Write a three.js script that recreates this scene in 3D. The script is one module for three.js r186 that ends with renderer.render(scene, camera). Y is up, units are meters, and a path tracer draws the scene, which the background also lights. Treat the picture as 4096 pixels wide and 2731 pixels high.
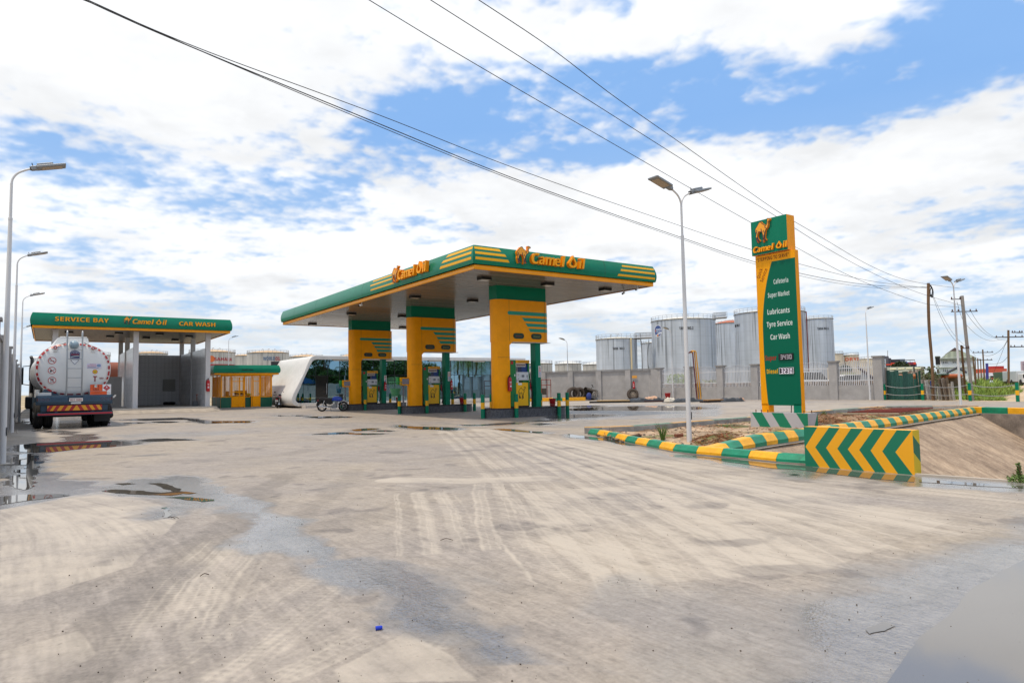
import * as THREE from 'three';
import { RoundedBoxGeometry } from 'three/addons/geometries/RoundedBoxGeometry.js';
import { TextGeometry } from 'three/addons/geometries/TextGeometry.js';
import { FontLoader } from 'three/addons/loaders/FontLoader.js';
import { MarchingCubes } from 'three/addons/objects/MarchingCubes.js';
import { mergeGeometries, toCreasedNormals } from 'three/addons/utils/BufferGeometryUtils.js';

// ---------------------------------------------------------------- camera, light, exposure
const scene = new THREE.Scene();
const camera = new THREE.PerspectiveCamera(53.49, 1024 / 682, 0.1, 4000);
camera.position.set(0, 1.3, 0);
camera.rotation.set(0.06685, 0, -0.01749, 'YXZ');
const renderer = new THREE.WebGLRenderer({ antialias: true });
renderer.toneMapping = THREE.LinearToneMapping;
renderer.toneMappingExposure = 1.2;
renderer.shadowMap.enabled = true;
const SKY = 1.0;                                     // strength of the computed sky
const sunDir = new THREE.Vector3(-0.26, 1.0, 0.18).normalize();
const sun = new THREE.DirectionalLight(0xfff0da, 2.5);
sun.position.copy(sunDir).multiplyScalar(90).add(new THREE.Vector3(0, 0, -30));
sun.target.position.set(0, 0, -30);
sun.castShadow = true; sun.shadow.radius = 8; sun.shadow.mapSize.set(4096, 4096);
Object.assign(sun.shadow.camera, { left: -70, right: 70, top: 70, bottom: -70, near: 1, far: 260 });
scene.add(sun, sun.target);

// ---------------------------------------------------------------- noise
function rng(seed) { let s = seed >>> 0; return () => { s = (s + 0x6D2B79F5) | 0; let t = Math.imul(s ^ (s >>> 15), 1 | s); t = (t + Math.imul(t ^ (t >>> 7), 61 | t)) ^ t; return ((t ^ (t >>> 14)) >>> 0) / 4294967296; }; }
const NT = new Float32Array(65536); { const r = rng(11); for (let i = 0; i < 65536; i++) NT[i] = r(); }
function vn(x, y) {
  const xi = Math.floor(x), yi = Math.floor(y); let fx = x - xi, fy = y - yi; fx = fx * fx * (3 - 2 * fx); fy = fy * fy * (3 - 2 * fy);
  const x0 = xi & 255, x1 = (xi + 1) & 255, y0 = (yi & 255) << 8, y1 = ((yi + 1) & 255) << 8;
  const a = NT[y0 + x0], b = NT[y0 + x1], c = NT[y1 + x0], d = NT[y1 + x1];
  return a + (b - a) * fx + (c - a + (a - b - c + d) * fx) * fy;
}
function fbm(x, y, o) { let s = 0, a = 0.5, t = 0; for (let i = 0; i < o; i++) { s += a * vn(x, y); t += a; x = x * 2.03 + 17.1; y = y * 2.03 + 5.7; a *= 0.52; } return s / t; }
const cl = (x, a = 0, b = 1) => x < a ? a : x > b ? b : x, mixn = (a, b, t) => a + (b - a) * t;
const ss = (a, b, x) => { const t = cl((x - a) / (b - a)); return t * t * (3 - 2 * t); };

// ---------------------------------------------------------------- sky: air and broken cloud, the same all round
{
  const W = 4096, H = 2048, data = new Float32Array(W * H * 4);
  // openings in the cloud (+) and thick cloud (-): [azimuth, elevation], size across, size up, weight
  const spots = [
    [[0.203,0.38], .18, .062, 1.9], [[0.396,0.377], .15, .058, 1.4], [[0.533,0.357], .11, .05, .7], [[0.015,0.383], .16, .055, 1.9], [[-0.123,0.377], .10, .04, 1.3], [[0.08,0.366], .12, .05, .9], [[2.15, 0.16], .8, .16, 1.0],
    [[-0.118,0.458], .07, .016, .75], [[0.108,0.408], .12, .04, .7], [[0.625,0.41], .12, .05, .6], [[0.6,0.374], .10, .04, .45], [[-0.043,0.465], .06, .014, .5], [[-0.058,0.309], .08, .02, .45], [[-0.424,0.273], .1, .02, .4], [[-0.345,0.257], .06, .012, .45], [[0.341,0.431], .12, .03, .6], [[-0.638,0.301], .08, .06, .8], [[-0.533,0.285], .08, .025, .75], [[-0.298,0.301], .07, .03, .7],
    [[-0.137,0.244], .16, .028, .8], [[-0.218,0.352], .06, .025, .6], [[-0.626,0.176], .09, .02, .7], [[-0.49,0.143], .07, .015, .5], [[0.642,0.255], .05, .04, .65], [[0.621,0.188], .10, .04, .8], [[0.298,0.259], .08, .015, .4],
    [[0.475,0.323], .09, .02, .45], [[0.537,0.062], .25, .05, .55],
    [[0.105,0.293], .22, .05, -.8], [[0.334,0.27], .22, .06, -1.0], [[0.514,0.284], .18, .045, -1.0], [[0.641,0.305], .12, .035, -.8], [[0.578,0.394], .05, .02, -.5], [[-0.426,0.44], .34, .11, -1.2], [[-0.225,0.42], .08, .04, -.5], [[0.057,0.496], .35, .055, -1.2], [[0.372,0.468], .25, .05, -1.0], [[-0.298,0.17], .4, .06, -.7], [[0.115,0.207], .35, .07, -.8], [[0.499,0.282], .20, .045, -.85], [[0.055,0.422], .07, .02, -.6], [[0.415,0.422], .03, .016, -.9], [[0.539,0.374], .04, .015, -.7],
  ];
  const sp = new Float64Array(spots.flat(2)), ns = sp.length / 5;
  for (let j = 0; j < H; j++) {
    const el = ((j + 0.5) / H - 0.5) * Math.PI, se = Math.sin(el), ce = Math.cos(el);
    for (let i = 0; i < W; i++) {
      const k = (j * W + i) * 4, phi = ((i + 0.5) / W - 0.5) * 2 * Math.PI;
      let r, g, b;
      const fine = i > 512 && i < 1536 && j < 1600, q4 = fine ? 0 : (((j & ~3) * W) + (i & ~3)) * 4;    // coarser away from the view, the same clouds
      if (!fine && q4 !== k) { data[k] = data[q4]; data[k + 1] = data[q4 + 1]; data[k + 2] = data[q4 + 2]; data[k + 3] = 1; continue; }
      if (se < -0.01) { r = 0.36; g = 0.345; b = 0.32; } else {
        const dx = Math.cos(phi) * ce, dz = Math.sin(phi) * ce, y = Math.max(se, 0) + 0.10;
        const px = dx / y, pz = dz / y, az = Math.atan2(dx, -dz);
        let c = 0;
        for (let n = 0; n < ns; n++) { const da = (az - sp[n * 5]) / sp[n * 5 + 2], de = (el - sp[n * 5 + 1]) / sp[n * 5 + 3], q = da * da + de * de; if (q < 7) c += sp[n * 5 + 4] * Math.exp(-q * 0.8); }
        const wx = vn(px * 0.9 + 3, pz * 0.9) - 0.5, wz = vn(px * 0.9 + 40, pz * 0.9 + 9) - 0.5;
        c = Math.min(c, 1.45); const f = fbm(px * 2.6 + wx * 0.9 + 7, pz * 2.6 + wz * 0.9 + 2, 8), f2 = fbm(px * 9 + 31 + f * 3, pz * 9 + 11 + wx, 6), f3 = fbm(px * 0.8 + 3 + wz, pz * 0.8 + 50, 3), f4 = fbm(px * 24 + f2 * 2, pz * 24 + 70, 4);
        const open = 0.46 + c * 0.42 + (0.5 - f) * 1.7 + (0.5 - f2) * 1.1 + (0.5 - f3) * 0.15 + (0.5 - f4) * 0.75;
        const cloud = 1 - ss(0.22, 1.02, open) * 0.94;
        // air: deeper overhead, pale towards the horizon
        const h = Math.pow(cl(se / 0.36), 0.75);
        const ar = mixn(0.54, 0.185, h), ag = mixn(0.68, 0.385, h), ab = mixn(0.80, 0.74, h);
        const thick = ss(0.1, -0.45, open), grey = ss(0.46, 0.62, fbm(px * 1.1 + 90, pz * 1.1 + 20, 6)) * ss(0.75, 0.1, se);
        const l = 0.88 + 0.05 * thick + (0.5 - f2) * 0.16 + (f - 0.5) * 0.10 - 0.13 * grey - 0.08 * ss(0.22, 0.02, se);
        r = mixn(ar, l * 0.985, cloud); g = mixn(ag, l * 1.0, cloud); b = mixn(ab, l * 1.02, cloud);
        const hz = ss(0.16, 0.0, se) * 0.55; r = mixn(r, 0.62, hz); g = mixn(g, 0.71, hz); b = mixn(b, 0.79, hz);
      }
      data[k] = r * SKY; data[k + 1] = g * SKY; data[k + 2] = b * SKY; data[k + 3] = 1;
    }
  }
  const t = new THREE.DataTexture(data, W, H, THREE.RGBAFormat, THREE.FloatType);
  t.mapping = THREE.EquirectangularReflectionMapping; t.colorSpace = THREE.LinearSRGBColorSpace; t.magFilter = t.minFilter = THREE.LinearFilter; t.needsUpdate = true;
  scene.background = t; scene.environment = t;
}

// ---------------------------------------------------------------- helpers
const font = await new FontLoader().loadAsync('fonts/droid/droid_sans_bold.typeface.json');
const counts = {};
const numbered = (n) => { const c = counts[n] = (counts[n] ?? -1) + 1; return c ? n + '_' + String(c).padStart(3, '0') : n; };
const V = (x, y, z) => new THREE.Vector3(x, y, z), v3 = (p) => p.isVector3 ? p.clone() : new THREE.Vector3(...p);
const TH = 0.6038;                                   // the station stands turned by this angle
function tag(o, label, category, group) { o.userData = { label, category }; if (group) o.userData.group = group; return o; }
function thing(name, label, category, p = [0, 0, 0], turn = 0, group) {
  const o = new THREE.Group(); o.name = numbered(name); scene.add(o); o.position.set(...p); o.rotation.y = turn; return tag(o, label, category, group);
}
function prep(g) {
  if (Array.isArray(g)) { const l = g.flat(9).map(prep); return l.length > 1 ? mergeGeometries(l) : l[0]; }
  const n = g.index ? g.toNonIndexed() : g;
  for (const k of Object.keys(n.attributes)) if (!['position', 'normal', 'uv', 'color'].includes(k)) n.deleteAttribute(k);
  n.morphAttributes = {}; n.clearGroups(); return n;
}
function part(name, g, m, parent) {
  const o = new THREE.Mesh(Array.isArray(g) ? prep(g) : g, m); o.name = parent === scene ? numbered(name) : name; (parent ?? scene).add(o); return o;
}
function struct(name, g, m, parent = scene) { const o = part(name, g, m, parent); if (parent === scene) o.userData.kind = 'structure'; return o; }
function one(name, label, category, g, m, group) { return tag(part(name, g, m, scene), label, category, group); }
function dup(root, p, turn, label) {
  const r = root.clone(); r.name = numbered(root.name.replace(/_\d{3}$/, '')); scene.add(r); if (p) r.position.set(...p); if (turn !== undefined) r.rotation.y = turn;
  r.userData = { ...root.userData }; if (label) r.userData.label = label; return r;
}
const tr = (g, x = 0, y = 0, z = 0, rx = 0, ry = 0, rz = 0) => { if (rz) g.rotateZ(rz); if (rx) g.rotateX(rx); if (ry) g.rotateY(ry); return g.translate(x, y, z); };
const bx = (w, h, d, x = 0, y = 0, z = 0, r = 0, ry = 0) => tr(r ? new RoundedBoxGeometry(w, h, d, 2, r) : new THREE.BoxGeometry(w, h, d), x, y, z, 0, ry);
const cy = (r0, r1, h, x = 0, y = 0, z = 0, seg = 20, axis = 'y') => tr(new THREE.CylinderGeometry(r0, r1, h, seg), x, y, z, axis === 'z' ? Math.PI / 2 : 0, 0, axis === 'x' ? Math.PI / 2 : 0);
function rod(a, b, r, seg = 8, r2 = r) {
  const A = v3(a), B = v3(b), d = B.clone().sub(A), g = new THREE.CylinderGeometry(r2, r, d.length(), seg);
  g.applyQuaternion(new THREE.Quaternion().setFromUnitVectors(V(0, 1, 0), d.normalize())); const c = A.add(B).multiplyScalar(0.5); return g.translate(c.x, c.y, c.z);
}
const tb = (pts, r, n = 24, seg = 8, closed = false) => new THREE.TubeGeometry(new THREE.CatmullRomCurve3(pts.map(v3), closed), n, r, seg, closed);
const shp = (pts) => new THREE.Shape(pts.map(([x, y]) => new THREE.Vector2(x, y)));
const ex = (s, depth, bevel = 0, cs = 6) => new THREE.ExtrudeGeometry(Array.isArray(s) ? shp(s) : s, { depth, bevelEnabled: bevel > 0, bevelSize: bevel, bevelThickness: bevel, bevelSegments: 2, curveSegments: cs });
const lathe = (pts, seg = 24) => new THREE.LatheGeometry(pts.map(([x, y]) => new THREE.Vector2(x, y)), seg);
const lin = (hex) => new THREE.Color(hex);
const mt = (c, rough = 0.6, o = {}) => new THREE.MeshStandardMaterial({ color: Array.isArray(c) ? new THREE.Color().setRGB(...c) : c, roughness: rough, ...o });
const mp = (c, rough = 0.6, o = {}) => new THREE.MeshPhysicalMaterial({ color: Array.isArray(c) ? new THREE.Color().setRGB(...c) : c, roughness: rough, ...o });
function canvasTex(w, h, draw) {
  const c = document.createElement('canvas'); c.width = w; c.height = h; const x = c.getContext('2d'); draw(x, w, h);
  const t = new THREE.CanvasTexture(c); t.colorSpace = THREE.SRGBColorSpace; t.anisotropy = 8; return t;
}
function dataTex(w, h, fn, srgb = true) {        // fn(u, v) gives sRGB bytes
  const d = new Uint8Array(w * h * 4);
  for (let j = 0; j < h; j++) for (let i = 0; i < w; i++) { const p = fn((i + 0.5) / w, (j + 0.5) / h, i, j), k = (j * w + i) * 4; d[k] = cl(p[0], 0, 255); d[k + 1] = cl(p[1], 0, 255); d[k + 2] = cl(p[2], 0, 255); d[k + 3] = 255; }
  const t = new THREE.DataTexture(d, w, h); t.wrapS = t.wrapT = THREE.RepeatWrapping; t.magFilter = THREE.LinearFilter; t.minFilter = THREE.LinearMipmapLinearFilter; t.generateMipmaps = true; if (srgb) t.colorSpace = THREE.SRGBColorSpace; t.needsUpdate = true; return t;
}
// a patchy paint: base colour with blotches and fine grain (a real mottle of the coat, not shade)
const patchy = (hex, amp, seed, n = 256) => { const c = lin(hex).convertLinearToSRGB(); return dataTex(n, n, (u, v) => { const f = 1 + amp * ((fbm(u * 8 + seed, v * 8, 4) - 0.5) * 1.6 + (vn(u * 90 + seed, v * 90) - 0.5) * 0.5); return [c.r * 255 * f, c.g * 255 * f, c.b * 255 * f]; }); };
const uvBox = (g, s = 1) => {                      // uv in metres from the face direction
  g = g.index ? g.toNonIndexed() : g; const p = g.attributes.position, n = g.attributes.normal, uv = new Float32Array(p.count * 2);
  for (let i = 0; i < p.count; i++) { const ax = Math.abs(n.getX(i)), ay = Math.abs(n.getY(i)), az = Math.abs(n.getZ(i)); const a = ay > ax && ay > az ? [p.getX(i), p.getZ(i)] : ax > az ? [p.getZ(i), p.getY(i)] : [p.getX(i), p.getY(i)]; uv[i * 2] = a[0] / s; uv[i * 2 + 1] = a[1] / s; }
  g.setAttribute('uv', new THREE.BufferAttribute(uv, 2)); return g;
};
const panel = (w, h, m, x, y, z, name, parent, d = 0.006, ry = 0) => { // printed plate: picture on the front, plain edges
  const o = part(name, new THREE.BoxGeometry(w, h, d), m.isMaterial ? m : [M.plain, M.plain, M.plain, M.plain, m[0], M.plain], parent); o.position.set(x, y, z); o.rotation.y = ry; return o;
};
const dist = (a, b) => Math.hypot(a[0] - b[0], a[1] - b[1]);

// ---------------------------------------------------------------- shared materials
const tGreen = patchy('#00775a', 0.06, 3), tYellow = patchy('#f6a000', 0.05, 9), tGrey = patchy('#a9a6a4', 0.06, 21);
for (const t of [tGreen, tYellow, tGrey]) t.repeat.set(0.5, 0.5);
const M = {
  plain: mt('#8d8d8b', 0.7), green: mp('#ffffff', 0.34, { map: tGreen, specularIntensity: 0.45 }), yellow: mp('#ffffff', 0.4, { map: tYellow, specularIntensity: 0.4 }), greenGloss: mp('#007456', 0.3, { specularIntensity: 0.5 }), yellowGloss: mp('#f4a400', 0.32, { specularIntensity: 0.5 }), band: mp('#eeb022', 0.4, { specularIntensity: 0.5 }),
  letter: mp('#f8a81a', 0.45, { specularIntensity: 0.4 }), letterSide: mp('#f08a00', 0.5, { specularIntensity: 0.4 }), white: mt('#d6d6d4', 0.5), whitePaint: mt('#e2e2e0', 0.35), steel: mt('#b9bcc0', 0.3, { metalness: 0.8 }), chrome: mt('#d8dadd', 0.12, { metalness: 1 }),
  black: mt('#101012', 0.55), rubber: mt('#1b1a1a', 0.85), dark: mt('#2a2a2c', 0.6), red: mt('#b3121c', 0.4), bucket: mt('#9c1218', 0.45), grey: mt('#ffffff', 0.85, { map: tGrey }), greyPlain: mt('#a4a19f', 0.8), pole: mt('#cfcfd0', 0.38), lampBody: mt('#8c8f92', 0.45, { metalness: 0.5 }), lampGlass: mt('#a08f78', 0.3),
  soffit: mt('#736c65', 0.22), soffitDark: mt('#3a3836', 0.8), bolt: mt('#6a4a36', 0.7, { metalness: 0.4 }), blue: mt('#0c3fae', 0.25), mesh: mt('#3c4648', 0.7), orange: mt('#ea5f1e', 0.45), rust: mt('#7a3a24', 0.8), brown: mt('#6d5238', 0.8), cream: mt('#d9c9a4', 0.75),
};
const glassPane = mp('#aebfca', 0.02, { transmission: 1, thickness: 0, ior: 1.5 });

// ---------------------------------------------------------------- ground
// marks on the concrete, drawn in plan: 16 pixels a metre, x -32..32, z -64..0
function markSheet(draw, X0 = -32, Z0 = -64, K = 16, N = 1024) {
  const c = document.createElement('canvas'); c.width = c.height = N; const x = c.getContext('2d'); x.fillStyle = '#000'; x.fillRect(0, 0, N, N);
  const P = ([a, b]) => [(a - X0) * K, (b - Z0) * K];
  const poly = (pts, v) => { x.fillStyle = `rgba(255,255,255,${v})`; x.beginPath(); pts.forEach((p, i) => x[i ? 'lineTo' : 'moveTo'](...P(p))); x.closePath(); x.fill(); };
  const line = (pts, w, v, dash) => { x.strokeStyle = `rgba(255,255,255,${v})`; x.lineWidth = w * K; x.lineCap = dash ? 'butt' : 'round'; x.lineJoin = 'round'; x.setLineDash(dash ? dash.map((q) => q * K) : []); x.beginPath(); const q = new THREE.CatmullRomCurve3(pts.map(([a, b]) => V(a, 0, b))).getPoints(24); q.forEach((p, i) => x[i ? 'lineTo' : 'moveTo'](...P([p.x, p.z]))); x.stroke(); };
  draw(poly, line); const d = x.getImageData(0, 0, N, N).data, S = N * 4;
  return (wx, wz) => { const px = cl((wx - X0) * K - 0.5, 0, N - 1.1), pz = cl((wz - Z0) * K - 0.5, 0, N - 1.1), i = px | 0, j = pz | 0, fx = px - i, fz = pz - j, k = (j * N + i) * 4; return ((d[k] * (1 - fx) + d[k + 4] * fx) * (1 - fz) + (d[k + S] * (1 - fx) + d[k + S + 4] * fx) * fz) / 255; };
}
const PUD = [], puddle = (pts, v = 0.05, y = 0.004, m = 0) => PUD.push([pts, v, y, m]), shallow = 1;
puddle([[4.07,-5.23], [3.29,-4.69], [2.9,-4.36], [2.52,-3.96], [2.03,-3.51], [1.59,-3.01], [1.24,-2.61], [1.97,-2.59]], 0.02, 0.004, shallow);
puddle([[1.82,-3.63], [1.97,-3.74], [2.01,-3.68], [1.91,-3.61], [1.81,-3.57]], 0.05, 0.004, shallow);
puddle([[-13.03,-17.73], [-12.98,-18.58], [-11.86,-18.88], [-11.22,-19.04], [-10.49,-18.44], [-9.67,-17.72], [-9.72,-17.18], [-9.86,-16.7], [-10.31,-16.41], [-10.51,-15.55], [-10.94,-15.47], [-11.7,-15.94]], 0.03);
puddle([[-10.95,-14.83], [-10.91,-15.13], [-10.69,-15.28], [-9.76,-14.09], [-8.57,-12.26], [-7.73,-10.99], [-6.88,-9.84], [-6.78,-9.38], [-7.34,-9.89], [-8.52,-11.65]], 0.06);
puddle([[-6.7,-8.79], [-6.48,-9.01], [-5.96,-8.98], [-5.73,-8.84], [-5.85,-8.65], [-6.03,-8.46], [-6.16,-8.12]], 0.04);
puddle([[-5.57,-9.24], [-5.44,-9.35], [-4.95,-9.17], [-4.61,-8.95], [-4.48,-9.02], [-4.27,-8.82], [-4.36,-8.69], [-4.68,-8.78], [-5.09,-8.98]], 0.07);
puddle([[-5.3,-9.88], [-5.12,-9.89], [-4.73,-9.48], [-4.1,-8.85], [-4.19,-8.77], [-4.72,-9.28]], 0.06);
puddle([[-5.8,-9.92], [-5.63,-9.96], [-5.44,-9.85], [-5.59,-9.77]], 0.06);
puddle([[-4.37,-8.54], [-4.17,-8.56], [-3.61,-8.22], [-3.74,-8.15]], 0.06);
puddle([[-4.01,-7.76], [-3.98,-7.8], [-3.63,-7.17], [-3.67,-7.14]], 0.05);
puddle([[-20.08,-34.13], [-19.1,-34.67], [-17.15,-35.11], [-15.08,-32.54], [-12.49,-28.89], [-12.72,-28.22], [-15.95,-32.85], [-17.6,-32.4]], 0.04);
puddle([[-17.55,-30.39], [-16.8,-30.5], [-15.99,-29.44], [-16.48,-29.1]], 0.05);
puddle([[-16.53,-31.06], [-15.94,-31.23], [-14.68,-30.06], [-15.15,-29.51]], 0.05);
puddle([[-10.37,-18.74], [-10.39,-19.43], [-9.92,-19.52], [-8.69,-18.59], [-9.16,-18.47], [-9.52,-18.34]], 0.05);
puddle([[-13.46,-30.38], [-11.65,-30.13], [-10.94,-28.3], [-12.59,-28.5]], 0.04);
puddle([[-10.06,-33.16], [-9.59,-33.91], [-8.55,-33.33], [-7.53,-31.89], [-8.4,-31.52], [-9.39,-32.03]], 0.05);
puddle([[-12.91,-36.26], [-11.11,-35.68], [-10.46,-34.74], [-11.44,-34.49]], 0.05);
puddle([[-4.15,-24.34], [-3.49,-23.38], [-2.71,-22.84], [-1.76,-21.96], [-1.77,-21.05], [-2.79,-21.68], [-3.83,-23.16]], 0.04);
puddle([[-5.2,-22.1], [-4.81,-22.68], [-4.43,-22.5], [-4.51,-22.01], [-4.92,-21.37]], 0.05);
puddle([[-6.01,-20.16], [-5.56,-20.71], [-5.24,-20.94], [-4.74,-20.25], [-3.55,-19.78], [-4.16,-19.64], [-5.02,-20.03]], 0.05);
puddle([[-4.58,-21.41], [-4.09,-21.55], [-3.65,-21.03], [-4.08,-20.95]], 0.05);
puddle([[-1.91,-24.12], [-1.27,-23.6], [-0.67,-24.22], [0.08,-24.92], [0.06,-24.24], [-0.82,-23.31], [-1.51,-23.29]], 0.04);
puddle([[-0.74,-21.06], [-0.19,-21.1], [0.38,-19.97], [0.94,-19.22], [0.68,-19.07], [0.01,-20.19]], 0.04);
puddle([[0.76,-23.52], [1.13,-23.81], [1.37,-23.4], [0.98,-23.13]], 0.05);
puddle([[0.49,-25.33], [1.23,-25.93], [1.95,-25.87], [1.19,-25.18]], 0.05);
puddle([[2.85,-37.51], [3.82,-39.78], [5.56,-40.96], [7.52,-41.45], [9.43,-40.27], [10.08,-38.28], [10.26,-35.63], [8.46,-33.63], [6.36,-34.01], [4.55,-35.38], [3.3,-35.3]], 0.03);
puddle([[1.31,-28.1], [2.53,-30.96], [3.67,-30.83], [4.45,-29.3], [3.4,-28.02], [1.9,-27.18]], 0.05);
puddle([[3.3,-43.41], [4.58,-44.07], [5.58,-43.73], [5.31,-41.64], [3.92,-41.41]], 0.04);
puddle([[3.24,-12.36], [3.59,-11.86], [3.9,-11.41], [4.18,-10.93], [4.51,-10.55], [4.59,-10.26], [5.01,-9.65], [5.37,-9.24], [5.32,-9.09], [5.1,-8.72], [4.72,-9.09], [4.38,-9.77], [4.2,-10.16], [3.9,-10.38], [3.68,-10.94]], 0.03);
puddle([[5.27,-8.92], [5.47,-8.81], [5.75,-8.54], [6.16,-8.18], [6.04,-8.03], [5.6,-8.33], [5.33,-8.59], [5.16,-8.71]], 0.03);
puddle([[3.85,-9.64], [3.96,-9.7], [4.01,-9.6], [3.89,-9.53]], 0.06);
puddle([[1.47,-18.42], [1.89,-17.38], [2.43,-16.41], [2.71,-14.89], [2.51,-14.64], [2.16,-16.11], [1.38,-17.34]], 0.04);
const wetAt = markSheet((poly, line) => {
  for (const [p] of PUD) { const l = Math.min(0.5, 0.25 + 0.05 * Math.sqrt(p.length)); line([...p, p[0]], l, 0.55); line([...p, p[0]], l * 2.2, 0.3); poly(p, 0.9); }
  poly([[-5.79,-11.22], [-4.7,-10.39], [-2.7,-7.31], [-2.11,-6.9], [-1.53,-5.98], [-1.58,-5.64], [-0.95,-5.27], [-0.61,-4.73], [-0.42,-4.29], [-0.16,-3.78], [0.11,-3.43], [0.27,-3.07], [-0.13,-3.08], [-0.51,-3.54], [-0.83,-4.03], [-1.22,-4.56], [-1.54,-5.25], [-2.09,-5.68], [-2.55,-5.98], [-2.83,-6.85], [-4.05,-8.6], [-5.13,-9.88]], 0.95);
  poly([[-1.05,-5.31], [-0.28,-5.19], [0.01,-4.88], [-0.3,-4.55], [-0.68,-4.78]], 0.5);
  poly([[5.9,-7.52], [4.14,-6.15], [3.43,-5.63], [2.68,-5.22], [1.76,-4.56], [1.29,-4.43], [0.64,-4.75], [0.2,-4.29], [0.51,-3.5], [0.26,-2.78], [2.07,-2.72]], 0.5);
  poly([[5.14,-6.57], [3.29,-5.05], [2.66,-4.52], [1.85,-3.81], [1.12,-2.75], [2.07,-2.72]], 0.55);
  poly([[-10.9,-14.49], [-11.01,-15.19], [-10.15,-15.04], [-9.53,-13.84], [-8.89,-12.81], [-7.83,-11.41], [-7.31,-11.27], [-6.47,-10.22], [-5.71,-9.35], [-6.08,-9.25], [-6.41,-9.1], [-5.8,-8.95], [-5.62,-8.59], [-5.9,-8.39], [-5.97,-7.96]], 0.85);
  poly([[-5.78,-9.41], [-5.89,-10.04], [-6.13,-11.04], [-5.8,-10.86], [-5.06,-9.94], [-4.1,-8.85], [-3.59,-8.22], [-3.68,-8.08], [-4.66,-8.74], [-4.95,-8.44]], 0.5);
  poly([[-18.85,-26.67], [-16.82,-25.13], [-15.28,-23.83], [-12.33,-20.54], [-11.97,-19.24], [-12.03,-18.42], [-12.71,-18.92], [-14.38,-21.8], [-17.72,-25.07]], 0.95);
  poly([[-26.79,-37.14], [-28.99,-42.3], [-24.56,-40.5], [-16.24,-27.6], [-16.25,-25.44], [-18.33,-26.02]], 0.8);
  poly([[-13.12,-21.97], [-10.55,-22.32], [-8.87,-22.95], [-8.1,-20.95], [-9.82,-20.11], [-11.38,-19.57]], 0.55);
  poly([[-9.79,-27.05], [-8,-27.5], [-4.84,-26.96], [-2.34,-25.13], [-1.93,-20.7], [-4.15,-23.1], [-8.38,-23.16]], 0.4);
  poly([[-15.75,-42.31], [-11.87,-39.43], [-5.96,-33.22], [-2.97,-31.99], [-2.25,-24.19], [-5.05,-28.14], [-12.47,-33.5]], 0.35);
  poly([[-2.09,-28.16], [1.33,-28.01], [4.1,-32.21], [2.63,-20.74], [1.39,-21.1], [-1.47,-22.61]], 0.5);
  poly([[1.75,-37.55], [5.5,-46.97], [12.79,-42.01], [8.32,-26.79], [4.2,-25.68], [1.22,-26.25]], 0.6);
  poly([[13.93,-45.33], [16.12,-47.1], [22.77,-41.74], [24.33,-36.79], [20.54,-31.07], [18.12,-33.26], [7.9,-26.74], [5.11,-23.61], [7.37,-33.94]], 0.3);
  line([[2.25,-15.98], [2.7,-13.81], [3.15,-12.13], [3.77,-11.03], [4.34,-10.1], [5.34,-8.73], [6.07,-8.11]], 0.55, 0.6);
  line([[6.11,-8.23], [5.69,-8.46], [5.28,-8.94]], 0.35, 0.5);
});
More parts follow.
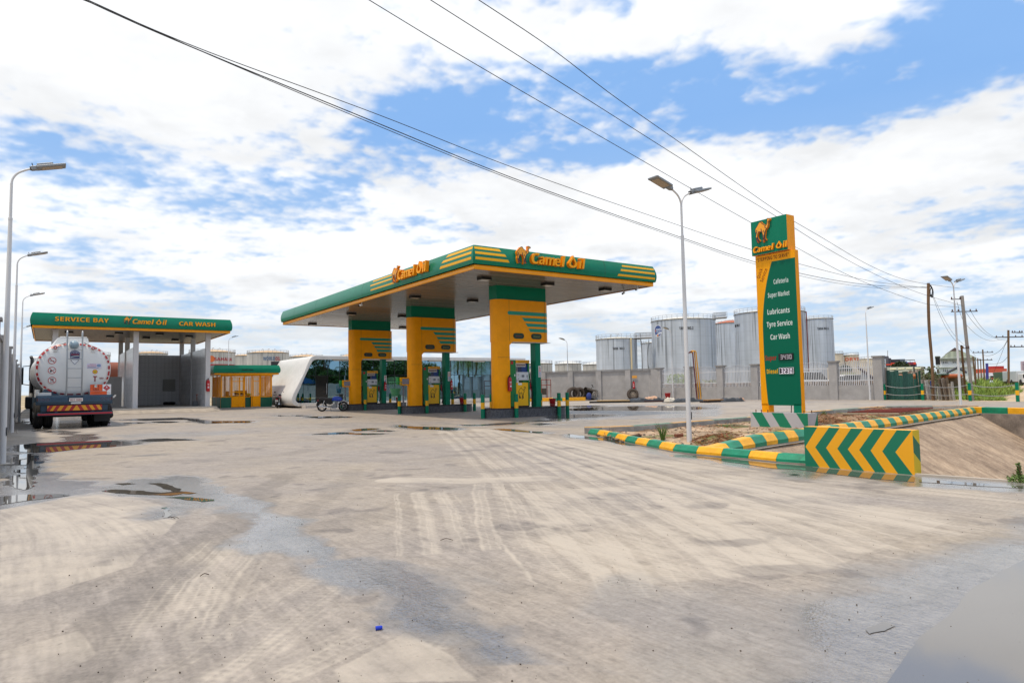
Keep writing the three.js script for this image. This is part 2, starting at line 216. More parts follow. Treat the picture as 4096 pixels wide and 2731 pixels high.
const dustDraw = (near) => (poly, line) => {
  const rr = rng(7), L = (w, v, ...p) => { if (!near || w > 0.45) return line(p, w, v * (near ? 1 : 0.7)); for (let k = 0; k < 7; k++) { const o = (rr() - 0.5) * 0.9, n2 = p.length; line(p.map(([a, b], i) => { const A = p[Math.max(0, i - 1)], B = p[Math.min(n2 - 1, i + 1)], l = dist(A, B); return [a - (B[1] - A[1]) / l * o, b + (B[0] - A[0]) / l * o]; }), 0.010 + rr() * 0.028, v * (0.15 + rr() * 0.4)); } const n = p.length; for (const o of [-0.13, 0.13]) { const q = p.map(([a, b], i) => { const A = p[Math.max(0, i - 1)], B = p[Math.min(n - 1, i + 1)], l = dist(A, B); return [a - (B[1] - A[1]) / l * o, b + (B[0] - A[0]) / l * o]; }); line(q, 0.17, v * 0.25); line(q, 0.15, v * 0.4, [0.025, 0.03]); line(q, 0.012, v * 0.7); } };
  L(0.3, 0.8, [-2.36,-21.76], [-0.19,-9.71], [0.44,-6], [0.75,-4.54]); L(0.25, 0.8, [-1.79,-21.6], [0.3,-9.65], [0.89,-5.96], [0.94,-4.25]);
  L(0.3, 0.9, [-1.23,-21.44], [0.98,-9.13], [1.45,-6.09], [1.58,-4.69]); L(0.3, 0.9, [-0.95,-21.36], [1.54,-9.06], [1.97,-6.05], [2.03,-4.77]);
  L(0.3, 0.9, [-0.67,-21.29], [2.1,-8.99], [2.68,-6.08], [2.78,-5.28]); L(0.35, 0.9, [-0.26,-21.17], [2.77,-9.33], [3.56,-6.5], [3.84,-5.81]);
  L(0.3, 0.8, [0.26,-19.99], [3.37,-10.21], [5.4,-7.29]); L(0.3, 0.7, [1.38,-17.94], [3.74,-11.33], [6.04,-8.15]); L(0.3, 0.6, [0.74,-16.62], [2.98,-10], [4.3,-7.4], [4.88,-6.6]);
  L(0.2, 0.9, [-1.08,-8.62], [-0.73,-6.67], [-0.53,-5.45]); L(0.2, 0.7, [-0.36,-9.3], [-0.19,-6.84], [-0.05,-5.56]); L(0.16, 0.8, [0.15,-6.59], [0.42,-4.99], [0.48,-4.66]);
  L(0.5, 0.6, [-1.75,-9.77], [-0.62,-9.59], [0.42,-9.72]); L(0.3, 0.5, [-1.23,-3.13], [-1.02,-3.82], [-0.92,-4.11]); L(0.2, 0.6, [-1.54,-3.14], [-1.42,-3.98], [-1.28,-4.77]);
  L(0.14, 0.6, [-1.87,-3.49], [-2.3,-4.83], [-2.54,-6.06]); L(0.14, 0.55, [-1.8,-3.6], [-2.14,-4.82], [-2.32,-5.88]); L(0.4, 0.6, [-0.95,-3.11], [-0.64,-3.55], [-0.4,-3.43]);
  poly([[-0.87,-3.24], [-0.6,-3.73], [-0.31,-3.37], [-0.17,-3.08], [-0.79,-3.11]], 0.8);
  poly([[-6.39,-8.52], [-5.63,-9.52], [-3.57,-7.39], [-2.91,-5.22], [-3.15,-4.23]], 0.5); poly([[-2.62,-3.53], [-2.41,-3.82], [-2.1,-3.5], [-2.15,-3.16], [-2.35,-3.17]], 0.35);
  poly([[0.1,-8.48], [3.06,-9.29], [4.15,-6.45], [2.14,-4.77], [0.9,-4.53], [0.24,-5.85]], 0.35); L(0.9, 0.7, [-18.55,-25.04], [-14.81,-21.89], [-15.44,-25.45]);
  poly([[-10.73,-73.38], [22.72,-38.55], [13.66,-23.23], [5.41,-26.36], [8,-38.91], [-7.89,-53.96]], 0.3);
};
const dustFar = markSheet(dustDraw(false)), dustNear = markSheet(dustDraw(true), -10, -20, 102.4, 2048), dustAt = (x, z) => x > -9.9 && x < 9.9 && z > -19.9 ? dustNear(x, z) : dustFar(x, z);
const darkAt = markSheet((poly, line) => {
  const L = (w, v, ...p) => line(p, w, v);
  L(0.45, 0.75, [-3.6,-10.65], [-2.99,-7.33], [-2.57,-5.32], [-2.24,-4.02], [-1.99,-3.16]); L(0.3, 0.4, [-2.54,-11.05], [-2.22,-7.26], [-1.89,-4.8], [-1.48,-3.14]); L(0.35, 0.4, [-3.8,-7.67], [-3,-5.1], [-2.87,-4.06]);
  L(0.25, 0.4, [-0.17,-3.08], [-0.49,-3.79], [-0.93,-4.85]); L(0.5, 0.35, [-1.15,-8.99], [-1.29,-7.17], [-1.95,-6.37]); L(0.25, 0.3, [-1.69,-14.75], [-0.62,-12.02], [0.1,-8.84], [0.4,-6]);
  L(0.25, 0.35, [-0.35,-18.36], [1.19,-11.09], [2.02,-7.64]); L(0.25, 0.35, [0,-18.28], [2.1,-10.39], [2.97,-6.55]); L(0.3, 0.3, [2.49,-12.23], [3.99,-8.76], [4.83,-6.83]);
  L(0.4, 0.35, [-2.19,-12.27], [-1.48,-12.9], [1.08,-14.22]); L(0.5, 0.4, [-6.61,-12.97], [-4.99,-13.49], [-3.92,-19.23]); L(0.5, 0.3, [2.28,-16.27], [1.38,-17.94], [-2.37,-20.7]);
  L(0.05, 0.8, [2.14,-3.8], [2.7,-4.33], [4.09,-5.55]); L(0.06, 0.7, [8.36,-11.24], [7.59,-12.96]);
});
function concrete(x, z) {                           // -> [r, g, b] linear, roughness
  const wx = (fbm(x * 1.1 + 5, z * 1.1, 4) - 0.5), wz = (fbm(x * 1.1 + 60, z * 1.1 + 8, 4) - 0.5), fx = (vn(x * 9, z * 9) - 0.5) * 0.10, fz = (vn(x * 9 + 70, z * 9) - 0.5) * 0.10;
  const ax = x + wx * 0.7 + fx, az = z + wz * 1.1 + fz;
  const big = fbm(x * 0.35 + 8, z * 0.35 + 3, 4), mid = fbm(x * 1.6 + 30, z * 1.6, 5), fine = vn(x * 24, z * 24) * 0.5 + vn(x * 61, z * 61) * 0.5;
  // brushed finish and dragged dirt run along the way vehicles take: towards the right-hand road in front, across the yard behind
  const s = ss(-16, -6, z), ang = mixn(0.55, 0.95, s) , u = x * Math.cos(ang) + z * Math.sin(ang), v = -x * Math.sin(ang) + z * Math.cos(ang);
  const drag = fbm(u * 0.4 + wx * 0.3, v * 10 + wz * 0.5, 5), drag2 = fbm(u * 1.4 + 9, v * 23, 4);
  let wet = (wetAt(ax, az) * 2 + wetAt(ax + 0.16, az) + wetAt(ax - 0.16, az) + wetAt(ax, az + 0.22) + wetAt(ax, az - 0.22)) / 6, dust = dustAt(x + wx * 0.08 + fx * 0.2, z + wz * 0.08 + fz * 0.2), dark = darkAt(x + wx * 0.4 + fx, z + wz * 0.4 + fz);
  wet = ss(0.14, 0.85, wet + (mid - 0.5) * 0.42 + (fine - 0.5) * 0.12 - (wet < 0.02 ? 1 : 0)) * Math.min(1, wet * 1.15 + 0.1);
  const tread = 0.55 + 0.45 * vn(u * 7, v * 7); dust = cl(dust * (0.3 + 1.2 * drag2) * tread * 2.1) * ss(0.05, 0.7, mid + (dust - 0.5) * 0.5); dark = cl(dark * (0.3 + 1.2 * drag));
  const tan = cl((big - 0.5) * 2.6 + 0.5 + (mid - 0.5) * 0.8);
  let r = mixn(0.292, 0.328, tan), g = mixn(0.254, 0.276, tan), b = mixn(0.222, 0.218, tan);
  const drag3 = vn(u * 9, v * 70) * 0.6 + vn(u * 30, v * 110) * 0.4, blot = fbm(x * 5 + 3, z * 5 + 8, 4); let f = 1 + (drag - 0.5) * 0.16 + (mid - 0.5) * 0.18 + (fine - 0.5) * 0.38 + (drag2 - 0.5) * 0.30 + (drag3 - 0.5) * 0.30 + (blot - 0.5) * 0.24 + (vn(x * 120, z * 120) - 0.5) * 0.2;
  f *= 1 - 0.34 * dark; r *= f; g *= f; b *= f;
  const du = dust * 0.75 * (1 - wet * 0.7); r = mixn(r, 0.50, du); g = mixn(g, 0.435, du); b = mixn(b, 0.355, du);
  // specks of grit, oil spots
  const sp = vn(x * 43 + 7, z * 43); if (sp > 0.93) { const q = 1 - (sp - 0.93) * 6; r *= q; g *= q; b *= q; }
  const oil = ss(0.70, 0.80, fbm(x * 1.9 + 77, z * 1.9 + 33, 3)); r *= 1 - oil * 0.3; g *= 1 - oil * 0.3; b *= 1 - oil * 0.28;
  r *= 1 - 0.34 * wet; g *= 1 - 0.28 * wet; b *= 1 - 0.19 * wet;
  const rough = mixn(0.80 - 0.12 * (1 - drag), 0.09 + 0.20 * mid * (1.3 - wet), wet);
  return [r, g, b, rough];
}
const enc = (c) => 255 * (c <= 0.0031308 ? c * 12.92 : 1.055 * Math.pow(c, 1 / 2.4) - 0.055);
const ENC = new Uint8Array(4097); for (let i = 0; i <= 4096; i++) ENC[i] = enc(i / 4096);
function sheetMat(x0, z0, x1, z1, W, H) {
  const d = new Uint8Array(W * H * 4), q = new Uint8Array(W * H * 4);
  for (let j = 0; j < H; j++) for (let i = 0; i < W; i++) {
    const c = concrete(x0 + (x1 - x0) * (i + 0.5) / W, z0 + (z1 - z0) * (j + 0.5) / H), k = (j * W + i) * 4;
    d[k] = ENC[cl(c[0]) * 4096 | 0]; d[k + 1] = ENC[cl(c[1]) * 4096 | 0]; d[k + 2] = ENC[cl(c[2]) * 4096 | 0]; d[k + 3] = 255; q[k] = q[k + 1] = q[k + 2] = c[3] * 255; q[k + 3] = 255;
  }
  const mk = (a, s) => { const t = new THREE.DataTexture(a, W, H); t.magFilter = THREE.LinearFilter; t.minFilter = THREE.LinearMipmapLinearFilter; t.generateMipmaps = true; if (s) t.colorSpace = THREE.SRGBColorSpace; t.needsUpdate = true; return t; };
  const bump = grit.clone(); bump.repeat.set((x1 - x0) / 1.4, (z1 - z0) / 1.4);
  return new THREE.MeshStandardMaterial({ map: mk(d, true), roughnessMap: mk(q, false), roughness: 1, bumpMap: bump, bumpScale: 0.0022 });
}
const grit = dataTex(512, 512, (u, v) => { const f = (vn(u * 128, v * 128) * 0.4 + vn(u * 64 + 90, v * 64) * 0.35 + vn(u * 256, v * 256) * 0.25) * 255; return [f, f, f]; }, false);
function sheet(name, pts, y, m, box) {              // flat polygon in plan, [x, z] points; uv 0..1 over box
  const g = new THREE.ShapeGeometry(shp(pts.map(([x, z]) => [x, -z]))); g.rotateX(-Math.PI / 2); g.translate(0, y, 0);
  const p = g.attributes.position, uv = g.attributes.uv;
  if (box) for (let i = 0; i < p.count; i++) uv.setXY(i, (p.getX(i) - box[0]) / (box[2] - box[0]), (p.getZ(i) - box[1]) / (box[3] - box[1]));
  return struct(name, g, m);
}
const wallA = [3.6, -62.5], wallB = [12.5, -58], wallC = [24.4, -45.2], DITCH = [[3.9, -12.55], [17.5, -25.4], [20, -20], [24, -12], [24, -2], [12, -2.45], [6.14, -8.73], [5.5, -9.4], [4.62, -10.75]];
sheet('concrete_forecourt', [[-9, -8.2], [6.62, -8.2], [8.9, -5.8], [8.9, 2], [-9, 2]], 0, sheetMat(-9, -8.2, 9, 2, 2048, 1160), [-9, -8.2, 9, 2]);
sheet('concrete_forecourt', [[-20, -20], [-20, -8.2], [6.62, -8.2], [6.14, -8.73], [5.5, -9.4], [4.62, -10.75], [3.9, -12.55], [11.8, -20]], 0, sheetMat(-20, -20, 12, -8.2, 2048, 900), [-20, -20, 12, -8.2]);
sheet('concrete_forecourt', [[-45, -66], [-45, -20], [11.8, -20], [17.5, -25.4], [20, -20], [36, -20], [31, -30], [27.9, -37.4], [26.4, -40.2], wallC, wallB, wallA, [0, -66]], 0, sheetMat(-45, -66, 36, -20, 2048, 1100), [-45, -66, 36, -20]);
{ // the land around, out to the horizon
  const dirt = dataTex(512, 512, (u, v) => { const f = fbm(u * 16, v * 16, 5), g = fbm(u * 5 + 9, v * 5, 3), q = vn(u * 128, v * 128); const s = ss(0.5, 0.62, g); return [mixn(178, 128, s) + (f - 0.5) * 70 + (q - 0.5) * 26, mixn(158, 124, s) + (f - 0.5) * 66 + (q - 0.5) * 24, mixn(128, 88, s) + (f - 0.5) * 55 + (q - 0.5) * 20]; });
  dirt.repeat.set(1 / 22, 1 / 22);
  const S = 3000, sh = shp([[-S, -S], [S, -S], [S, S], [-S, S]]), hole = [[-45, -66], [0, -66], wallA, wallB, wallC, [26.4, -40.2], [27.9, -37.4], [31, -30], [36, -20], [20, -20], [24, -12], [24, -2], [12, -2.45], [8.9, -5.8], [8.9, 2], [-9, 2], [-9, -8.2], [-20, -8.2], [-20, -20], [-45, -20]];
  sh.holes.push(new THREE.Path(hole.map(([x, z]) => new THREE.Vector2(x, -z))));
  const g = new THREE.ShapeGeometry(sh); g.rotateX(-Math.PI / 2); struct('dirt_ground', g, mt('#ffffff', 0.95, { map: dirt }));
}
// puddles standing on the concrete
{
  const waters = [mt([0.085, 0.078, 0.068], 0.02), mt([0.17, 0.16, 0.15], 0.06)], r = rng(5);
  for (const [pts, v, y, m] of PUD) {
    const out = [];
    pts.forEach((p, i) => { const q = pts[(i + 1) % pts.length], l = dist(p, q), n = Math.max(4, Math.min(30, Math.ceil(l / 0.12))); for (let k = 0; k < n; k++) { const t = k / n, a = v * Math.min(l, 3) * (k ? 1 : 0.4); const x = p[0] + (q[0] - p[0]) * t, z = p[1] + (q[1] - p[1]) * t; out.push([x + (fbm(x * 2.2 + 9, z * 2.2, 4) - 0.5) * a * 5 + (r() - 0.5) * a * 0.4, z + (fbm(x * 2.2 + 40, z * 2.2 + 7, 4) - 0.5) * a * 5 + (r() - 0.5) * a * 0.4]); } });
    sheet('puddle', out, y, waters[m]);
  }
}

// ---------------------------------------------------------------- lettering and the camel emblem
const CAMEL = [[1012, 772], [1020, 765], [1030, 768], [1050, 771], [1062, 785], [1058, 799], [1043, 803], [1032, 815], [1034, 850], [1022, 880], [998, 896], [992, 910], [990, 935], [984, 955], [982, 1000], [998, 1018], [994, 1026], [980, 1024], [971, 1005], [968, 962], [964, 1005], [966, 1036], [958, 1043], [943, 1042], [950, 1000], [948, 952], [938, 916], [922, 914], [898, 908], [888, 930], [884, 960], [896, 995], [914, 1016], [908, 1024], [895, 1022], [878, 1000], [870, 975], [872, 1010], [890, 1026], [886, 1034], [868, 1033], [860, 1000], [853, 960], [860, 930], [849, 890], [850, 865], [872, 838], [890, 815], [905, 795], [925, 785], [940, 793], [950, 815], [975, 832], [992, 848], [1005, 838], [1012, 815], [1014, 790]].map(([x, y]) => [(x - 848) / 277, (1043 - y) / 277]);
const camelLines = (x, k, X, Y, fill, ink, w) => { // the drawing on the emblem: outline, dark inner legs, a few folds
  const at = ([a, b]) => [X + a * k, Y - b * k], P = (q) => at([(q[0] - 848) / 277, (1043 - q[1]) / 277]);
  x.beginPath(); CAMEL.forEach((p, i) => x[i ? 'lineTo' : 'moveTo'](...at(p))); x.closePath(); if (fill) { x.fillStyle = fill; x.fill(); } x.strokeStyle = ink; x.lineWidth = w; x.lineJoin = 'round'; x.stroke();
  x.fillStyle = ink; for (const q of [[[990, 905], [972, 925], [968, 965], [973, 1005], [984, 1020], [998, 1020], [983, 1000], [985, 955]], [[893, 908], [880, 930], [872, 970], [880, 1000], [895, 1020], [912, 1020], [896, 995], [886, 960], [890, 930]], [[905, 797], [925, 785], [940, 793], [948, 815], [938, 805], [925, 798]]]) { x.globalAlpha = 0.8; x.beginPath(); q.forEach((p, i) => x[i ? 'lineTo' : 'moveTo'](...P(p))); x.fill(); x.globalAlpha = 1; }
  x.lineWidth = w * 0.7; for (const q of [[[992, 848], [985, 868], [996, 880]], [[938, 916], [935, 890], [930, 875]], [[862, 930], [874, 905], [872, 880]], [[965, 900], [958, 925]]]) { x.beginPath(); q.forEach((p, i) => x[i ? 'lineTo' : 'moveTo'](...P(p))); x.stroke(); }
  x.beginPath(); x.arc(...P([1036, 780]), k * 0.012, 0, 7); x.fill();
};
const camelFace = (fill, ink) => canvasTex(320, 400, (x, w, h) => { x.fillStyle = fill; x.fillRect(0, 0, w, h); camelLines(x, 380, 12, 392, null, ink, 20); });
const camelMat = mt('#ffffff', 0.45, { map: camelFace('#f3a524', '#1d2030') });
function camelGeo(h, d) {
  const g = ex(CAMEL.map(([x, y]) => [x * h, y * h]), d, 0), uv = g.attributes.uv, p = g.attributes.position;
  for (let i = 0; i < p.count; i++) uv.setXY(i, (p.getX(i) / h * 380 + 12) / 320, (p.getY(i) / h * 380 + 8) / 400); return g;
}
const dropShape = (w, h) => { const s = new THREE.Shape(), f = (a, k) => { a.moveTo(0, h * (0.5 + 0.5 * k)); a.bezierCurveTo(w * 0.16 * k, h * (0.5 + 0.2 * k), w * 0.5 * k, h * (0.5 - 0.02 * k) - h * 0.02, w * 0.5 * k, h * 0.33); a.bezierCurveTo(w * 0.5 * k, h * (0.33 - 0.42 * k), -w * 0.5 * k, h * (0.33 - 0.42 * k), -w * 0.5 * k, h * 0.33); a.bezierCurveTo(-w * 0.5 * k, h * (0.5 - 0.02 * k) - h * 0.02, -w * 0.16 * k, h * (0.5 + 0.2 * k), 0, h * (0.5 + 0.5 * k)); }; f(s, 1); const hole = new THREE.Path(); f(hole, 0.5); s.holes.push(hole); return s; };
const faceSides = [M.letter, M.letterSide];
const charGeo = (ch, size, depth, slant = 0) => { const g = new TextGeometry(ch, { font, size, depth, curveSegments: 4, bevelEnabled: false }); if (slant) { const p = g.attributes.position; for (let i = 0; i < p.count; i++) p.setX(i, p.getX(i) + p.getY(i) * slant); } return g; };
const adv = (ch, size) => (font.data.glyphs[ch]?.ha ?? 600) * size / font.data.resolution;
function letters(str, size, depth, width, parent, x, y, z, ry = 0, o = {}) {  // raised letters, each one a part
  const nat = [...str].reduce((s, c) => s + adv(c, size), 0), k = (width ?? nat) / nat; let at = 0;
  for (const ch of str) { if (ch !== ' ') { const g = charGeo(ch, size, depth, o.slant); g.scale(k, 1, 1); const l = part('letter', g, o.mats ?? faceSides, parent); l.position.set(x + Math.cos(ry) * at * k, y, z - Math.sin(ry) * at * k); l.rotation.y = ry; } at += adv(ch, size); }
}
// the emblem and name; s = metres per unit, a unit being the height of the tall letters
function brandSign(parent, x, y, z, s, ry = 0, depth = 0.16, mats = faceSides, camel = true) {
  const X = (a) => x + Math.cos(ry) * a * s, Z = (a) => z - Math.sin(ry) * a * s;
  const put = (name, g, a, b, mm = mats) => { const m = part(name, g, mm, parent); m.position.set(X(a), y + b * s, Z(a)); m.rotation.y = ry; return m; };
  if (camel) put('camel_emblem', camelGeo(1.72 * s, depth * 0.7).scale(1.2, 1, 1), -1.45, -0.14, [camelMat, mats[1]]);
  const w = [['C', 0, 0.98, 1.02], ['a', 0.90, 0.88, 0.98], ['m', 1.62, 0.88, 0.98], ['e', 2.74, 0.90, 0.98], ['l', 3.52, 1.15, 1.0]];
  const LS = s * 0.98;
  for (const [ch, a, kx, ky] of w) { const g = charGeo(ch, LS, depth, 0.16); g.scale(kx * 1.12, ky, 1); put('letter', g, a, 0); }
  { const g = ex(dropShape(1.02 * s, 1.22 * s), depth, 0, 8), p = g.attributes.position; for (let i = 0; i < p.count; i++) p.setX(i, p.getX(i) + p.getY(i) * 0.08); put('letter', g, 5.02, -0.03); }
  for (const [ch, a, k] of [['i', 5.66, 1.15], ['l', 6.06, 1.15]]) { const g = charGeo(ch, LS, depth, 0.16); g.scale(k, 1, 1); put('letter', g, a, 0); }
}

// a rounded canopy edge all round a rectangle: four panels mitred at the corners
const BULGE = (y0, y1, out) => { const p = []; for (let i = 0; i <= 10; i++) { const t = i / 10, a = -0.62 + t * 1.75; p.push([out * (Math.cos(a) - 0.45) / 0.55, y0 + (y1 - y0) * t]); } return p; };
function edgeRing(parent, name, prof, x0, x1, z0, z1, mat, sides = 4) {
  const C = [[x0, z1], [x1, z1], [x1, z0], [x0, z0]], S = [[-1, 1], [1, 1], [1, -1], [-1, -1]];
  for (let e = 0; e < sides; e++) {
    const a = C[e], b = C[(e + 1) % 4], sa = S[e], sb = S[(e + 1) % 4], pos = [], uv = [], idx = [], n = prof.length, len = dist(a, b), cut = Math.max(1, Math.round(len / 1.2));
    for (let q = 0; q <= cut; q++) for (const [o, y] of prof) { const t = q / cut; pos.push((a[0] + sa[0] * o) * (1 - t) + (b[0] + sb[0] * o) * t, y, (a[1] + sa[1] * o) * (1 - t) + (b[1] + sb[1] * o) * t); uv.push(t * len, y); }
    for (let q = 0; q < cut; q++) for (let i = 0; i < n - 1; i++) { const k = q * n + i; idx.push(k, k + n, k + 1, k + n, k + n + 1, k + 1); }
    const g = new THREE.BufferGeometry(); g.setAttribute('position', new THREE.Float32BufferAttribute(pos, 3)); g.setAttribute('uv', new THREE.Float32BufferAttribute(uv, 2)); g.setIndex(idx); g.computeVertexNormals(); part(name, g, mat, parent);
  }
}
// a stripe that hugs the bulge: along runs from a0/a1 (at its lower edge / upper edge) to b0/b1, side is 'z' (front) or 'x' (left)
function hugStripe(parent, prof, y0, y1, a0, a1, b0, b1, place, mat) {
  const off = (y) => { for (let i = 0; i < prof.length - 1; i++) if (y >= prof[i][1] && y <= prof[i + 1][1]) return mixn(prof[i][0], prof[i + 1][0], (y - prof[i][1]) / (prof[i + 1][1] - prof[i][1])); return 0; };
  const pos = [], idx = [], n = 5, m = 12; for (let j = 0; j <= m; j++) for (let i = 0; i < n; i++) { const t = i / (n - 1), y = mixn(y0, y1, t), a = mixn(mixn(a0, a1, t), mixn(b0, b1, t), j / m), o = off(y) + 0.006; pos.push(...place(a, y, o)); }
  for (let j = 0; j < m; j++) for (let i = 0; i < n - 1; i++) { const k = j * n + i; idx.push(k, k + n, k + 1, k + n, k + n + 1, k + 1); }
  const g = new THREE.BufferGeometry(); g.setAttribute('position', new THREE.Float32BufferAttribute(pos, 3)); g.setAttribute('uv', new THREE.Float32BufferAttribute(new Float32Array(pos.length / 3 * 2), 2)); g.setIndex(idx); g.computeVertexNormals(); part(mat === M.soffitDark ? 'joint' : 'stripe', g, mat, parent);
}
M.greenTwo = mp('#ffffff', 0.28, { map: tGreen, side: THREE.DoubleSide, specularIntensity: 0.6 }); M.bandTwo = mp('#eeb01c', 0.38, { side: THREE.DoubleSide, specularIntensity: 0.5 });

// ---------------------------------------------------------------- the filling-station canopy
const ORI = [-1.336, 0, -24.35], CS = Math.cos(TH), SN = Math.sin(TH);
const toW = (o, x, y, z) => [o[0] + x * CS + z * SN, o[1] + y, o[2] - x * SN + z * CS];
const canopy = thing('station_canopy', 'big green and yellow filling station canopy standing over three pump islands', 'canopy', ORI, TH);
const CW = 9.24, CD = 24.06, prof = BULGE(5.78, 6.48, 0.11);
edgeRing(canopy, 'fascia_panel', prof, 0, CW, -CD, 0, M.greenTwo);
edgeRing(canopy, 'trim', [[-0.06, 5.6], [0.0, 5.6], [0.0, 5.765], [-0.1, 5.765]], 0, CW, -CD, 0, mt('#ffffff', 0.38, { map: tYellow, side: THREE.DoubleSide }));
for (const zz of [-3.9, -10.3, -17.2, -21.3]) hugStripe(canopy, prof, 5.78, 6.478, -zz, -zz, -zz + 0.018, -zz + 0.018, (a, y, o) => [-o + 0.002, y, -a], M.soffitDark); for (const xx of [3.05, 6.3]) hugStripe(canopy, prof, 5.78, 6.478, xx, xx, xx + 0.018, xx + 0.018, (a, y, o) => [a, y, o - 0.002], M.soffitDark);
part('roof_deck', [bx(CW - 0.1, 0.06, CD - 0.1, CW / 2, 6.40, -CD / 2), bx(CW - 0.16, 0.03, CD - 0.16, CW / 2, 5.72, -CD / 2)], M.soffitDark, canopy);
{
  const strip = (() => { const g = ex([[-0.078, 0.02], [-0.078, -0.010], [-0.066, -0.018], [0.066, -0.018], [0.078, -0.010], [0.078, 0.02]], CW - 0.14); g.rotateY(Math.PI / 2); return g.translate(0.07, 0, 0); })();
  const sm = [0, 1, 2].map((i) => mt(['#776f68', '#6c655e', '#7e766e'][i], 0.18 + i * 0.03));
  const n = Math.floor((CD - 0.16) / 0.2), r = rng(3); for (let i = 0; i < n; i++) { const s = part('soffit_panel', strip, sm[r() * 3 | 0], canopy); s.position.set(0, 5.642, -0.2 - i * 0.2); }
  for (const z of [-1.6, -7.7, -15.7, -22.5]) for (const x of [1.45, 4.6, 7.85]) { const l = part('ceiling_light', bx(0.46, 0.11, 0.4, x, 5.575, z, 0.02), M.black, canopy); part('lens', bx(0.36, 0.012, 0.3, x, 5.516, z), mt('#b9b4aa', 0.25), l); }
  for (const [x, z] of [[0.12, -10.9], [8.5, -0.25], [8.9, -1.5]]) { const c = part('security_camera', [rod([x, 5.62, z], [x, 5.5, z], 0.02), rod([x + 0.02, 5.49, z], [x - 0.16, 5.42, z + 0.08], 0.045, 12)], M.white, canopy); part('lens', rod([x - 0.16, 5.42, z + 0.08], [x - 0.19, 5.408, z + 0.095], 0.038, 12), M.black, c); }
  const F = (a, y, o) => [a, y, o], L = (a, y, o) => [-o, y, -a];
  for (const [y0, y1, ra0, ra1, la0, la1] of [[6.325, 6.42, 1.17, 1.1, 1.98, 1.83], [6.14, 6.235, 1.37, 1.30, 2.26, 2.12], [5.935, 6.035, 1.50, 1.43, 2.40, 2.32]]) {
    hugStripe(canopy, prof, y0, y1, 0.0, 0.0, ra0, ra1, F, M.bandTwo); hugStripe(canopy, prof, y0, y1, la0, la1, 0, 0, L, M.bandTwo);
  }
  for (const [y0, y1, a0, a1] of [[6.30, 6.375, 7.30, 7.34], [6.10, 6.19, 7.18, 7.22], [5.88, 5.97, 7.0, 7.07]]) hugStripe(canopy, prof, y0, y1, a0, a1, CW, CW, F, M.bandTwo);
  for (const [y0, y1, a0, a1, b0, b1] of [[6.36, 6.425, 9.12, 9.1, 6.95, 6.93], [6.17, 6.24, 9.3, 9.28, 6.88, 6.88], [5.95, 6.02, 9.24, 9.22, 6.6, 6.64]]) hugStripe(canopy, prof, y0, y1, a0, a1, b0, b1, L, M.bandTwo);
  brandSign(canopy, 2.36, 5.98, 0.11, 0.415); brandSign(canopy, -0.13, 5.99, -5.95, 0.415, -Math.PI / 2);
}
// price plates above the pumps
const plateTex = (txt, col) => canvasTex(128, 64, (x, w, h) => { x.fillStyle = '#0c3a24'; x.fillRect(0, 0, w, h); x.fillStyle = col; x.font = 'bold italic 34px sans-serif'; x.textAlign = 'center'; x.textBaseline = 'middle'; x.fillText(txt, w / 2, h / 2 + 2); });
const plates = [['Super', '#7c1a20'], ['Diesel', '#7e7a3c']].map(([t, c]) => mt('#ffffff', 0.3, { map: plateTex(t, c) }));
const warnTex = canvasTex(48, 128, (x, w, h) => { x.fillStyle = '#dcdcdc'; x.fillRect(0, 0, w, h); x.fillStyle = '#b06a18'; x.beginPath(); x.moveTo(24, 6); x.lineTo(38, 26); x.lineTo(10, 26); x.fill(); x.fillStyle = '#5a3a2a'; x.fillRect(8, 29, 32, 3); x.strokeStyle = '#c22'; x.lineWidth = 4; x.beginPath(); x.arc(24, 46, 10, 0, 7); x.moveTo(17, 39); x.lineTo(31, 53); x.stroke(); x.fillStyle = '#c22'; x.fillRect(8, 60, 32, 4); x.fillStyle = '#23479a'; x.beginPath(); x.arc(24, 78, 10, 0, 7); x.fill(); x.fillRect(8, 91, 32, 4); x.fillStyle = '#fff'; x.fillRect(22, 72, 4, 12); x.fillStyle = '#444a55'; x.fillRect(16, 100, 16, 12); x.fillRect(8, 117, 32, 5); });
const stad = (x0, x1, d, n = 12) => { const p = [], r = d / 2; for (let i = 0; i <= n; i++) { const a = Math.PI / 2 + Math.PI * i / n; p.push([x0 + r + r * Math.cos(a), r * Math.sin(a)]); } for (let i = 0; i <= n; i++) { const a = -Math.PI / 2 + Math.PI * i / n; p.push([x1 - r + r * Math.cos(a), r * Math.sin(a)]); } return p; };
const upright = (pts, y0, y1) => { const g = ex(pts, y1 - y0); g.rotateX(-Math.PI / 2); return g.translate(0, y0, 0); };
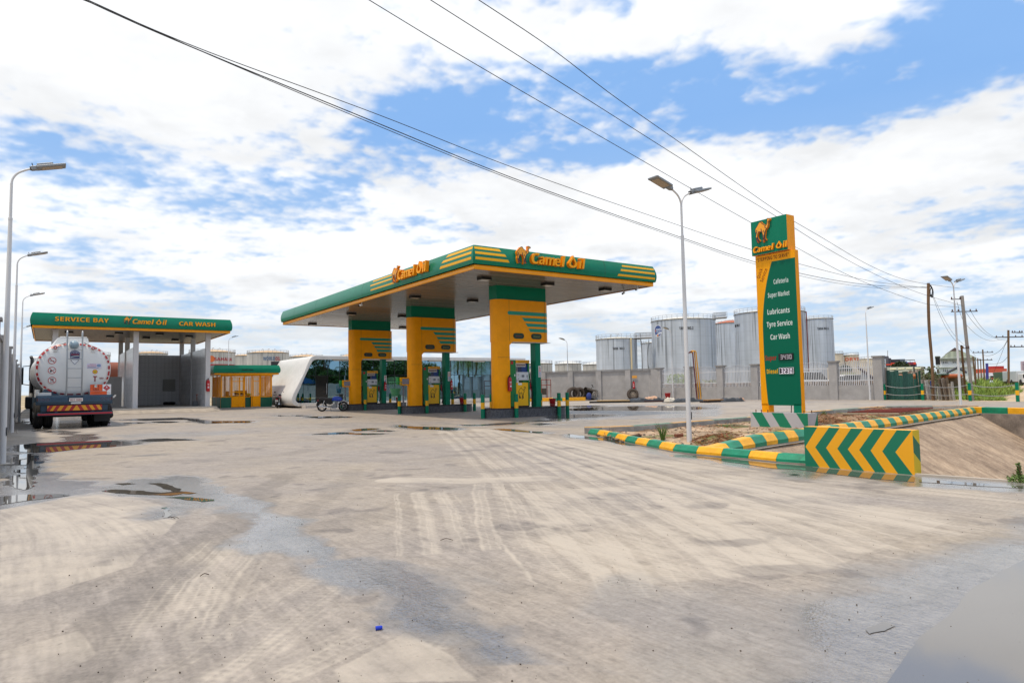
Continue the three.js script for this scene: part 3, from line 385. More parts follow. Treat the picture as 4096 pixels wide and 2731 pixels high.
for (let i = 0; i < 3; i++) {
  const zc = -[3.28, 11.43, 19.75][i], D = 0.76, r = D / 2, at = (g) => g.translate(0, 0, zc);
  const p = part('pump_gantry', at(prep([toCreasedNormals(upright(stad(2.83, 5.72, D), 3.22, 5.02), 0.5), toCreasedNormals(upright([...stad(2.86, 4.2, D, 12).slice(0, 13), [3.5, -r], [3.5, r]].map(([x, y]) => [x, y]), 0.405, 3.22), 0.5), upright([[3.5, -r + 0.001], [3.66, -r + 0.001], [3.66, r - 0.001], [3.5, r - 0.001]], 3.2, 3.22)])), M.yellow, canopy);
  part('gusset', at(ex([[3.5, 3.22], [3.5, 3.06], [3.66, 3.22]], D - 0.01).translate(0, 0, -r + 0.005)), M.yellow, p);
  part('soffit_plate', at(bx(2.1, 0.02, D - 0.04, 4.66, 3.208, 0)), M.white, p);
  for (const x of [3.5, 5.4]) part('joint', at(bx(0.012, 1.78, 0.006, x, 4.12, r)), mt('#8a5c06', 0.6), p);
  part('joint', at(bx(0.62, 0.012, 0.004, 3.2, 2.55, r - 0.001)), mt('#8a5c06', 0.6), p);
  part('cap', at(bx(2.62, 0.62, 0.62, 4.25, 5.32, -0.03, 0.02)), M.green, p);
  const post = part('post', at(bx(0.28, 2.82, 0.38, 5.12, 1.81, 0.02, 0.012)), M.green, p);
  const w = panel(0.16, 0.5, [mt('#ffffff', 0.4, { map: warnTex })], 5.2, i ? 1.92 : 1.95, zc + 0.214, 'warning_label', p);
  for (const [y0, y1, a0, a1] of [[4.37, 4.53, 3.5, 3.5], [4.12, 4.27, 4.29, 4.17], [3.89, 4.03, 4.46, 4.34], [3.66, 3.81, 4.60, 4.50]]) { // wraps round the right-hand end
    const pos = [], idx = [], R = r + 0.004, xe = 5.72 - r, n = 14; for (let q = 0; q <= n; q++) for (let t = 0; t < 2; t++) { const a = t ? a1 : a0, y = t ? y1 : y0; let x, z; if (q < 4) { x = mixn(a, xe, q / 4); z = R; } else { const th = Math.PI / 2 - Math.PI * (q - 4) / (n - 4); x = xe + R * Math.cos(th); z = R * Math.sin(th); } pos.push(x, y, z + zc); }
    for (let q = 0; q < n; q++) { const k = q * 2; idx.push(k, k + 2, k + 1, k + 2, k + 3, k + 1); } const g = new THREE.BufferGeometry(); g.setAttribute('position', new THREE.Float32BufferAttribute(pos, 3)); g.setAttribute('uv', new THREE.Float32BufferAttribute(new Float32Array(pos.length / 3 * 2), 2)); g.setIndex(idx); g.computeVertexNormals(); part('stripe', g, mt('#009078', 0.35, { side: THREE.DoubleSide }), p);
  }
  part('stripe', at(cy(0.08, 0.08, 0.004, 3.5, 4.45, r + 0.003, 16, 'z')), mt('#009078', 0.35), p);
  for (const [k, x] of [[0, 3.97], [1, 4.92]]) { const s = shp(stad(x - 0.28, x + 0.28, 0.24, 6)); const pl = part('price_plate', at(ex(s, 0.02).translate(0, 3.475, r)), M.black, p); part('price_text', at(new THREE.PlaneGeometry(0.46, 0.22).translate(x, 3.475, r + 0.024)), plates[k], pl); }
}

// ---------------------------------------------------------------- pump islands, dispensers and what stands on them
const NEAR = ['nearest', 'middle', 'farthest'], ZI = [-3.45, -11.6, -19.9];
const granite = dataTex(256, 256, (u, v) => { const q = vn(u * 128, v * 128) * 0.6 + vn(u * 64 + 9, v * 64) * 0.4, f = 74 + (q - 0.5) * 150 + (fbm(u * 6, v * 6, 3) - 0.5) * 40; return [f, f * 1.0, f * 1.05]; }); granite.repeat.set(1.6, 1.6);
const mGranite = mt('#ffffff', 0.45, { map: granite });
const island = thing('pump_island', '', 'pump island', toW(ORI, 0, 0, ZI[0]), TH, 'granite pump islands');
{
  const s = stad(2.5, 6.75, 1.15, 16); const g = upright(s, 0, 0.37); part('kerb', toCreasedNormals(g, 0.5), mGranite, island);
  part('slab', ex(s, 0.03, 0.012).rotateX(-Math.PI / 2).translate(0, 0.365, 0), mt('#8d8a86', 0.6, { map: granite }), island);
}
const islands = [island, dup(island, toW(ORI, 0, 0, ZI[1])), dup(island, toW(ORI, 0, 0, ZI[2]))];
islands.forEach((o, i) => { o.userData.label = `dark speckled granite pump island with rounded ends, the ${NEAR[i]} of three under the canopy`; });

const headTex = canvasTex(256, 64, (x, w, h) => { x.fillStyle = '#f2a80e'; x.fillRect(0, 0, w, h); x.fillStyle = '#2a2018'; x.font = 'italic bold 46px sans-serif'; x.textAlign = 'center'; x.textBaseline = 'middle'; x.fillText('Camel Oil', w / 2 + 6, h / 2 + 2); });
const doorTex = canvasTex(320, 480, (x, w, h) => { x.fillStyle = '#f0b708'; x.fillRect(0, 0, w, h); x.lineJoin = 'round'; camelLines(x, 252, 62, 338, null, '#2a1e08', 10); });
const consoleTex = canvasTex(256, 128, (x, w, h) => { x.fillStyle = '#cfd2d6'; x.fillRect(0, 0, w, h); x.strokeStyle = '#9a9ea4'; x.lineWidth = 2; x.strokeRect(66, 6, 134, 116); x.fillStyle = '#6a7078'; x.fillRect(108, 42, 56, 40); x.fillStyle = '#8a8f96'; x.fillRect(212, 44, 30, 42); x.fillStyle = '#a87a2c'; x.beginPath(); x.arc(34, 38, 9, 0, 7); x.fill(); x.fillStyle = '#333'; x.fillRect(28, 60, 12, 7); x.fillRect(28, 98, 14, 14); x.fillRect(222, 98, 14, 14); x.fillStyle = '#9a6a74'; x.fillRect(112, 96, 10, 8); x.fillRect(140, 96, 10, 8); for (const y of [46, 60, 74]) { x.fillStyle = '#777'; x.fillRect(84, y, 16, 3); } });
const readTex = canvasTex(256, 48, (x, w, h) => { x.fillStyle = '#7a6a60'; x.fillRect(0, 0, w, h); x.fillStyle = '#a23a30'; x.font = 'bold 30px monospace'; x.fillText('088 80.0', 10, 35); });
const hose = mt('#141414', 0.5);
function makeDispenser() {
  const t = thing('fuel_dispenser', '', 'fuel dispenser', toW(ORI, 3.72, 0.395, ZI[0]), TH, 'yellow and green fuel dispensers'), W = 1.02, H = 2.06, D = 0.46;
  part('plinth', bx(W - 0.04, 0.08, D - 0.04, W / 2, 0.04, 0), M.black, t);
  part('side_panel', bx(0.3, H - 0.06, D, 0.15, H / 2 + 0.03, 0, 0.012), mt('#0d7a3c', 0.35), t);
  part('side_panel', bx(0.06, H - 0.16, D, W - 0.03, H / 2 - 0.02, 0, 0.01), mt('#0d7a3c', 0.35), t);
  const door = part('door_panel', bx(W - 0.37, 1.0, D - 0.06, 0.635, 0.58, 0.0, 0.006), M.yellowGloss, t);
  panel(W - 0.39, 0.98, [mt('#ffffff', 0.3, { map: doorTex })], 0.635, 0.58, D / 2 - 0.026, 'camel_print', door, 0.008);
  part('notice', bx(0.2, 0.09, 0.004, 0.52, 1.02, D / 2 - 0.018), M.whitePaint, door);
  part('inner_panel', [bx(0.3, 0.34, D - 0.14, 0.85, 1.24, 0)], mt('#0d7a3c', 0.4), t);
  part('inner_panel', bx(0.32, 0.56, D - 0.14, 0.82, 1.74, 0), mt('#123a7c', 0.4), t);
  const con = part('console', bx(W - 0.36, 0.36, D, 0.65, 1.36, 0, 0.01), M.white, t); panel(W - 0.38, 0.34, [mt('#ffffff', 0.35, { map: consoleTex })], 0.65, 1.36, D / 2 + 0.002, 'keypad', con);
  const dis = part('display', bx(W - 0.5, 0.15, D - 0.02, 0.57, 1.845, 0, 0.01), M.whitePaint, t); panel(W - 0.54, 0.09, [mt('#ffffff', 0.25, { map: readTex })], 0.57, 1.845, D / 2 - 0.006, 'readout', dis);
  const hd = part('header', bx(W - 0.3, 0.135, D + 0.02, 0.665, H - 0.068, 0, 0.01), M.yellowGloss, t); panel(W - 0.33, 0.12, [mt('#ffffff', 0.3, { map: headTex })], 0.665, H - 0.068, D / 2 + 0.012, 'name_print', hd);
  for (const [x, lab] of [[-0.06, 0], [W + 0.05, 1]]) {
    const n = part('nozzle_boot', bx(0.1, 0.34, 0.16, x + (lab ? -0.02 : 0.02), 0.95, 0.1, 0.02), M.black, t);
    part('nozzle', [bx(0.07, 0.18, 0.07, x + (lab ? 0.03 : -0.03), 0.98, 0.16, 0.015), rod([x + (lab ? 0.03 : -0.03), 0.92, 0.16], [x + (lab ? 0.05 : -0.05), 0.72, 0.2], 0.018)], M.red, n);
    part('hose', tb([[x, 1.78, 0.02], [x + (lab ? 0.1 : -0.1), 1.3, 0.05], [x + (lab ? 0.15 : -0.12), 0.6, 0.1], [x + (lab ? 0.12 : -0.06), 0.16, 0.16], [x + (lab ? 0.06 : 0.04), 0.1, 0.2], [x + (lab ? 0.1 : 0.06), 0.5, 0.22], [x + (lab ? 0.05 : -0.04), 1.0, 0.2], [x + (lab ? 0.02 : -0.02), 1.12, 0.14]], 0.018, 40, 8), hose, t);
  }
  part('red_corner', bx(0.12, 0.14, 0.01, 0.1, H - 0.12, D / 2 + 0.004), M.red, t); part('approval_tag', bx(0.05, 0.09, 0.004, 0.24, 1.4, D / 2 + 0.002), M.whitePaint, t);
  return t;
}
const disp = [makeDispenser()]; for (let i = 1; i < 3; i++) disp.push(dup(disp[0], toW(ORI, 3.72, 0.395, ZI[i])));
disp.forEach((o, i) => { o.userData.label = `yellow and green fuel dispenser with camel drawing on the ${NEAR[i]} pump island`; });

function makeBollard(name, label, h, r, p, group, cuts = [0.40, 0.66]) {
  const t = thing(name, label, 'bollard', p, 0, group);
  part('green_band', cy(r, r, h * cuts[0], 0, h * cuts[0] / 2, 0, 18), M.greenGloss, t); part('yellow_band', cy(r, r, h * (cuts[1] - cuts[0]), 0, h * (cuts[0] + cuts[1]) / 2, 0, 18), M.band, t); part('green_band', toCreasedNormals(lathe([[r, 0], [r, h * (1 - cuts[1]) - 0.012], [r - 0.012, h * (1 - cuts[1])], [0, h * (1 - cuts[1])]], 18).translate(0, h * cuts[1], 0), 0.6), M.greenGloss, t); return t;
}
const BP = [['left tip', 2.42, 0.05], ['front left corner', 3.7, 0.68], ['front right corner', 6.0, 0.68], ['right tip', 6.93, 0.12], ['rear left corner', 3.35, -0.72], ['rear right corner', 6.0, -0.68]];
const boll = makeBollard('bollard', '', 1.0, 0.085, [0, 0, 0], 'green and yellow bollards round the pump islands');
let firstB = true; for (let i = 0; i < 3; i++) for (const [w, x, z] of BP) { const p = toW(ORI, x, 0, ZI[i] + z), lab = `green and yellow banded bollard at the ${w} of the ${NEAR[i]} pump island`; if (firstB) { boll.position.set(...p); boll.userData.label = lab; firstB = false; } else dup(boll, p, 0, lab); }

const tagTex = canvasTex(64, 96, (x, w, h) => { x.fillStyle = '#b3121c'; x.fillRect(0, 0, w, h); x.fillStyle = '#e8e8ec'; x.fillRect(8, 8, 48, 10); x.fillStyle = '#e9c9c9'; for (const y of [26, 34, 42, 50]) x.fillRect(12, y, 40, 3); x.fillStyle = '#dfe3ee'; x.fillRect(8, 66, 48, 20); });
function makeExtinguisher(label, p, s = 1, turn = TH) {
  const t = thing('fire_extinguisher', label, 'fire extinguisher', p, turn, 'red fire extinguishers hung about the station');
  part('cylinder', lathe([[0, 0], [0.075, 0], [0.085, 0.02], [0.085, 0.46], [0.07, 0.53], [0.03, 0.57], [0, 0.57]].map(([x, y]) => [x * s, y * s]), 20), M.red, t);
  part('valve', [cy(0.02 * s, 0.02 * s, 0.06 * s, 0, 0.6 * s, 0), bx(0.03 * s, 0.02 * s, 0.13 * s, 0, 0.64 * s, 0.03 * s), bx(0.03 * s, 0.015 * s, 0.12 * s, 0, 0.61 * s, 0.04 * s)], M.black, t);
  part('hose', tb([[0, 0.6 * s, 0.02], [-0.07 * s, 0.58 * s, 0.03], [-0.1 * s, 0.45 * s, 0.02], [-0.095 * s, 0.15 * s, 0.02], [-0.09 * s, 0.05 * s, 0.02]], 0.012 * s, 20), M.black, t);
  const l = part('printed_label', new THREE.CylinderGeometry(0.0865 * s, 0.0865 * s, 0.26 * s, 12, 1, true, -0.6, 1.2).translate(0, 0.27 * s, 0), mt('#ffffff', 0.4, { map: tagTex }), t); return t;
}
makeExtinguisher('red fire extinguisher on the yellow pillar of the nearest pump island', toW(ORI, 3.42, 1.12, ZI[0] + 0.62), 1.05);
makeExtinguisher('red fire extinguisher on the green post of the middle pump island', toW(ORI, 5.37, 1.2, ZI[1] + 0.3), 0.95);
makeExtinguisher('red fire extinguisher on the green post of the farthest pump island', toW(ORI, 5.12, 1.2, ZI[2] + 0.5), 0.95);
const bucketTex = canvasTex(128, 64, (x, w, h) => { x.fillStyle = '#9c1218'; x.fillRect(0, 0, w, h); x.fillStyle = '#d8b8b8'; x.font = 'bold 22px sans-serif'; x.textAlign = 'center'; x.fillText('SAND', w / 2, 30); });
function makeBucket(label, p, s = 1) {
  const t = thing('sand_bucket', label, 'bucket', p, 0, 'red sand buckets');
  part('pail', new THREE.LatheGeometry([[0, 0.01], [0.11, 0.01], [0.15, 0.34], [0.158, 0.345], [0.158, 0.355], [0.145, 0.35], [0.105, 0.03], [0, 0.03]].map(([x, y]) => new THREE.Vector2(x * s, y * s)), 24), mt('#ffffff', 0.45, { map: bucketTex }), t);
  part('handle', tb([[-0.15 * s, 0.33 * s, 0], [-0.17 * s, 0.2 * s, 0.06], [-0.08 * s, 0.1 * s, 0.15 * s], [0.08 * s, 0.1 * s, 0.15 * s], [0.17 * s, 0.2 * s, 0.06], [0.15 * s, 0.33 * s, 0]], 0.006, 20, 6), M.steel, t);
  part('sand', cy(0.135 * s, 0.13 * s, 0.02, 0, 0.27 * s, 0), mt('#8a7a5c', 0.95), t); return t;
}
makeBucket('red sand bucket by the right end of the nearest pump island', toW(ORI, 6.05, 0.395, ZI[0] + 0.15)); makeBucket('red sand bucket behind the right end of the middle pump island', toW(ORI, 6.15, 0.395, ZI[1] + 0.1)); makeBucket('red sand bucket behind the right end of the farthest pump island', toW(ORI, 6.2, 0.395, ZI[2] + 0.1));
// payment terminals on grey posts with mesh bins hung beside them
const scr = mt('#8c8a94', 0.15);
function makeTerminal(label, p) {
  const t = thing('payment_terminal', label, 'terminal', p, TH, 'yellow payment terminals');
  part('post', bx(0.07, 1.1, 0.07, 0, 0.55, 0, 0.008), mt('#7d7d86', 0.5), t); const h = part('housing', bx(0.56, 0.42, 0.12, 0.06, 1.28, 0.09, 0.015), M.yellowGloss, t); part('screen', bx(0.42, 0.29, 0.01, 0.08, 1.28, 0.152), scr, h);
  part('back_box', bx(0.3, 0.38, 0.2, -0.19, 1.3, -0.06, 0.015), mt('#1d8f3a', 0.4), t); return t;
}
makeTerminal('yellow framed payment terminal on grey post at the left end of the middle pump island', toW(ORI, 2.62, 0.395, ZI[1] + 0.12)); makeTerminal('yellow framed payment terminal on grey post at the left end of the farthest pump island', toW(ORI, 2.62, 0.395, ZI[2] + 0.12));
function makeBasket(label, p, hex, h, r0, r1) {
  const t = thing('mesh_basket', label, 'bin', p, TH), m = mt(hex, 0.5), g = []; const n = 14; for (let i = 0; i < n; i++) { const a = i / n * 6.283; g.push(rod([r0 * Math.cos(a), 0, r0 * Math.sin(a)], [r1 * Math.cos(a), h, r1 * Math.sin(a)], 0.006, 5)); } for (let k = 0; k <= 6; k++) { const r = mixn(r0, r1, k / 6); g.push(tr(new THREE.TorusGeometry(r, k === 6 ? 0.018 : 0.006, 5, 24), 0, h * k / 6, 0, Math.PI / 2)); } g.push(cy(r0, r0, 0.012, 0, 0.006, 0));
  part('mesh', g, m, t); part('liner', lathe([[r0 * 0.92, 0.02], [r1 * 0.93, h * 0.55]], 20), mp(hex, 0.6, { transmission: 0.35, thickness: 0, side: THREE.DoubleSide }), t); return t;
}
makeBasket('pale green mesh bin hanging left of the middle pump island', toW(ORI, 2.16, 0.93, ZI[1] + 0.15), '#4f9a6c', 0.72, 0.19, 0.32); makeBasket('blue mesh bin hanging left of the farthest pump island', toW(ORI, 2.2, 1.1, ZI[2] + 0.15), '#176a86', 0.48, 0.12, 0.18);
{ const t = thing('notice_board', 'small red and white notice on a post beside the farthest dispenser', 'sign', toW(ORI, 3.56, 0.395, ZI[2] - 0.3), TH); part('post', rod([0, 0, 0], [0, 1.9, 0], 0.02), M.steel, t); part('board', bx(0.24, 0.22, 0.02, 0, 1.72, 0.02), mt('#ffffff', 0.5, { map: canvasTex(64, 64, (x) => { x.fillStyle = '#e4e0e4'; x.fillRect(0, 0, 64, 64); x.fillStyle = '#c03040'; x.fillRect(6, 22, 52, 8); x.fillRect(6, 36, 52, 5); x.fillRect(6, 48, 40, 5); x.fillStyle = '#e0a020'; x.fillRect(18, 2, 28, 14); }) }), t); }

// ---------------------------------------------------------------- service bay and car wash
const BAY = [-29.9, 0, -42];
{
  const b = thing('service_bay', 'grey tiled service bay and car wash building under a green roof edge, behind the tanker', 'building', BAY, TH), W = 11.66, D = 12.8;
  const pr = BULGE(5.68, 6.47, 0.12); edgeRing(b, 'fascia_panel', pr, 0, W, -D, 0, M.greenTwo); edgeRing(b, 'trim', [[-0.06, 5.5], [0, 5.5], [0, 5.665], [-0.1, 5.665]], 0, W, -D, 0, mt('#ffffff', 0.38, { map: tYellow, side: THREE.DoubleSide }));
  part('roof_deck', [bx(W - 0.1, 0.06, D - 0.1, W / 2, 6.4, -D / 2), bx(W - 0.16, 0.03, D - 0.16, W / 2, 5.63, -D / 2)], M.soffitDark, b);
  const g = ex([[-0.102, 0.02], [-0.102, -0.012], [-0.09, -0.02], [0.09, -0.02], [0.102, -0.012], [0.102, 0.02]], W - 0.14).rotateY(Math.PI / 2).translate(0.07, 0, 0); const bs = mt('#5f5a54', 0.35); for (let i = 0; i < 50; i++) part('soffit_panel', g, bs, b).position.set(0, 5.575, -0.22 - i * 0.252);
  for (const [x, z] of [[4.9, -2.6], [7.4, -2.4], [9.6, -4], [4.6, -6], [7, -6.5], [9.2, -8], [2, -3]]) { const l = part('ceiling_light', bx(0.5, 0.12, 0.35, x, 5.5, z, 0.02), M.black, b); part('lens', bx(0.4, 0.01, 0.26, x, 5.436, z), mt('#b9b4aa', 0.25), l); }
  // tiles: off-white, a tone of their own each, with grey joints; some carry water marks
  const tile = dataTex(512, 512, (u, v) => { const X = u * 8, Y = v * 10, ix = X | 0, iy = Y | 0, fx = X - ix, fy = Y - iy; const j = fx < 0.025 || fy < 0.035 ? 0.78 : 1; const t = 0.96 + NT[(iy * 37 + ix * 11) & 65535] * 0.07 + (fbm(u * 20, v * 6, 3) - 0.5) * 0.08; const f = 188 * j * t; return [f * 1.13, f * 1.13, f * 1.14]; }); const mTile = mt('#ffffff', 0.28, { map: tile }); tile.repeat.set(1 / 4.8, 1 / 3.8);
  const darkTile = mt('#ffffff', 0.3, { map: dataTex(512, 512, (u, v) => { const X = u * 8, Y = v * 10, ix = X | 0, iy = Y | 0, fx = X - ix, fy = Y - iy; const j = fx < 0.03 || fy < 0.04 ? 0.85 : 1; const wv = 1 + 0.06 * Math.sin((fx + 0.25 * Math.sin(fy * 12.6)) * 12.6) ; const f = 190 * j * wv; return [f, f, f * 1.01]; }) }); darkTile.map.repeat.set(1 / 4.8, 1 / 3.8);
  part('floor', upright([[-0.4, -0.5], [10.75, -0.5], [10.75, 13.2], [-0.4, 13.2]], 0.0, 0.29), mt('#b3aca2', 0.8), b);
  { const pos = [[-0.4, 0.29, -0.3], [10.6, 0.29, -0.3], [-0.4, 0.012, 2.0], [10.25, 0.012, 2.1], [11.3, 0.012, -0.5], [10.75, 0.288, -0.6]], idx = [0, 2, 1, 2, 3, 1, 1, 3, 4, 1, 4, 5], g2 = new THREE.BufferGeometry(); g2.setAttribute('position', new THREE.Float32BufferAttribute(pos.flat(), 3)); g2.setIndex(idx); let q = g2.toNonIndexed(); q.computeVertexNormals(); q = uvBox(q, 3); const rt = patchy('#a59a8c', 0.22, 44); part('ramp', q, mt('#ffffff', 0.85, { map: rt, side: THREE.DoubleSide }), b); }
  const col = (x, z) => part('column', bx(0.31, 5.22, 0.31, x, 2.9, z - 0.155, 0.01), mt('#c6c4c4', 0.6), b);
  for (const z of [-0.8, -6.8, -12.2]) for (const x of [1.23, 5.8, 10.35]) col(x, z);
  const wall = (name, w, h, d, x, y, z, m) => part(name, uvBox(bx(w, h, d, x, y, z)), m, b);
  for (const [z0, z1] of [[-1.11, -6.8], [-7.11, -12.2]]) for (const x of [5.8, 10.35]) wall('tiled_wall', 0.2, 4.18, z0 - z1, x, 0.29 + 2.09, (z0 + z1) / 2, mTile);
  wall('tiled_wall', 4.2, 4.18, 0.2, 8.075, 2.38, -12.4, darkTile); part('wall_box', bx(0.95, 1.0, 0.16, 9.4, 1.95, -12.26, 0.02), mt('#93938f', 0.6), b);
  wall('side_wall', 4.0, 2.3, 0.2, 3.6, 1.44, -8.4, M.greyPlain); 
  letters('SERVICE BAY', 0.27, 0.06, 2.95, b, 1.15, 5.96, 0.11); letters('CAR WASH', 0.27, 0.06, 2.4, b, 8.26, 5.93, 0.11); brandSign(b, 5.42, 5.94, 0.11, 0.318, 0, 0.07);
  makeExtinguisher('red fire extinguisher on the right-hand front column of the car wash', toW(BAY, 10.35, 1.35, -0.68), 1.45);
  { const p = toW(BAY, 9.3, 0.31, -11.2); one('used_tyre', 'flat black tyre lying on the car wash floor against the back wall', 'tyre', tr(new THREE.TorusGeometry(0.34, 0.13, 10, 24), p[0], p[1] + 0.12, p[2], Math.PI / 2).scale(1, 1, 1), M.rubber); }
  { const t = thing('chair', 'dark chair left inside the car wash beside its left wall', 'chair', toW(BAY, 6.35, 0.29, -8.5), TH + 0.5); part('seat', bx(0.46, 0.05, 0.45, 0, 0.45, 0, 0.02), M.black, t); part('backrest', bx(0.46, 0.45, 0.05, 0, 0.75, -0.22, 0.02), M.black, t); for (const x of [-0.2, 0.2]) for (const z of [-0.19, 0.19]) part('leg', rod([x, 0, z], [x, 0.45, z], 0.018), M.black, t); }
  { const t = thing('water_tap', 'pressure washer standpipe standing at the right wall of the car wash', 'tap', toW(BAY, 9.95, 0.29, -3.2), TH); part('pump_body', bx(0.36, 0.4, 0.4, 0, 0.2, 0, 0.04), mt('#55585c', 0.5), t); part('pipe', [rod([0.1, 0.4, 0], [0.1, 0.85, 0], 0.025), rod([0.02, 0.85, 0], [0.18, 0.85, 0], 0.03)], M.rust, t); }
}
{ const p = [-36.56,3.44,-62]; const t = thing('storage_tank', 'rusty brown cylinder tank lying behind the wall left of the car wash', 'tank', [p[0], 0, p[2]], TH); part('shell', [cy(0.75, 0.75, 5, -1.4, p[1], 0, 24, 'x'), bx(0.3, p[1] - 0.6, 1, -2.4, (p[1] - 0.6) / 2, 0), bx(0.3, p[1] - 0.6, 1, 0.6, (p[1] - 0.6) / 2, 0)], mt('#8a5140', 0.8), t); }

// ---------------------------------------------------------------- generator kiosk
{
  const K0 = [-22.02, 0, -50], k = thing('generator_kiosk', 'small yellow barred kiosk with a rounded green roof edge beside the car wash', 'kiosk', K0, TH), W = 4.67, D = 4.2;
  const pr = BULGE(2.71, 3.29, 0.11); edgeRing(k, 'fascia_panel', pr, 0, W, -D, 0, M.greenTwo); edgeRing(k, 'trim', [[-0.06, 2.57], [0, 2.57], [0, 2.70], [-0.1, 2.70]], 0, W, -D, 0, mt('#ffffff', 0.38, { map: tYellow, side: THREE.DoubleSide }));
  part('roof_deck', [bx(W - 0.1, 0.05, D - 0.1, W / 2, 3.2, -D / 2), bx(W - 0.12, 0.03, D - 0.12, W / 2, 2.6, -D / 2)], M.white, k);
  letters('GENSET ROOM', 0.11, 0.01, 0.8, k, 1.92, 2.88, 0.115, 0, { mats: mt('#0c2a22', 0.6) });
  part('step', upright([[0.2, -0.2], [4.75, -0.2], [4.75, 4], [0.2, 4]], 0, 0.1), mt('#8f8a84', 0.8), k);
  const gb = mt('#0a5a44', 0.45), yb = M.yellow, z = -0.5;
  part('base_wall', [bx(0.73, 0.78, 0.15, 0.935, 0.49, z - 0.075)], gb, k); part('base_wall', bx(0.86, 0.74, 0.15, 3.87, 0.47, z - 0.075), gb, k); part('base_wall', bx(0.62, 0.76, 0.12, 2.54, 0.48, z - 0.3), gb, k);
  part('base_wall', bx(0.15, 0.78, 3.0, 0.645, 0.49, z - 1.65), gb, k); part('base_wall', bx(0.15, 0.78, 3.0, 4.225, 0.49, z - 1.65), gb, k); part('base_wall', bx(3.73, 0.78, 0.12, 2.43, 0.49, -3.85), gb, k);
  for (const x of [0.61, 1.29, 2.26, 2.80, 3.41, 4.26]) part('post', bx(0.085, 2.47, 0.085, x, 1.335, z - 0.06), yb, k); part('header', bx(3.74, 0.12, 0.1, 2.43, 2.52, z - 0.06), yb, k);
  for (const zz of [-2.2, -3.7]) for (const x of [0.61, 4.26]) part('post', bx(0.08, 2.47, 0.08, x, 1.335, zz), yb, k);
  const bar = bx(0.022, 1, 0.022, 0, 0.5, 0);
  const bars = (x0, x1, y0, y1, n, zz = z - 0.05) => { for (let i = 0; i <= n; i++) { const o = part('bar', bar, yb, k); o.position.set(mixn(x0, x1, i / n), y0, zz); o.scale.y = y1 - y0; } part('rail', bx(x1 - x0, 0.05, 0.05, (x0 + x1) / 2, y0, zz), yb, k); };
  bars(0.70, 4.2, 0.9, 2.46, 24, -3.8); bars(0.70, 1.21, 0.90, 2.46, 6); bars(2.34, 2.72, 0.88, 2.46, 5, z - 0.3); bars(3.49, 4.18, 0.86, 2.46, 8);
  for (let i = 0; i <= 22; i++) for (const x of [0.61, 4.24]) { const o = part('bar', bar, yb, k); o.position.set(x, 0.88, z - 0.2 - i * 0.14); o.scale.y = 1.58; } part('rail', [bx(0.05, 0.05, 3.2, 0.61, 0.9, -2.1), bx(0.05, 0.05, 3.2, 4.24, 0.9, -2.1)], yb, k);
  const door = (x0, x1, mid) => { const w = x1 - x0, d = part('door', [bx(0.05, 2.24, 0.05, x0 + 0.025, 1.26, z), bx(0.05, 2.24, 0.05, x1 - 0.025, 1.26, z), bx(w, 0.05, 0.05, x0 + w / 2, 2.38, z), bx(w, 0.05, 0.05, x0 + w / 2, 0.92, z), bx(w, 0.06, 0.05, x0 + w / 2, 0.17, z), bx(w, 0.05, 0.04, x0 + w / 2, 2.08, z)], yb, k); part('door_panel', [bx(w - 0.1, 0.7, 0.03, x0 + w / 2, 0.54, z), bx(w - 0.24, 0.5, 0.05, x0 + w / 2, 0.54, z, 0.01)], yb, d); const n = Math.max(3, Math.round(w / 0.095)); for (let i = 1; i < n; i++) { const o = part('bar', bar, yb, d); o.position.set(x0 + w * i / n, 0.92, z); o.scale.y = 1.46; } if (mid) part('mid_rail', bx(w, 0.06, 0.05, x0 + w / 2, 1.28, z), yb, d); part('handle', bx(0.03, 0.12, 0.05, x1 - 0.05, 1.1, z + 0.04), M.dark, d); };
  door(1.34, 1.86, 1); door(1.87, 2.2, 1); door(2.86, 3.36, 0);
  const gs = thing('generator', 'dark generator set standing inside the barred kiosk', 'generator', toW(K0, 2.2, 0.1, -2.4), TH); part('engine', [bx(1.5, 0.7, 0.8, 0, 0.55, 0, 0.05), cy(0.18, 0.18, 0.9, 0.2, 1.1, 0, 16, 'x')], M.dark, gs); part('panel_box', bx(0.35, 0.5, 0.3, -0.9, 1.0, 0.2, 0.02), mt('#7c2b22', 0.5), gs); part('yellow_case', bx(0.3, 0.22, 0.2, 0.75, 0.95, 0.2, 0.02), mt('#b9c81c', 0.5), gs);
  one('soil_pipe', 'thin white pipe standing inside the kiosk behind the bars', 'pipe', rod(toW(K0, 1.14, 0.1, -2), toW(K0, 1.14, 2.5, -2), 0.06, 12), M.white);
}

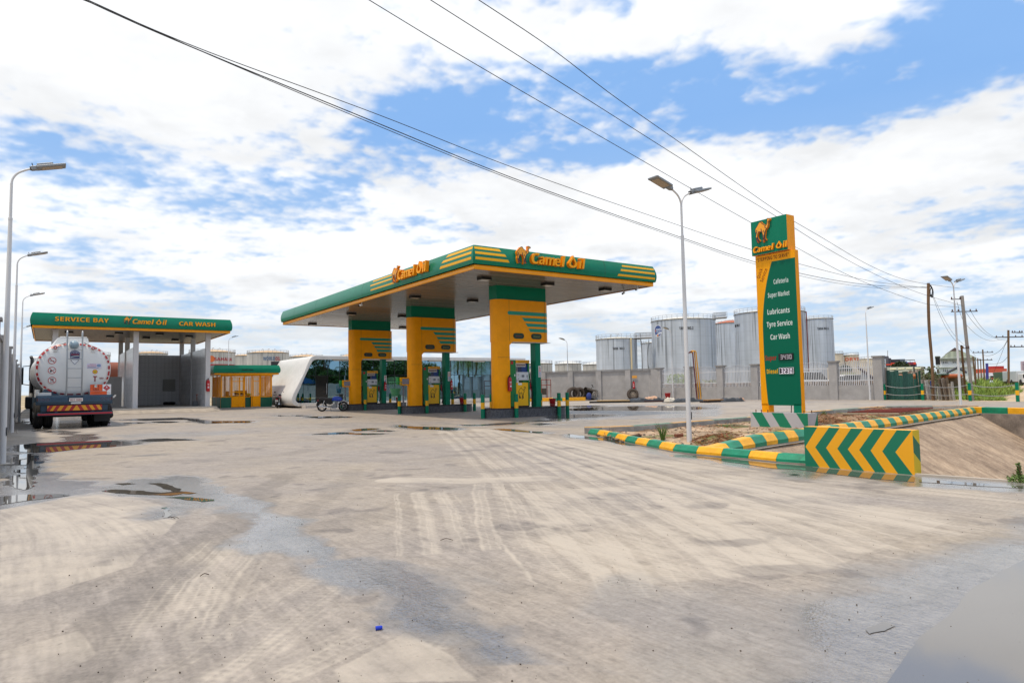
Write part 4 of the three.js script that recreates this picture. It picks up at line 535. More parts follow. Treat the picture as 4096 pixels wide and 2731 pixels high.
// ---------------------------------------------------------------- the shop: a white shell swept round a mirror-glass front
const SHO = [-14.95, 0, -51];
{
  const s = thing('shop_building', 'low shop with a white curved shell wrapped round a long mirror glass front', 'building', SHO, TH), L = 18.5, DP = 8.6;
  const smooth = (pts, n) => new THREE.CatmullRomCurve3(pts.map(([x, y]) => V(x, y, 0)), false, 'centripetal').getPoints(n).map((p) => [p.x, p.y]);
  const oL = smooth([[0.75, 3.89], [0.1, 3.885], [-0.16, 3.79], [-0.37, 3.49], [-0.78, 2.50], [-1.2, 1.68], [-1.55, 0.98], [-1.63, 0.64], [-1.53, 0.33], [-1.21, 0.15], [-0.7, 0.12]], 60), iL = smooth([[0.7, 3.64], [0.22, 3.635], [-0.03, 3.56], [-0.19, 3.36], [-0.68, 2.36], [-1.05, 1.5], [-1.33, 0.88], [-1.38, 0.6], [-1.19, 0.37], [-0.75, 0.34]], 60);
  const oR = [[L + 0.1, 0.12], [L + 1.15, 3.89]], iR = [[L - 0.15, 0.34], [L + 0.85, 3.64]];
  const sh = shp([...oL, oR[0], oR[1]]); sh.holes.push(new THREE.Path([...iL, ...iR].map(([x, y]) => new THREE.Vector2(x, y))));
  const stucco = patchy('#d9d8d5', 0.05, 61); stucco.repeat.set(0.4, 0.4); const mSh = mt('#ffffff', 0.6, { map: stucco });
  part('shell', toCreasedNormals(ex(sh, DP - 0.04, 0.02).translate(0, 0, -DP), 0.6), mSh, s);
  part('inner_shell', [bx(L + 1.2, 0.12, DP - 0.2, L / 2 + 0.2, 0.27, -DP / 2), bx(L + 2, 3.6, 0.12, L / 2 + 0.1, 2, -DP + 0.15)], mt('#3a3a3c', 0.9), s);
  part('footing', upright([[-0.6, 0.25], [L, 0.25], [L, DP - 0.3], [-0.6, DP - 0.3]], 0, 0.125), mt('#4a4642', 0.9), s);
  part('step', upright([[-0.95, -1.0], [L - 0.3, -1.0], [L - 0.3, 0.05], [-0.95, 0.05]], 0, 0.185), mt('#bdb6ae', 0.7), s); part('plinth', upright([[-1.15, -0.12], [L - 0.2, -0.12], [L - 0.2, 0.24], [-1.15, 0.24]], 0.13, 0.335), mt('#c4beb6', 0.7), s);
  // panes, each hung a hair differently; the slanted end cuts the first ones
  const wavy = dataTex(256, 256, (u, v) => { const f = fbm(u * 4, v * 4, 3) * 255; return [f, f, f]; }, false); wavy.repeat.set(0.35, 0.35);
  const gm = [0, 1, 2].map((i) => mt(['#7f9fb0', '#7a9aab', '#84a3b3'][i], 0.015, { metalness: 1, bumpMap: wavy, bumpScale: 0.0009 })); const mull = mt('#15191c', 0.4);
  const edge = (y) => { for (let i = 0; i < iL.length - 1; i++) if (iL[i][1] >= y && iL[i + 1][1] <= y) return mixn(iL[i][0], iL[i + 1][0], (iL[i][1] - y) / (iL[i][1] - iL[i + 1][1] + 1e-9)); return iL[0][0]; };
  const r = rng(8), xs = [-1.8]; for (let i = -1; i < 21; i++) xs.push(0.18 + i * 0.923);
  for (let i = 0; i < xs.length - 1; i++) for (const [y0, y1, up] of [[0.36, 2.385, 0], [2.415, 3.62, 1]]) {
    const x0 = xs[i] + 0.012, x1 = xs[i + 1] - 0.012, rt = (y) => L - 0.15 + (y - 0.34) / 3.3 * 1.0, P = []; const left = [], right = []; for (let q = 0; q <= 6; q++) { const y = mixn(y0, y1, q / 6); left.push([Math.min(Math.max(x0, edge(y) + 0.01), x1), y]); right.push([Math.max(Math.min(x1, rt(y) - 0.01), x0), y]); } if (left.every((p, q) => right[q][0] - p[0] < 0.02)) continue;
    P.push(...left.slice().reverse(), ...right); const door = i === 2 && !up;
    const g = ex(P, 0.02); const c = (x0 + x1) / 2, o = part(door ? 'glass_door' : 'glass_pane', g.translate(-c, -2, 0), door ? mp('#232322', 0.06, { ior: 1.5 }) : gm[r() * 3 | 0], s); o.position.set(c, 2, -0.16); o.rotation.set((r() - 0.5) * 0.004, (r() - 0.5) * 0.006, 0);
    if (door) part('handle', rod([0.36, -1.0, 0.06], [0.36, -0.2, 0.06], 0.018), M.steel, o);
  }
  for (const x of xs.slice(1, -1)) { let y0 = 0.34; for (let q = 0; q < 40; q++) { const y = 0.34 + q * 0.08; if (edge(y) > x) y0 = y + 0.08; } if (y0 < 3.5 && x < L - 0.1) part('mullion', bx(0.03, 3.64 - y0, 0.05, x, (3.64 + y0) / 2, -0.15), mull, s); }
  part('transom', bx(L + 0.7, 0.035, 0.05, L / 2 - 0.15, 2.4, -0.15), mull, s);
  for (const x of [2.1, 5.9, 10.3, 14.6]) { const l = part('tube_light', bx(1.25, 0.07, 0.12, x, 3.60, -0.02, 0.01), mt('#8f8272', 0.5), s); part('tube', cy(0.022, 0.022, 1.15, x, 3.55, 0.0, 10, 'x'), M.whitePaint, l); }
}

// ---------------------------------------------------------------- walls
const wallTex = dataTex(512, 512, (u, v) => { const f = 1 + (fbm(u * 9, v * 9, 5) - 0.5) * 0.20 + (vn(u * 150, v * 150) - 0.5) * 0.06, d = ss(0.62, 0.75, fbm(u * 26 + 4, v * 8, 3)) * 0.07; return [163 * f - 20 * d, 160 * f - 24 * d, 158 * f - 30 * d]; }); wallTex.repeat.set(0.22, 0.22);
const mWall = mt('#ffffff', 0.9, { map: wallTex }), mCap = mt('#8e8b89', 0.85);
{
  // left-hand boundary wall, running away beside the tanker
  const A = [-8.55, -10.7], B = [-37.75, -51.8], len = dist(A, B), ang = Math.atan2(-(B[1] - A[1]), B[0] - A[0]);
  const w = thing('left_boundary_wall', 'tall grey panelled wall running back along the left edge behind the lamp posts', 'wall', [A[0], 0, A[1]], ang); const n = 9, s = len / n;
  for (let i = 0; i < n; i++) { part('wall_panel', uvBox(bx(s - 0.42, 2.86, 0.15, (i + 0.5) * s, 1.43, -0.05)), mWall, w); part('coping', bx(s - 0.42, 0.08, 0.24, (i + 0.5) * s, 2.9, -0.05), mCap, w); }
  for (let i = 0; i <= n; i++) { part('pillar', uvBox(bx(0.42, 3.0, 0.42, i * s, 1.5, -0.05)), mWall, w); part('pillar_cap', bx(0.5, 0.07, 0.5, i * s, 3.035, -0.05), mCap, w); }
}
{
  const A = wallA, B = wallB, len = dist(A, B), ang = Math.atan2(-(B[1] - A[1]), B[0] - A[0]);
  const w = thing('boundary_wall', 'light grey panelled boundary wall at the back of the yard right of the shop', 'wall', [A[0], 0, A[1]], ang); const H0 = 2.62, n = 4, off = -6.2, tot = len - off, s = tot / (n + 2);
  for (let i = 0; i < n + 2; i++) { const x = off + (i + 0.5) * s; part('wall_panel', uvBox(bx(s - 0.5, H0 - 0.1, 0.16, x, (H0 - 0.1) / 2, -0.08)), mWall, w); part('beam', [bx(s - 0.5, 0.14, 0.24, x, H0 - 0.13, -0.08), bx(s - 0.5, 0.3, 0.22, x, 0.15, -0.08)], mWall, w); }
  for (let i = 0; i <= n + 2; i++) part('pillar', uvBox(bx(i === n + 2 ? 0.9 : 0.5, H0 - 0.05, 0.46, off + i * s - (i === n + 2 ? 0.2 : 0), (H0 - 0.05) / 2, -0.08)), mWall, w);
  part('coping', bx(tot + 0.5, 0.07, 0.42, off + tot / 2, H0 + 0.005, -0.08), mCap, w);
  const ex1 = [11.79,1,-59]; makeExtinguisher('red fire extinguisher hung on the grey boundary wall under a yellow plate', [toW([A[0], 0, A[1]], 0, 0, 0)[0] + Math.cos(ang) * (len - 2.15) + Math.sin(ang) * 0.2, 0.95, A[1] - Math.sin(ang) * (len - 2.15) + Math.cos(ang) * 0.2], 1.1, ang);
  const o = one('yellow_plate', 'blank yellow plate on the grey wall above a fire extinguisher', 'sign', bx(0.42, 0.22, 0.02, 0, 0, 0), mt('#d99a3c', 0.5)); o.position.set(A[0] + Math.cos(ang) * (len - 2.1) + Math.sin(ang) * 0.1, 1.98, A[1] - Math.sin(ang) * (len - 2.1) + Math.cos(ang) * 0.1); o.rotation.y = ang;
}
{
  const A = wallB, B = wallC, len = dist(A, B), ang = Math.atan2(-(B[1] - A[1]), B[0] - A[0]);
  const f = thing('boundary_fence', 'grey pillared fence of upright white bars on a low wall in front of the silos', 'fence', [A[0], 0, A[1]], ang), n = 6, s = len / n; const barG = mergeGeometries([new THREE.CylinderGeometry(0.027, 0.027, 1.55, 6).toNonIndexed().translate(0, 0.775, 0), rod([0, 1.54, 0], [0.0, 1.68, 0.09], 0.02, 6).toNonIndexed()]), mBar = mt('#cfd0d3', 0.45);
  for (let i = 0; i <= n; i++) { const hh = i === n ? 2.85 : 2.62; part('pillar', uvBox(bx(0.55, hh, 0.5, i * s, hh / 2, -0.1)), mWall, f); part('pillar_cap', bx(0.68, 0.09, 0.62, i * s, hh + 0.045, -0.1), mCap, f); }
  for (let i = 0; i < n; i++) { const x = (i + 0.5) * s; part('low_wall', uvBox(bx(s - 0.55, 1.0, 0.2, x, 0.5, -0.1)), mWall, f); part('footing', uvBox(bx(s - 0.55, 0.26, 0.3, x, 0.13, -0.1)), mWall, f); part('rail', bx(s - 0.55, 0.05, 0.05, x, 1.32, -0.1), mBar, f); part('rail', bx(s - 0.55, 0.05, 0.05, x, 2.18, -0.1), mBar, f);
    const k = 19; for (let j = 0; j < k; j++) { const o = part('bar', barG, mBar, f); o.position.set(i * s + 0.36 + (s - 0.72) * j / (k - 1), 1.0, -0.1); o.scale.y = 0.9 + 0.1 * Math.sin(Math.PI * j / (k - 1)); } }
}

// ---------------------------------------------------------------- lamp posts
function lampHead(parent, x, y, tilt, dir) {             // dir 1 or -1 along local x
  const h = part('lamp_head', [bx(0.66, 0.06, 0.30, 0.40, 0, 0, 0.02), bx(0.4, 0.07, 0.14, 0.30, 0.06, 0, 0.02), bx(0.16, 0.10, 0.12, 0.02, 0.0, 0, 0.02), bx(0.1, 0.05, 0.32, 0.74, 0.0, 0, 0.02)], M.lampBody, parent); part('lens', [bx(0.5, 0.008, 0.24, 0.44, -0.033, 0)], M.lampGlass, h); part('bracket', [cy(0.05, 0.05, 0.16, 0.0, 0, 0, 12, 'x'), rod([0.0, 0.05, 0], [0.0, 0.12, 0.02], 0.012)], M.dark, h);
  h.position.set(x, y, 0); h.rotation.y = dir < 0 ? Math.PI : 0; h.rotation.order = 'YZX'; h.rotation.z = tilt; return h;
}
function makeLamp(label, p, H, dirs, o = {}) {           // H: where the straight shaft ends
  const t = thing('street_lamp', label, 'street lamp', p, o.turn ?? TH, o.group ?? 'white street lamps'), j = H * 0.87, sc = o.arm ?? 0.68;
  part('pole', [cy(0.034, 0.055, j, 0, j / 2, 0, 16), cy(0.038, 0.038, 0.04, 0, j, 0, 16), cy(0.024, 0.027, H - j, 0, (H + j) / 2, 0, 14)], M.pole, t);
  part('base_plate', [bx(0.36, 0.02, 0.36, 0, 0.012, 0), ...[[-1, -1], [1, -1], [1, 1], [-1, 1]].map(([a, b]) => rod([a * 0.14, 0.02, b * 0.14], [a * 0.14, 0.1, b * 0.14], 0.012))], mt('#b9b0a4', 0.6), t); part('hatch', bx(0.012, 0.16, 0.05, 0.05, 0.62, 0.02), M.dark, t);
  for (const d of dirs) { part('arm', tb([[0, H - 0.06, 0], [d * 0.02 * sc, H + 0.12 * sc, 0], [d * 0.12 * sc, H + 0.30 * sc, 0], [d * 0.30 * sc, H + 0.43 * sc, 0], [d * 0.50 * sc, H + 0.52 * sc, 0]], 0.021, 20, 10), M.pole, t); lampHead(t, d * 0.5 * sc, H + 0.52 * sc, 0.27, d).scale.set(0.7, 0.85, 0.9); }
  return t;
}
makeLamp('nearest white single-arm lamp post at the left edge of the yard', [-9.69,0,-12.93], 5.42, [1]);
makeLamp('white single-arm lamp post just left of the tanker, next to the wall', [-17.34,0,-23.53], 5.9, [1]);
makeLamp('third white single-arm lamp post along the left wall, beside the tanker', [-23.9,0,-32.88], 5.85, [1]);
makeLamp('white lamp post farthest along the left wall, head at the service bay roof', [-34.2, 0, -47], 5.75, [1]);
makeLamp('tall double-armed lamp post standing in the planter left of the price sign', [3.75,0,-14.56], 5.17, [-1, 1]);
makeLamp('white single-arm lamp post by the wall right of the nearest gantry', [5.05,0,-61.95], 5.15, [-1]);
makeLamp('white single-arm lamp post in front of the bar fence by the red bucket', [13.35, 0, -56.6], 5.53, [-1]);
makeLamp('white single-arm lamp post at the right end of the grey fence', [23.7, 0, -45.1], 5.77, [1]);
makeLamp('double-armed white lamp post at the far end of the planter kerb', [19.75, 0, -30.0], 5.31, [-1, 1]);
makeLamp('white single-arm lamp post behind the generator kiosk', [-27.7, 0, -66], 6.28, [1]);

// ---------------------------------------------------------------- price sign
{
  const P0 = [6.78, 0, -19.45], turn = Math.atan2(-0.823, 0.568);
  const s = thing('price_sign', 'tall green and yellow roadside price pylon on a striped concrete block', 'sign', P0, turn);
  // the face looks along local +z; x runs to the right along it
  const blockTex = canvasTex(740, 190, (x, w, h) => { x.fillStyle = '#b4b2b4'; x.fillRect(0, 0, w, h); x.fillStyle = '#0a7a58'; for (const [a, b] of [[20, 160], [285, 435], [600, 745]]) { x.beginPath(); x.moveTo(a, 0); x.lineTo(b, 0); x.lineTo(b + 140, h); x.lineTo(a + 142, h); x.fill(); } });
  const sideTex = canvasTex(180, 190, (x, w, h) => { x.fillStyle = '#b4b2b4'; x.fillRect(0, 0, w, h); x.fillStyle = '#0a7a58'; x.beginPath(); x.moveTo(w, 0); x.lineTo(w, h); x.lineTo(w * 0.45, h); x.fill(); });
  const bt = mt('#ffffff', 0.75, { map: blockTex }), st = mt('#ffffff', 0.75, { map: sideTex }), top = mt('#b4b2b4', 0.8); part('concrete_block', bx(1.77, 0.52, 0.46, 0.885, 0.2, -0.23), [st, st, top, top, bt, bt], s);
  const face = canvasTex(600, 2048, (x, w, h) => { // 1.24 m x 4.24 m, from 0.66 up to 4.90
    const X = (a) => (a - 0.30) / 1.24 * w, Y = (b) => (4.90 - b) / 4.24 * h; x.fillStyle = '#eda007'; x.fillRect(0, 0, w, h);
    x.fillStyle = '#00624a'; x.beginPath(); x.moveTo(X(0.82), Y(4.68)); x.quadraticCurveTo(X(0.50), Y(3.9), X(0.45), Y(2.9)); x.quadraticCurveTo(X(0.43), Y(1.7), X(0.52), Y(0.66)); x.lineTo(X(1.54), Y(0.66)); x.lineTo(X(1.54), Y(4.68)); x.closePath(); x.fill();
    const T = (t, a, b, hh, wd, col, rot = 0, it = '') => { x.save(); x.translate(X(a), Y(b)); x.rotate(rot); x.fillStyle = col; x.font = it + 'bold ' + Math.round(hh / 4.24 * h) + 'px sans-serif'; const m = x.measureText(t).width; x.scale((wd / 1.24 * w) / m, 1); x.textAlign = 'center'; x.textBaseline = 'middle'; x.fillText(t, 0, 0); x.restore(); };
    T('“STEPPING TO SERVE”', 0.85, 4.79, 0.14, 1.04, '#4f1802'); T('Quick', 0.42, 4.40, 0.15, 0.30, '#7a3608', -1.12); T('Service', 0.55, 4.33, 0.15, 0.40, '#7a3608', -1.12);
    T('Cafeteria', 1.08, 4.10, 0.18, 0.47, '#c9d2d0'); T('Super Market', 0.99, 3.74, 0.18, 0.68, '#c9d2d0'); T('Lubricants', 0.96, 3.27, 0.20, 0.71, '#d3d9d8'); T('Tyre Service', 0.98, 2.92, 0.20, 0.81, '#d3d9d8'); T('Car Wash', 0.98, 2.56, 0.20, 0.62, '#d3d9d8');
    T('Super', 0.66, 1.98, 0.19, 0.36, '#a81c14'); T('Diesel', 0.69, 1.60, 0.17, 0.37, '#e8a808');
    x.fillStyle = '#04503c'; x.fillRect(X(0.45), Y(2.75), w, 2);
  });
  const fm = mp('#ffffff', 0.38, { map: face, specularIntensity: 0.35 }), yel = M.yellow;
  const body = part('sign_panel', bx(1.24, 4.24, 0.16, 0.92, 2.78, -0.19), [yel, M.plain, yel, yel, fm, yel], s);
  part('leg', bx(0.22, 0.26, 0.24, 0.42, 0.575, -0.23), yel, s); const lg = part('leg', bx(0.235, 0.26, 0.16, 1.4175, 0.575, -0.19), M.green, s); part('edge', bx(0.006, 0.26, 0.16, 1.538, 0.575, -0.19), yel, lg);
  part('cable', rod([1.16, 0.46, -0.2], [1.18, 0.68, -0.2], 0.012), M.dark, s);
  const hd = part('head_panel', bx(1.14, 0.98, 0.36, 0.82, 5.41, -0.21), [yel, yel, yel, yel, M.green, M.green], s);
  const lg0 = part('camel_emblem', camelGeo(0.66, 0.06).translate(0.42, 5.24, -0.03), [camelMat, M.letterSide], s);
  brandSign(s, 0.30, 4.99, -0.03, 0.168, 0, 0.06, faceSides, false);
  // seven-segment price displays
  const SEG = { 0: 'abcdef', 1: 'bc', 2: 'abged', 3: 'abgcd', 4: 'fgbc' };
  const dispTex = (txt, col, frame) => canvasTex(256, 96, (x, w, h) => { x.fillStyle = frame; x.fillRect(0, 0, w, h); x.fillStyle = '#120d14'; x.fillRect(6, 6, w - 12, h - 12); x.fillStyle = col; [...txt].forEach((c, i) => { const X = 36 + i * 52, Y = 18, W2 = 36, H2 = 30, k = 9; const R = { a: [X, Y, W2, k], g: [X, Y + H2, W2, k], d: [X, Y + 2 * H2, W2, k], f: [X, Y, k, H2], b: [X + W2 - k, Y, k, H2], e: [X, Y + H2, k, H2 + k], c: [X + W2 - k, Y + H2, k, H2 + k] }; for (const q of SEG[c] ?? '') x.fillRect(...R[q]); }); });
  for (const [txt, y, col, fr] of [['3430', 1.995, '#b9b4bc', '#101014'], ['3230', 1.61, '#e6dfee', '#c9cdd2']]) { const d = part('price_display', bx(0.45, 0.175, 0.03, 1.145, y, -0.10), M.black, s); const t = dispTex(txt, col, fr); part('digits', new THREE.PlaneGeometry(0.445, 0.17).translate(1.145, y, -0.0835), mt('#ffffff', 0.4, { map: t, emissiveMap: t, emissive: '#ffffff', emissiveIntensity: txt === '3230' ? 0.35 : 0.12 }), d); }
  for (const [x, z] of [[0.13, -0.08], [0.32, -0.06], [0.53, -0.06], [1.6, -0.1], [1.7, -0.3]]) part('anchor_bolt', cy(0.014, 0.014, 0.09, x, 0.49, z, 8), M.bolt, s);
}

// ---------------------------------------------------------------- chevron block and painted kerbs
{
  const C0 = [4.51, 0, -10.59], turn = Math.atan2(-0.78, 0.62), L = 1.56, H = 0.615, D = 0.22;
  const c = thing('chevron_block', 'green and yellow painted concrete block with chevrons pointing left at the kerb end', 'barrier', C0, turn);
  const tex = canvasTex(780, 310, (x, w, h) => { x.fillStyle = '#eda60a'; x.fillRect(0, 0, w, h); const X = (a) => a / L * w; x.fillStyle = '#007052';
    x.beginPath(); x.moveTo(X(0.0), 0); x.lineTo(X(0.22), 0); x.lineTo(X(0.015), h / 2); x.lineTo(X(0.23), h); x.lineTo(X(0), h); x.fill();
    for (const [a, b, m, n] of [[0.40, 0.56, 0.17, 0.34], [0.73, 0.90, 0.51, 0.665], [1.05, 1.20, 0.83, 0.99], [1.36, 1.55, 1.15, 1.325]]) { x.beginPath(); x.moveTo(X(a), 0); x.lineTo(X(b), 0); x.lineTo(X(n), h / 2); x.lineTo(X(b - 0.01), h); x.lineTo(X(a - 0.01), h); x.lineTo(X(m), h / 2); x.fill(); }
    for (let i = 0; i < 260; i++) { const r = NT[i * 3] * w, q = NT[i * 3 + 1] * h; x.fillStyle = NT[i] > 0.5 ? 'rgba(160,120,20,0.10)' : 'rgba(20,60,40,0.08)'; x.fillRect(r, q, 2 + NT[i + 9] * 10, 1 + NT[i + 5] * 2); } });
  const sideT = canvasTex(110, 310, (x, w, h) => { x.fillStyle = '#d9b908'; x.fillRect(0, 0, w, h); x.fillStyle = '#0a6a4e'; x.beginPath(); x.moveTo(0, 30); x.lineTo(w, 105); x.lineTo(w, 225); x.lineTo(0, 150); x.fill(); });
  const f = mt('#ffffff', 0.5, { map: tex }), y = mt('#e9a40c', 0.5), g = new RoundedBoxGeometry(L, H, D, 1, 0.012); g.translate(L / 2, H / 2 - 0.01, -D / 2); part('painted_block', bx(L, H, D, L / 2, H / 2 - 0.01, -D / 2), [mt('#ffffff', 0.5, { map: sideT }), y, y, y, f, y], c);
}
const kGreen = mt('#ffffff', 0.42, { map: patchy('#007f5d', 0.2, 71) }), kYel = mt('#ffffff', 0.45, { map: patchy('#eaa70e', 0.16, 83) }), kGrey = mt('#ffffff', 0.9, { map: patchy('#96918b', 0.22, 95) }), mortar = mt('#6f6962', 0.95);
function kerbRun(name, label, P, cols, h, w, side, o = {}) {  // P: foot of the visible face; side +1: body lies to the left of the direction of travel
  const k = thing(name, label, 'kerb'); const n = P.length - 1;
  const dir = (i) => { const a = P[Math.max(0, i - 1)], b = P[Math.min(n, i + 1)], l = dist(a, b); return [(b[0] - a[0]) / l, (b[1] - a[1]) / l]; };
  const prof = o.flat ? [[0, -0.04], [0, h - 0.015], [0.015, h], [w, h], [w, -0.04]] : [[0, -0.04], [0.0, h * 0.42], [w * 0.30, h * 0.92], [w * 0.38, h], [w, h], [w, -0.04]];
  const r = rng(n + 3); { const ft = []; for (let i = 0; i < n; i++) ft.push(rod([P[i][0], 0.004, P[i][1]], [P[i + 1][0], 0.004, P[i + 1][1]], 0.018, 5)); part('mortar', ft, mortar, k); }
  for (let i = 0; i < n; i++) {
    const pos = [], idx = [], m = prof.length, gap = 0.004, jl = (r() - 0.5) * 0.006;
    for (const [q, t] of [[i, gap], [i + 1, -gap]]) { const d = dir(q), nx = d[1] * side, nz = -d[0] * side, kh = o.rise ? Math.min(1, o.rise + q * 0.12) : 1; for (const [a, y] of prof) pos.push([P[q][0] + d[0] * t + nx * a, y * kh + (y > 0 ? jl : 0), P[q][1] + d[1] * t + nz * a]); }
    const tri = (a, b, c) => idx.push(a, b, c); for (let q = 0; q < m - 1; q++) { tri(q, q + m, q + 1); tri(q + m, q + m + 1, q + 1); } for (let q = 1; q < m - 1; q++) { tri(0, q, q + 1); tri(m, m + q + 1, m + q); }
    const g = new THREE.BufferGeometry(); g.setAttribute('position', new THREE.Float32BufferAttribute(pos.flat(), 3)); g.setIndex(side > 0 ? idx : idx.slice().reverse()); const u = uvBox((() => { const q = g.toNonIndexed(); q.computeVertexNormals(); return q; })(), 1.2); part('kerb_block', u, cols[i % cols.length], k);
    if (o.cap) { const d = dir(i), cm = [kYel, kGreen][(i >> 1) % 2]; const g2 = bx(dist(P[i], P[i + 1]) - 0.02, 0.006, w * 0.9, 0, 0, 0); const ob = part('painted_top', g2, cm, k); ob.position.set((P[i][0] + P[i + 1][0]) / 2 + d[1] * side * w / 2, h + 0.003, (P[i][1] + P[i + 1][1]) / 2 - d[0] * side * w / 2); ob.rotation.y = Math.atan2(-(P[i + 1][1] - P[i][1]), P[i + 1][0] - P[i][0]); }
  }
  return k;
}
const gy = [kGreen, kYel];
kerbRun('painted_kerb', 'low green and yellow kerb curving along the front of the planter to the chevron block', [[1.97,-18.03], [2.15,-17.56], [2.28,-16.77], [2.39,-16.09], [2.51,-15.4], [2.63,-14.79], [2.77,-14.25], [2.9,-13.64], [3.04,-13.06], [3.33,-12.47], [3.65,-12.03], [3.97,-11.58], [4.25,-11.09], [4.60, -10.70]], gy, 0.15, 0.20, 1);
{ const A = [3.72, -12.52], B = [17.3, -25.42], n = 38, P = []; for (let i = 0; i <= n; i++) P.push([mixn(A[0], B[0], i / n), mixn(A[1], B[1], i / n)]); kerbRun('painted_kerb', 'long straight green and yellow kerb between the planter and the concrete ditch', P, [kYel, kGreen], 0.24, 0.26, 1, { rise: 0.55 });
  const Q = []; for (let i = 0; i <= 7; i++) Q.push([17.36 + 0.395 * i * (i ? 1 : 0) * 1.1, -25.5 + 0.92 * i * 1.1]); Q[0] = [17.2, -25.75]; Q.splice(1, 0, [17.42, -25.3]); kerbRun('painted_kerb', 'thick green and yellow painted beam on top of the ditch headwall at the right', Q, [kYel, kGreen], 0.24, 0.3, 1, { flat: 1 }); }
{ const K = [[1.93, -18.45], [2.6, -18.45], [3.31, -18.68], [4.0, -19.2], [4.65, -19.75], [5.4, -20.35], [6.2, -20.98], [7.0, -21.62], [7.75, -22.25], [8.5, -22.98], [9.3, -23.75], [10.1, -24.5], [10.9, -25.3], [11.7, -26.0], [12.6, -26.75], [13.5, -27.45], [14.4, -28.15], [15.3, -28.85], [16.2, -29.45], [17.1, -29.35], [18.0, -29.15], [18.9, -28.95], [19.5, -28.5]]; kerbRun('concrete_kerb', 'grey concrete kerb of separate blocks along the back of the planter', K, [kGrey, kGrey, mt('#ffffff', 0.9, { map: patchy('#a29d96', 0.2, 55) })], 0.17, 0.18, 1, { flat: 1, cap: 1 }); }
kerbRun('painted_kerb', 'low yellow and green kerb in front of the red frame by the boundary wall', [[0.6, -58.6], [2.0, -58.2], [3.4, -57.9], [4.2, -57.75], [4.5, -57.7], [6.2, -58.1]], [kYel, kYel, kGreen, kYel], 0.3, 0.25, 1, { flat: 1 });

// ---------------------------------------------------------------- ditch
{
  const slope = dataTex(512, 512, (u, v) => { const w = fbm(u * 6 + 5, v * 6, 4) - 0.5, f = fbm(u * 26 + w * 5, v * 8 + w * 2, 5) - 0.5, h = fbm(u * 30 + 9, v * 30, 4) - 0.5, q = vn(u * 200, v * 200) - 0.5; return [158 + f * 44 + w * 70 + h * 44 + q * 26, 137 + f * 44 + w * 64 + h * 42 + q * 25, 115 + f * 40 + w * 54 + h * 38 + q * 23]; }); slope.repeat.set(1 / 5, 1 / 5);
  const quad = (a, b, c, d, m, nx = 30, nz = 8) => { const pos = [], uv = [], idx = [], L1 = V(...a).distanceTo(V(...b)), L2 = V(...a).distanceTo(V(...d)); for (let i = 0; i <= nx; i++) for (let j = 0; j <= nz; j++) { const s = i / nx, t = j / nz; const e = [0, 1, 2].map((k) => mixn(mixn(a[k], b[k], s), mixn(d[k], c[k], s), t)); e[1] += (fbm(e[0] * 1.5, e[2] * 1.5, 3) - 0.5) * 0.03; pos.push(...e); uv.push(s * L1, t * L2); } for (let i = 0; i < nx; i++) for (let j = 0; j < nz; j++) { const k = i * (nz + 1) + j; idx.push(k, k + 1, k + nz + 1, k + 1, k + nz + 2, k + nz + 1); } const g = new THREE.BufferGeometry(); g.setAttribute('position', new THREE.Float32BufferAttribute(pos, 3)); g.setAttribute('uv', new THREE.Float32BufferAttribute(uv, 2)); g.setIndex(idx); g.computeVertexNormals(); return g; };
  const n = [0.69, 0.72], A = [3.2, -11.96], B = [17.62, -25.62], y1 = -2.0, w = 3.4; const m = mt('#ffffff', 0.85, { map: slope, side: THREE.DoubleSide });
  struct('ditch_slope', quad([A[0], -0.02, A[1]], [B[0], -0.02, B[1]], [B[0] + n[0] * w, y1, B[1] + n[1] * w], [A[0] + n[0] * w, y1, A[1] + n[1] * w], m), m);
  struct('ditch_floor', quad([A[0] + n[0] * w, y1, A[1] + n[1] * w], [B[0] + n[0] * w, y1, B[1] + n[1] * w], [26, y1, -4], [9, y1, -3], m), m);
  struct('ditch_slope', quad([4.6, -0.02, -10.8], [12.0, -0.02, -2.45], [12.6, y1, -3.4], [5.6, y1, -11.0], m), m);
  struct('culvert_wall', [uvBox(ex([[0, 0], [9, 0], [9, -2.2], [0, -2.2]], 0.4), 2).rotateY(Math.atan2(-0.92, 0.395)).translate(17.36 + 0.3, -0.0, -25.5 + 0.05)], mt('#ffffff', 0.9, { map: patchy('#7d736a', 0.3, 31) }));
  struct('concrete_edge', uvBox(bx(1.05, 0.05, 0.07, 0, 0, 0).rotateY(Math.atan2(-0.72, 0.69)).translate(5.87, -0.005, -9.02)), mt('#b5aa9c', 0.8));
}
// ---------------------------------------------------------------- planter soil and what lies on it
function inside(p, poly) { let c = false; for (let i = 0, j = poly.length - 1; i < poly.length; j = i++) { const a = poly[i], b = poly[j]; if ((a[1] > p[1]) !== (b[1] > p[1]) && p[0] < (b[0] - a[0]) * (p[1] - a[1]) / (b[1] - a[1]) + a[0]) c = !c; } return c; }
const SOIL = [[2.02, -18.35], [2.4, -15.7], [2.85, -14.5], [3.1, -13.1], [3.45, -12.4], [17.1, -25.55], [19.3, -28.5], [16.2, -29.3], [11.7, -25.9], [7.75, -22.15], [4.65, -19.65], [3.31, -18.58]];
const heaps = [[4.55, -14.9, 0.55, 0.16], [4.2, -14.4, 0.4, 0.10], [9.6, -21.0, 0.5, 0.22], [10.6, -21.6, 0.8, 0.12], [14.2, -26.3, 0.7, 0.2], [8.4, -19.2, 1.0, 0.10], [12.2, -23.0, 1.2, 0.1]];
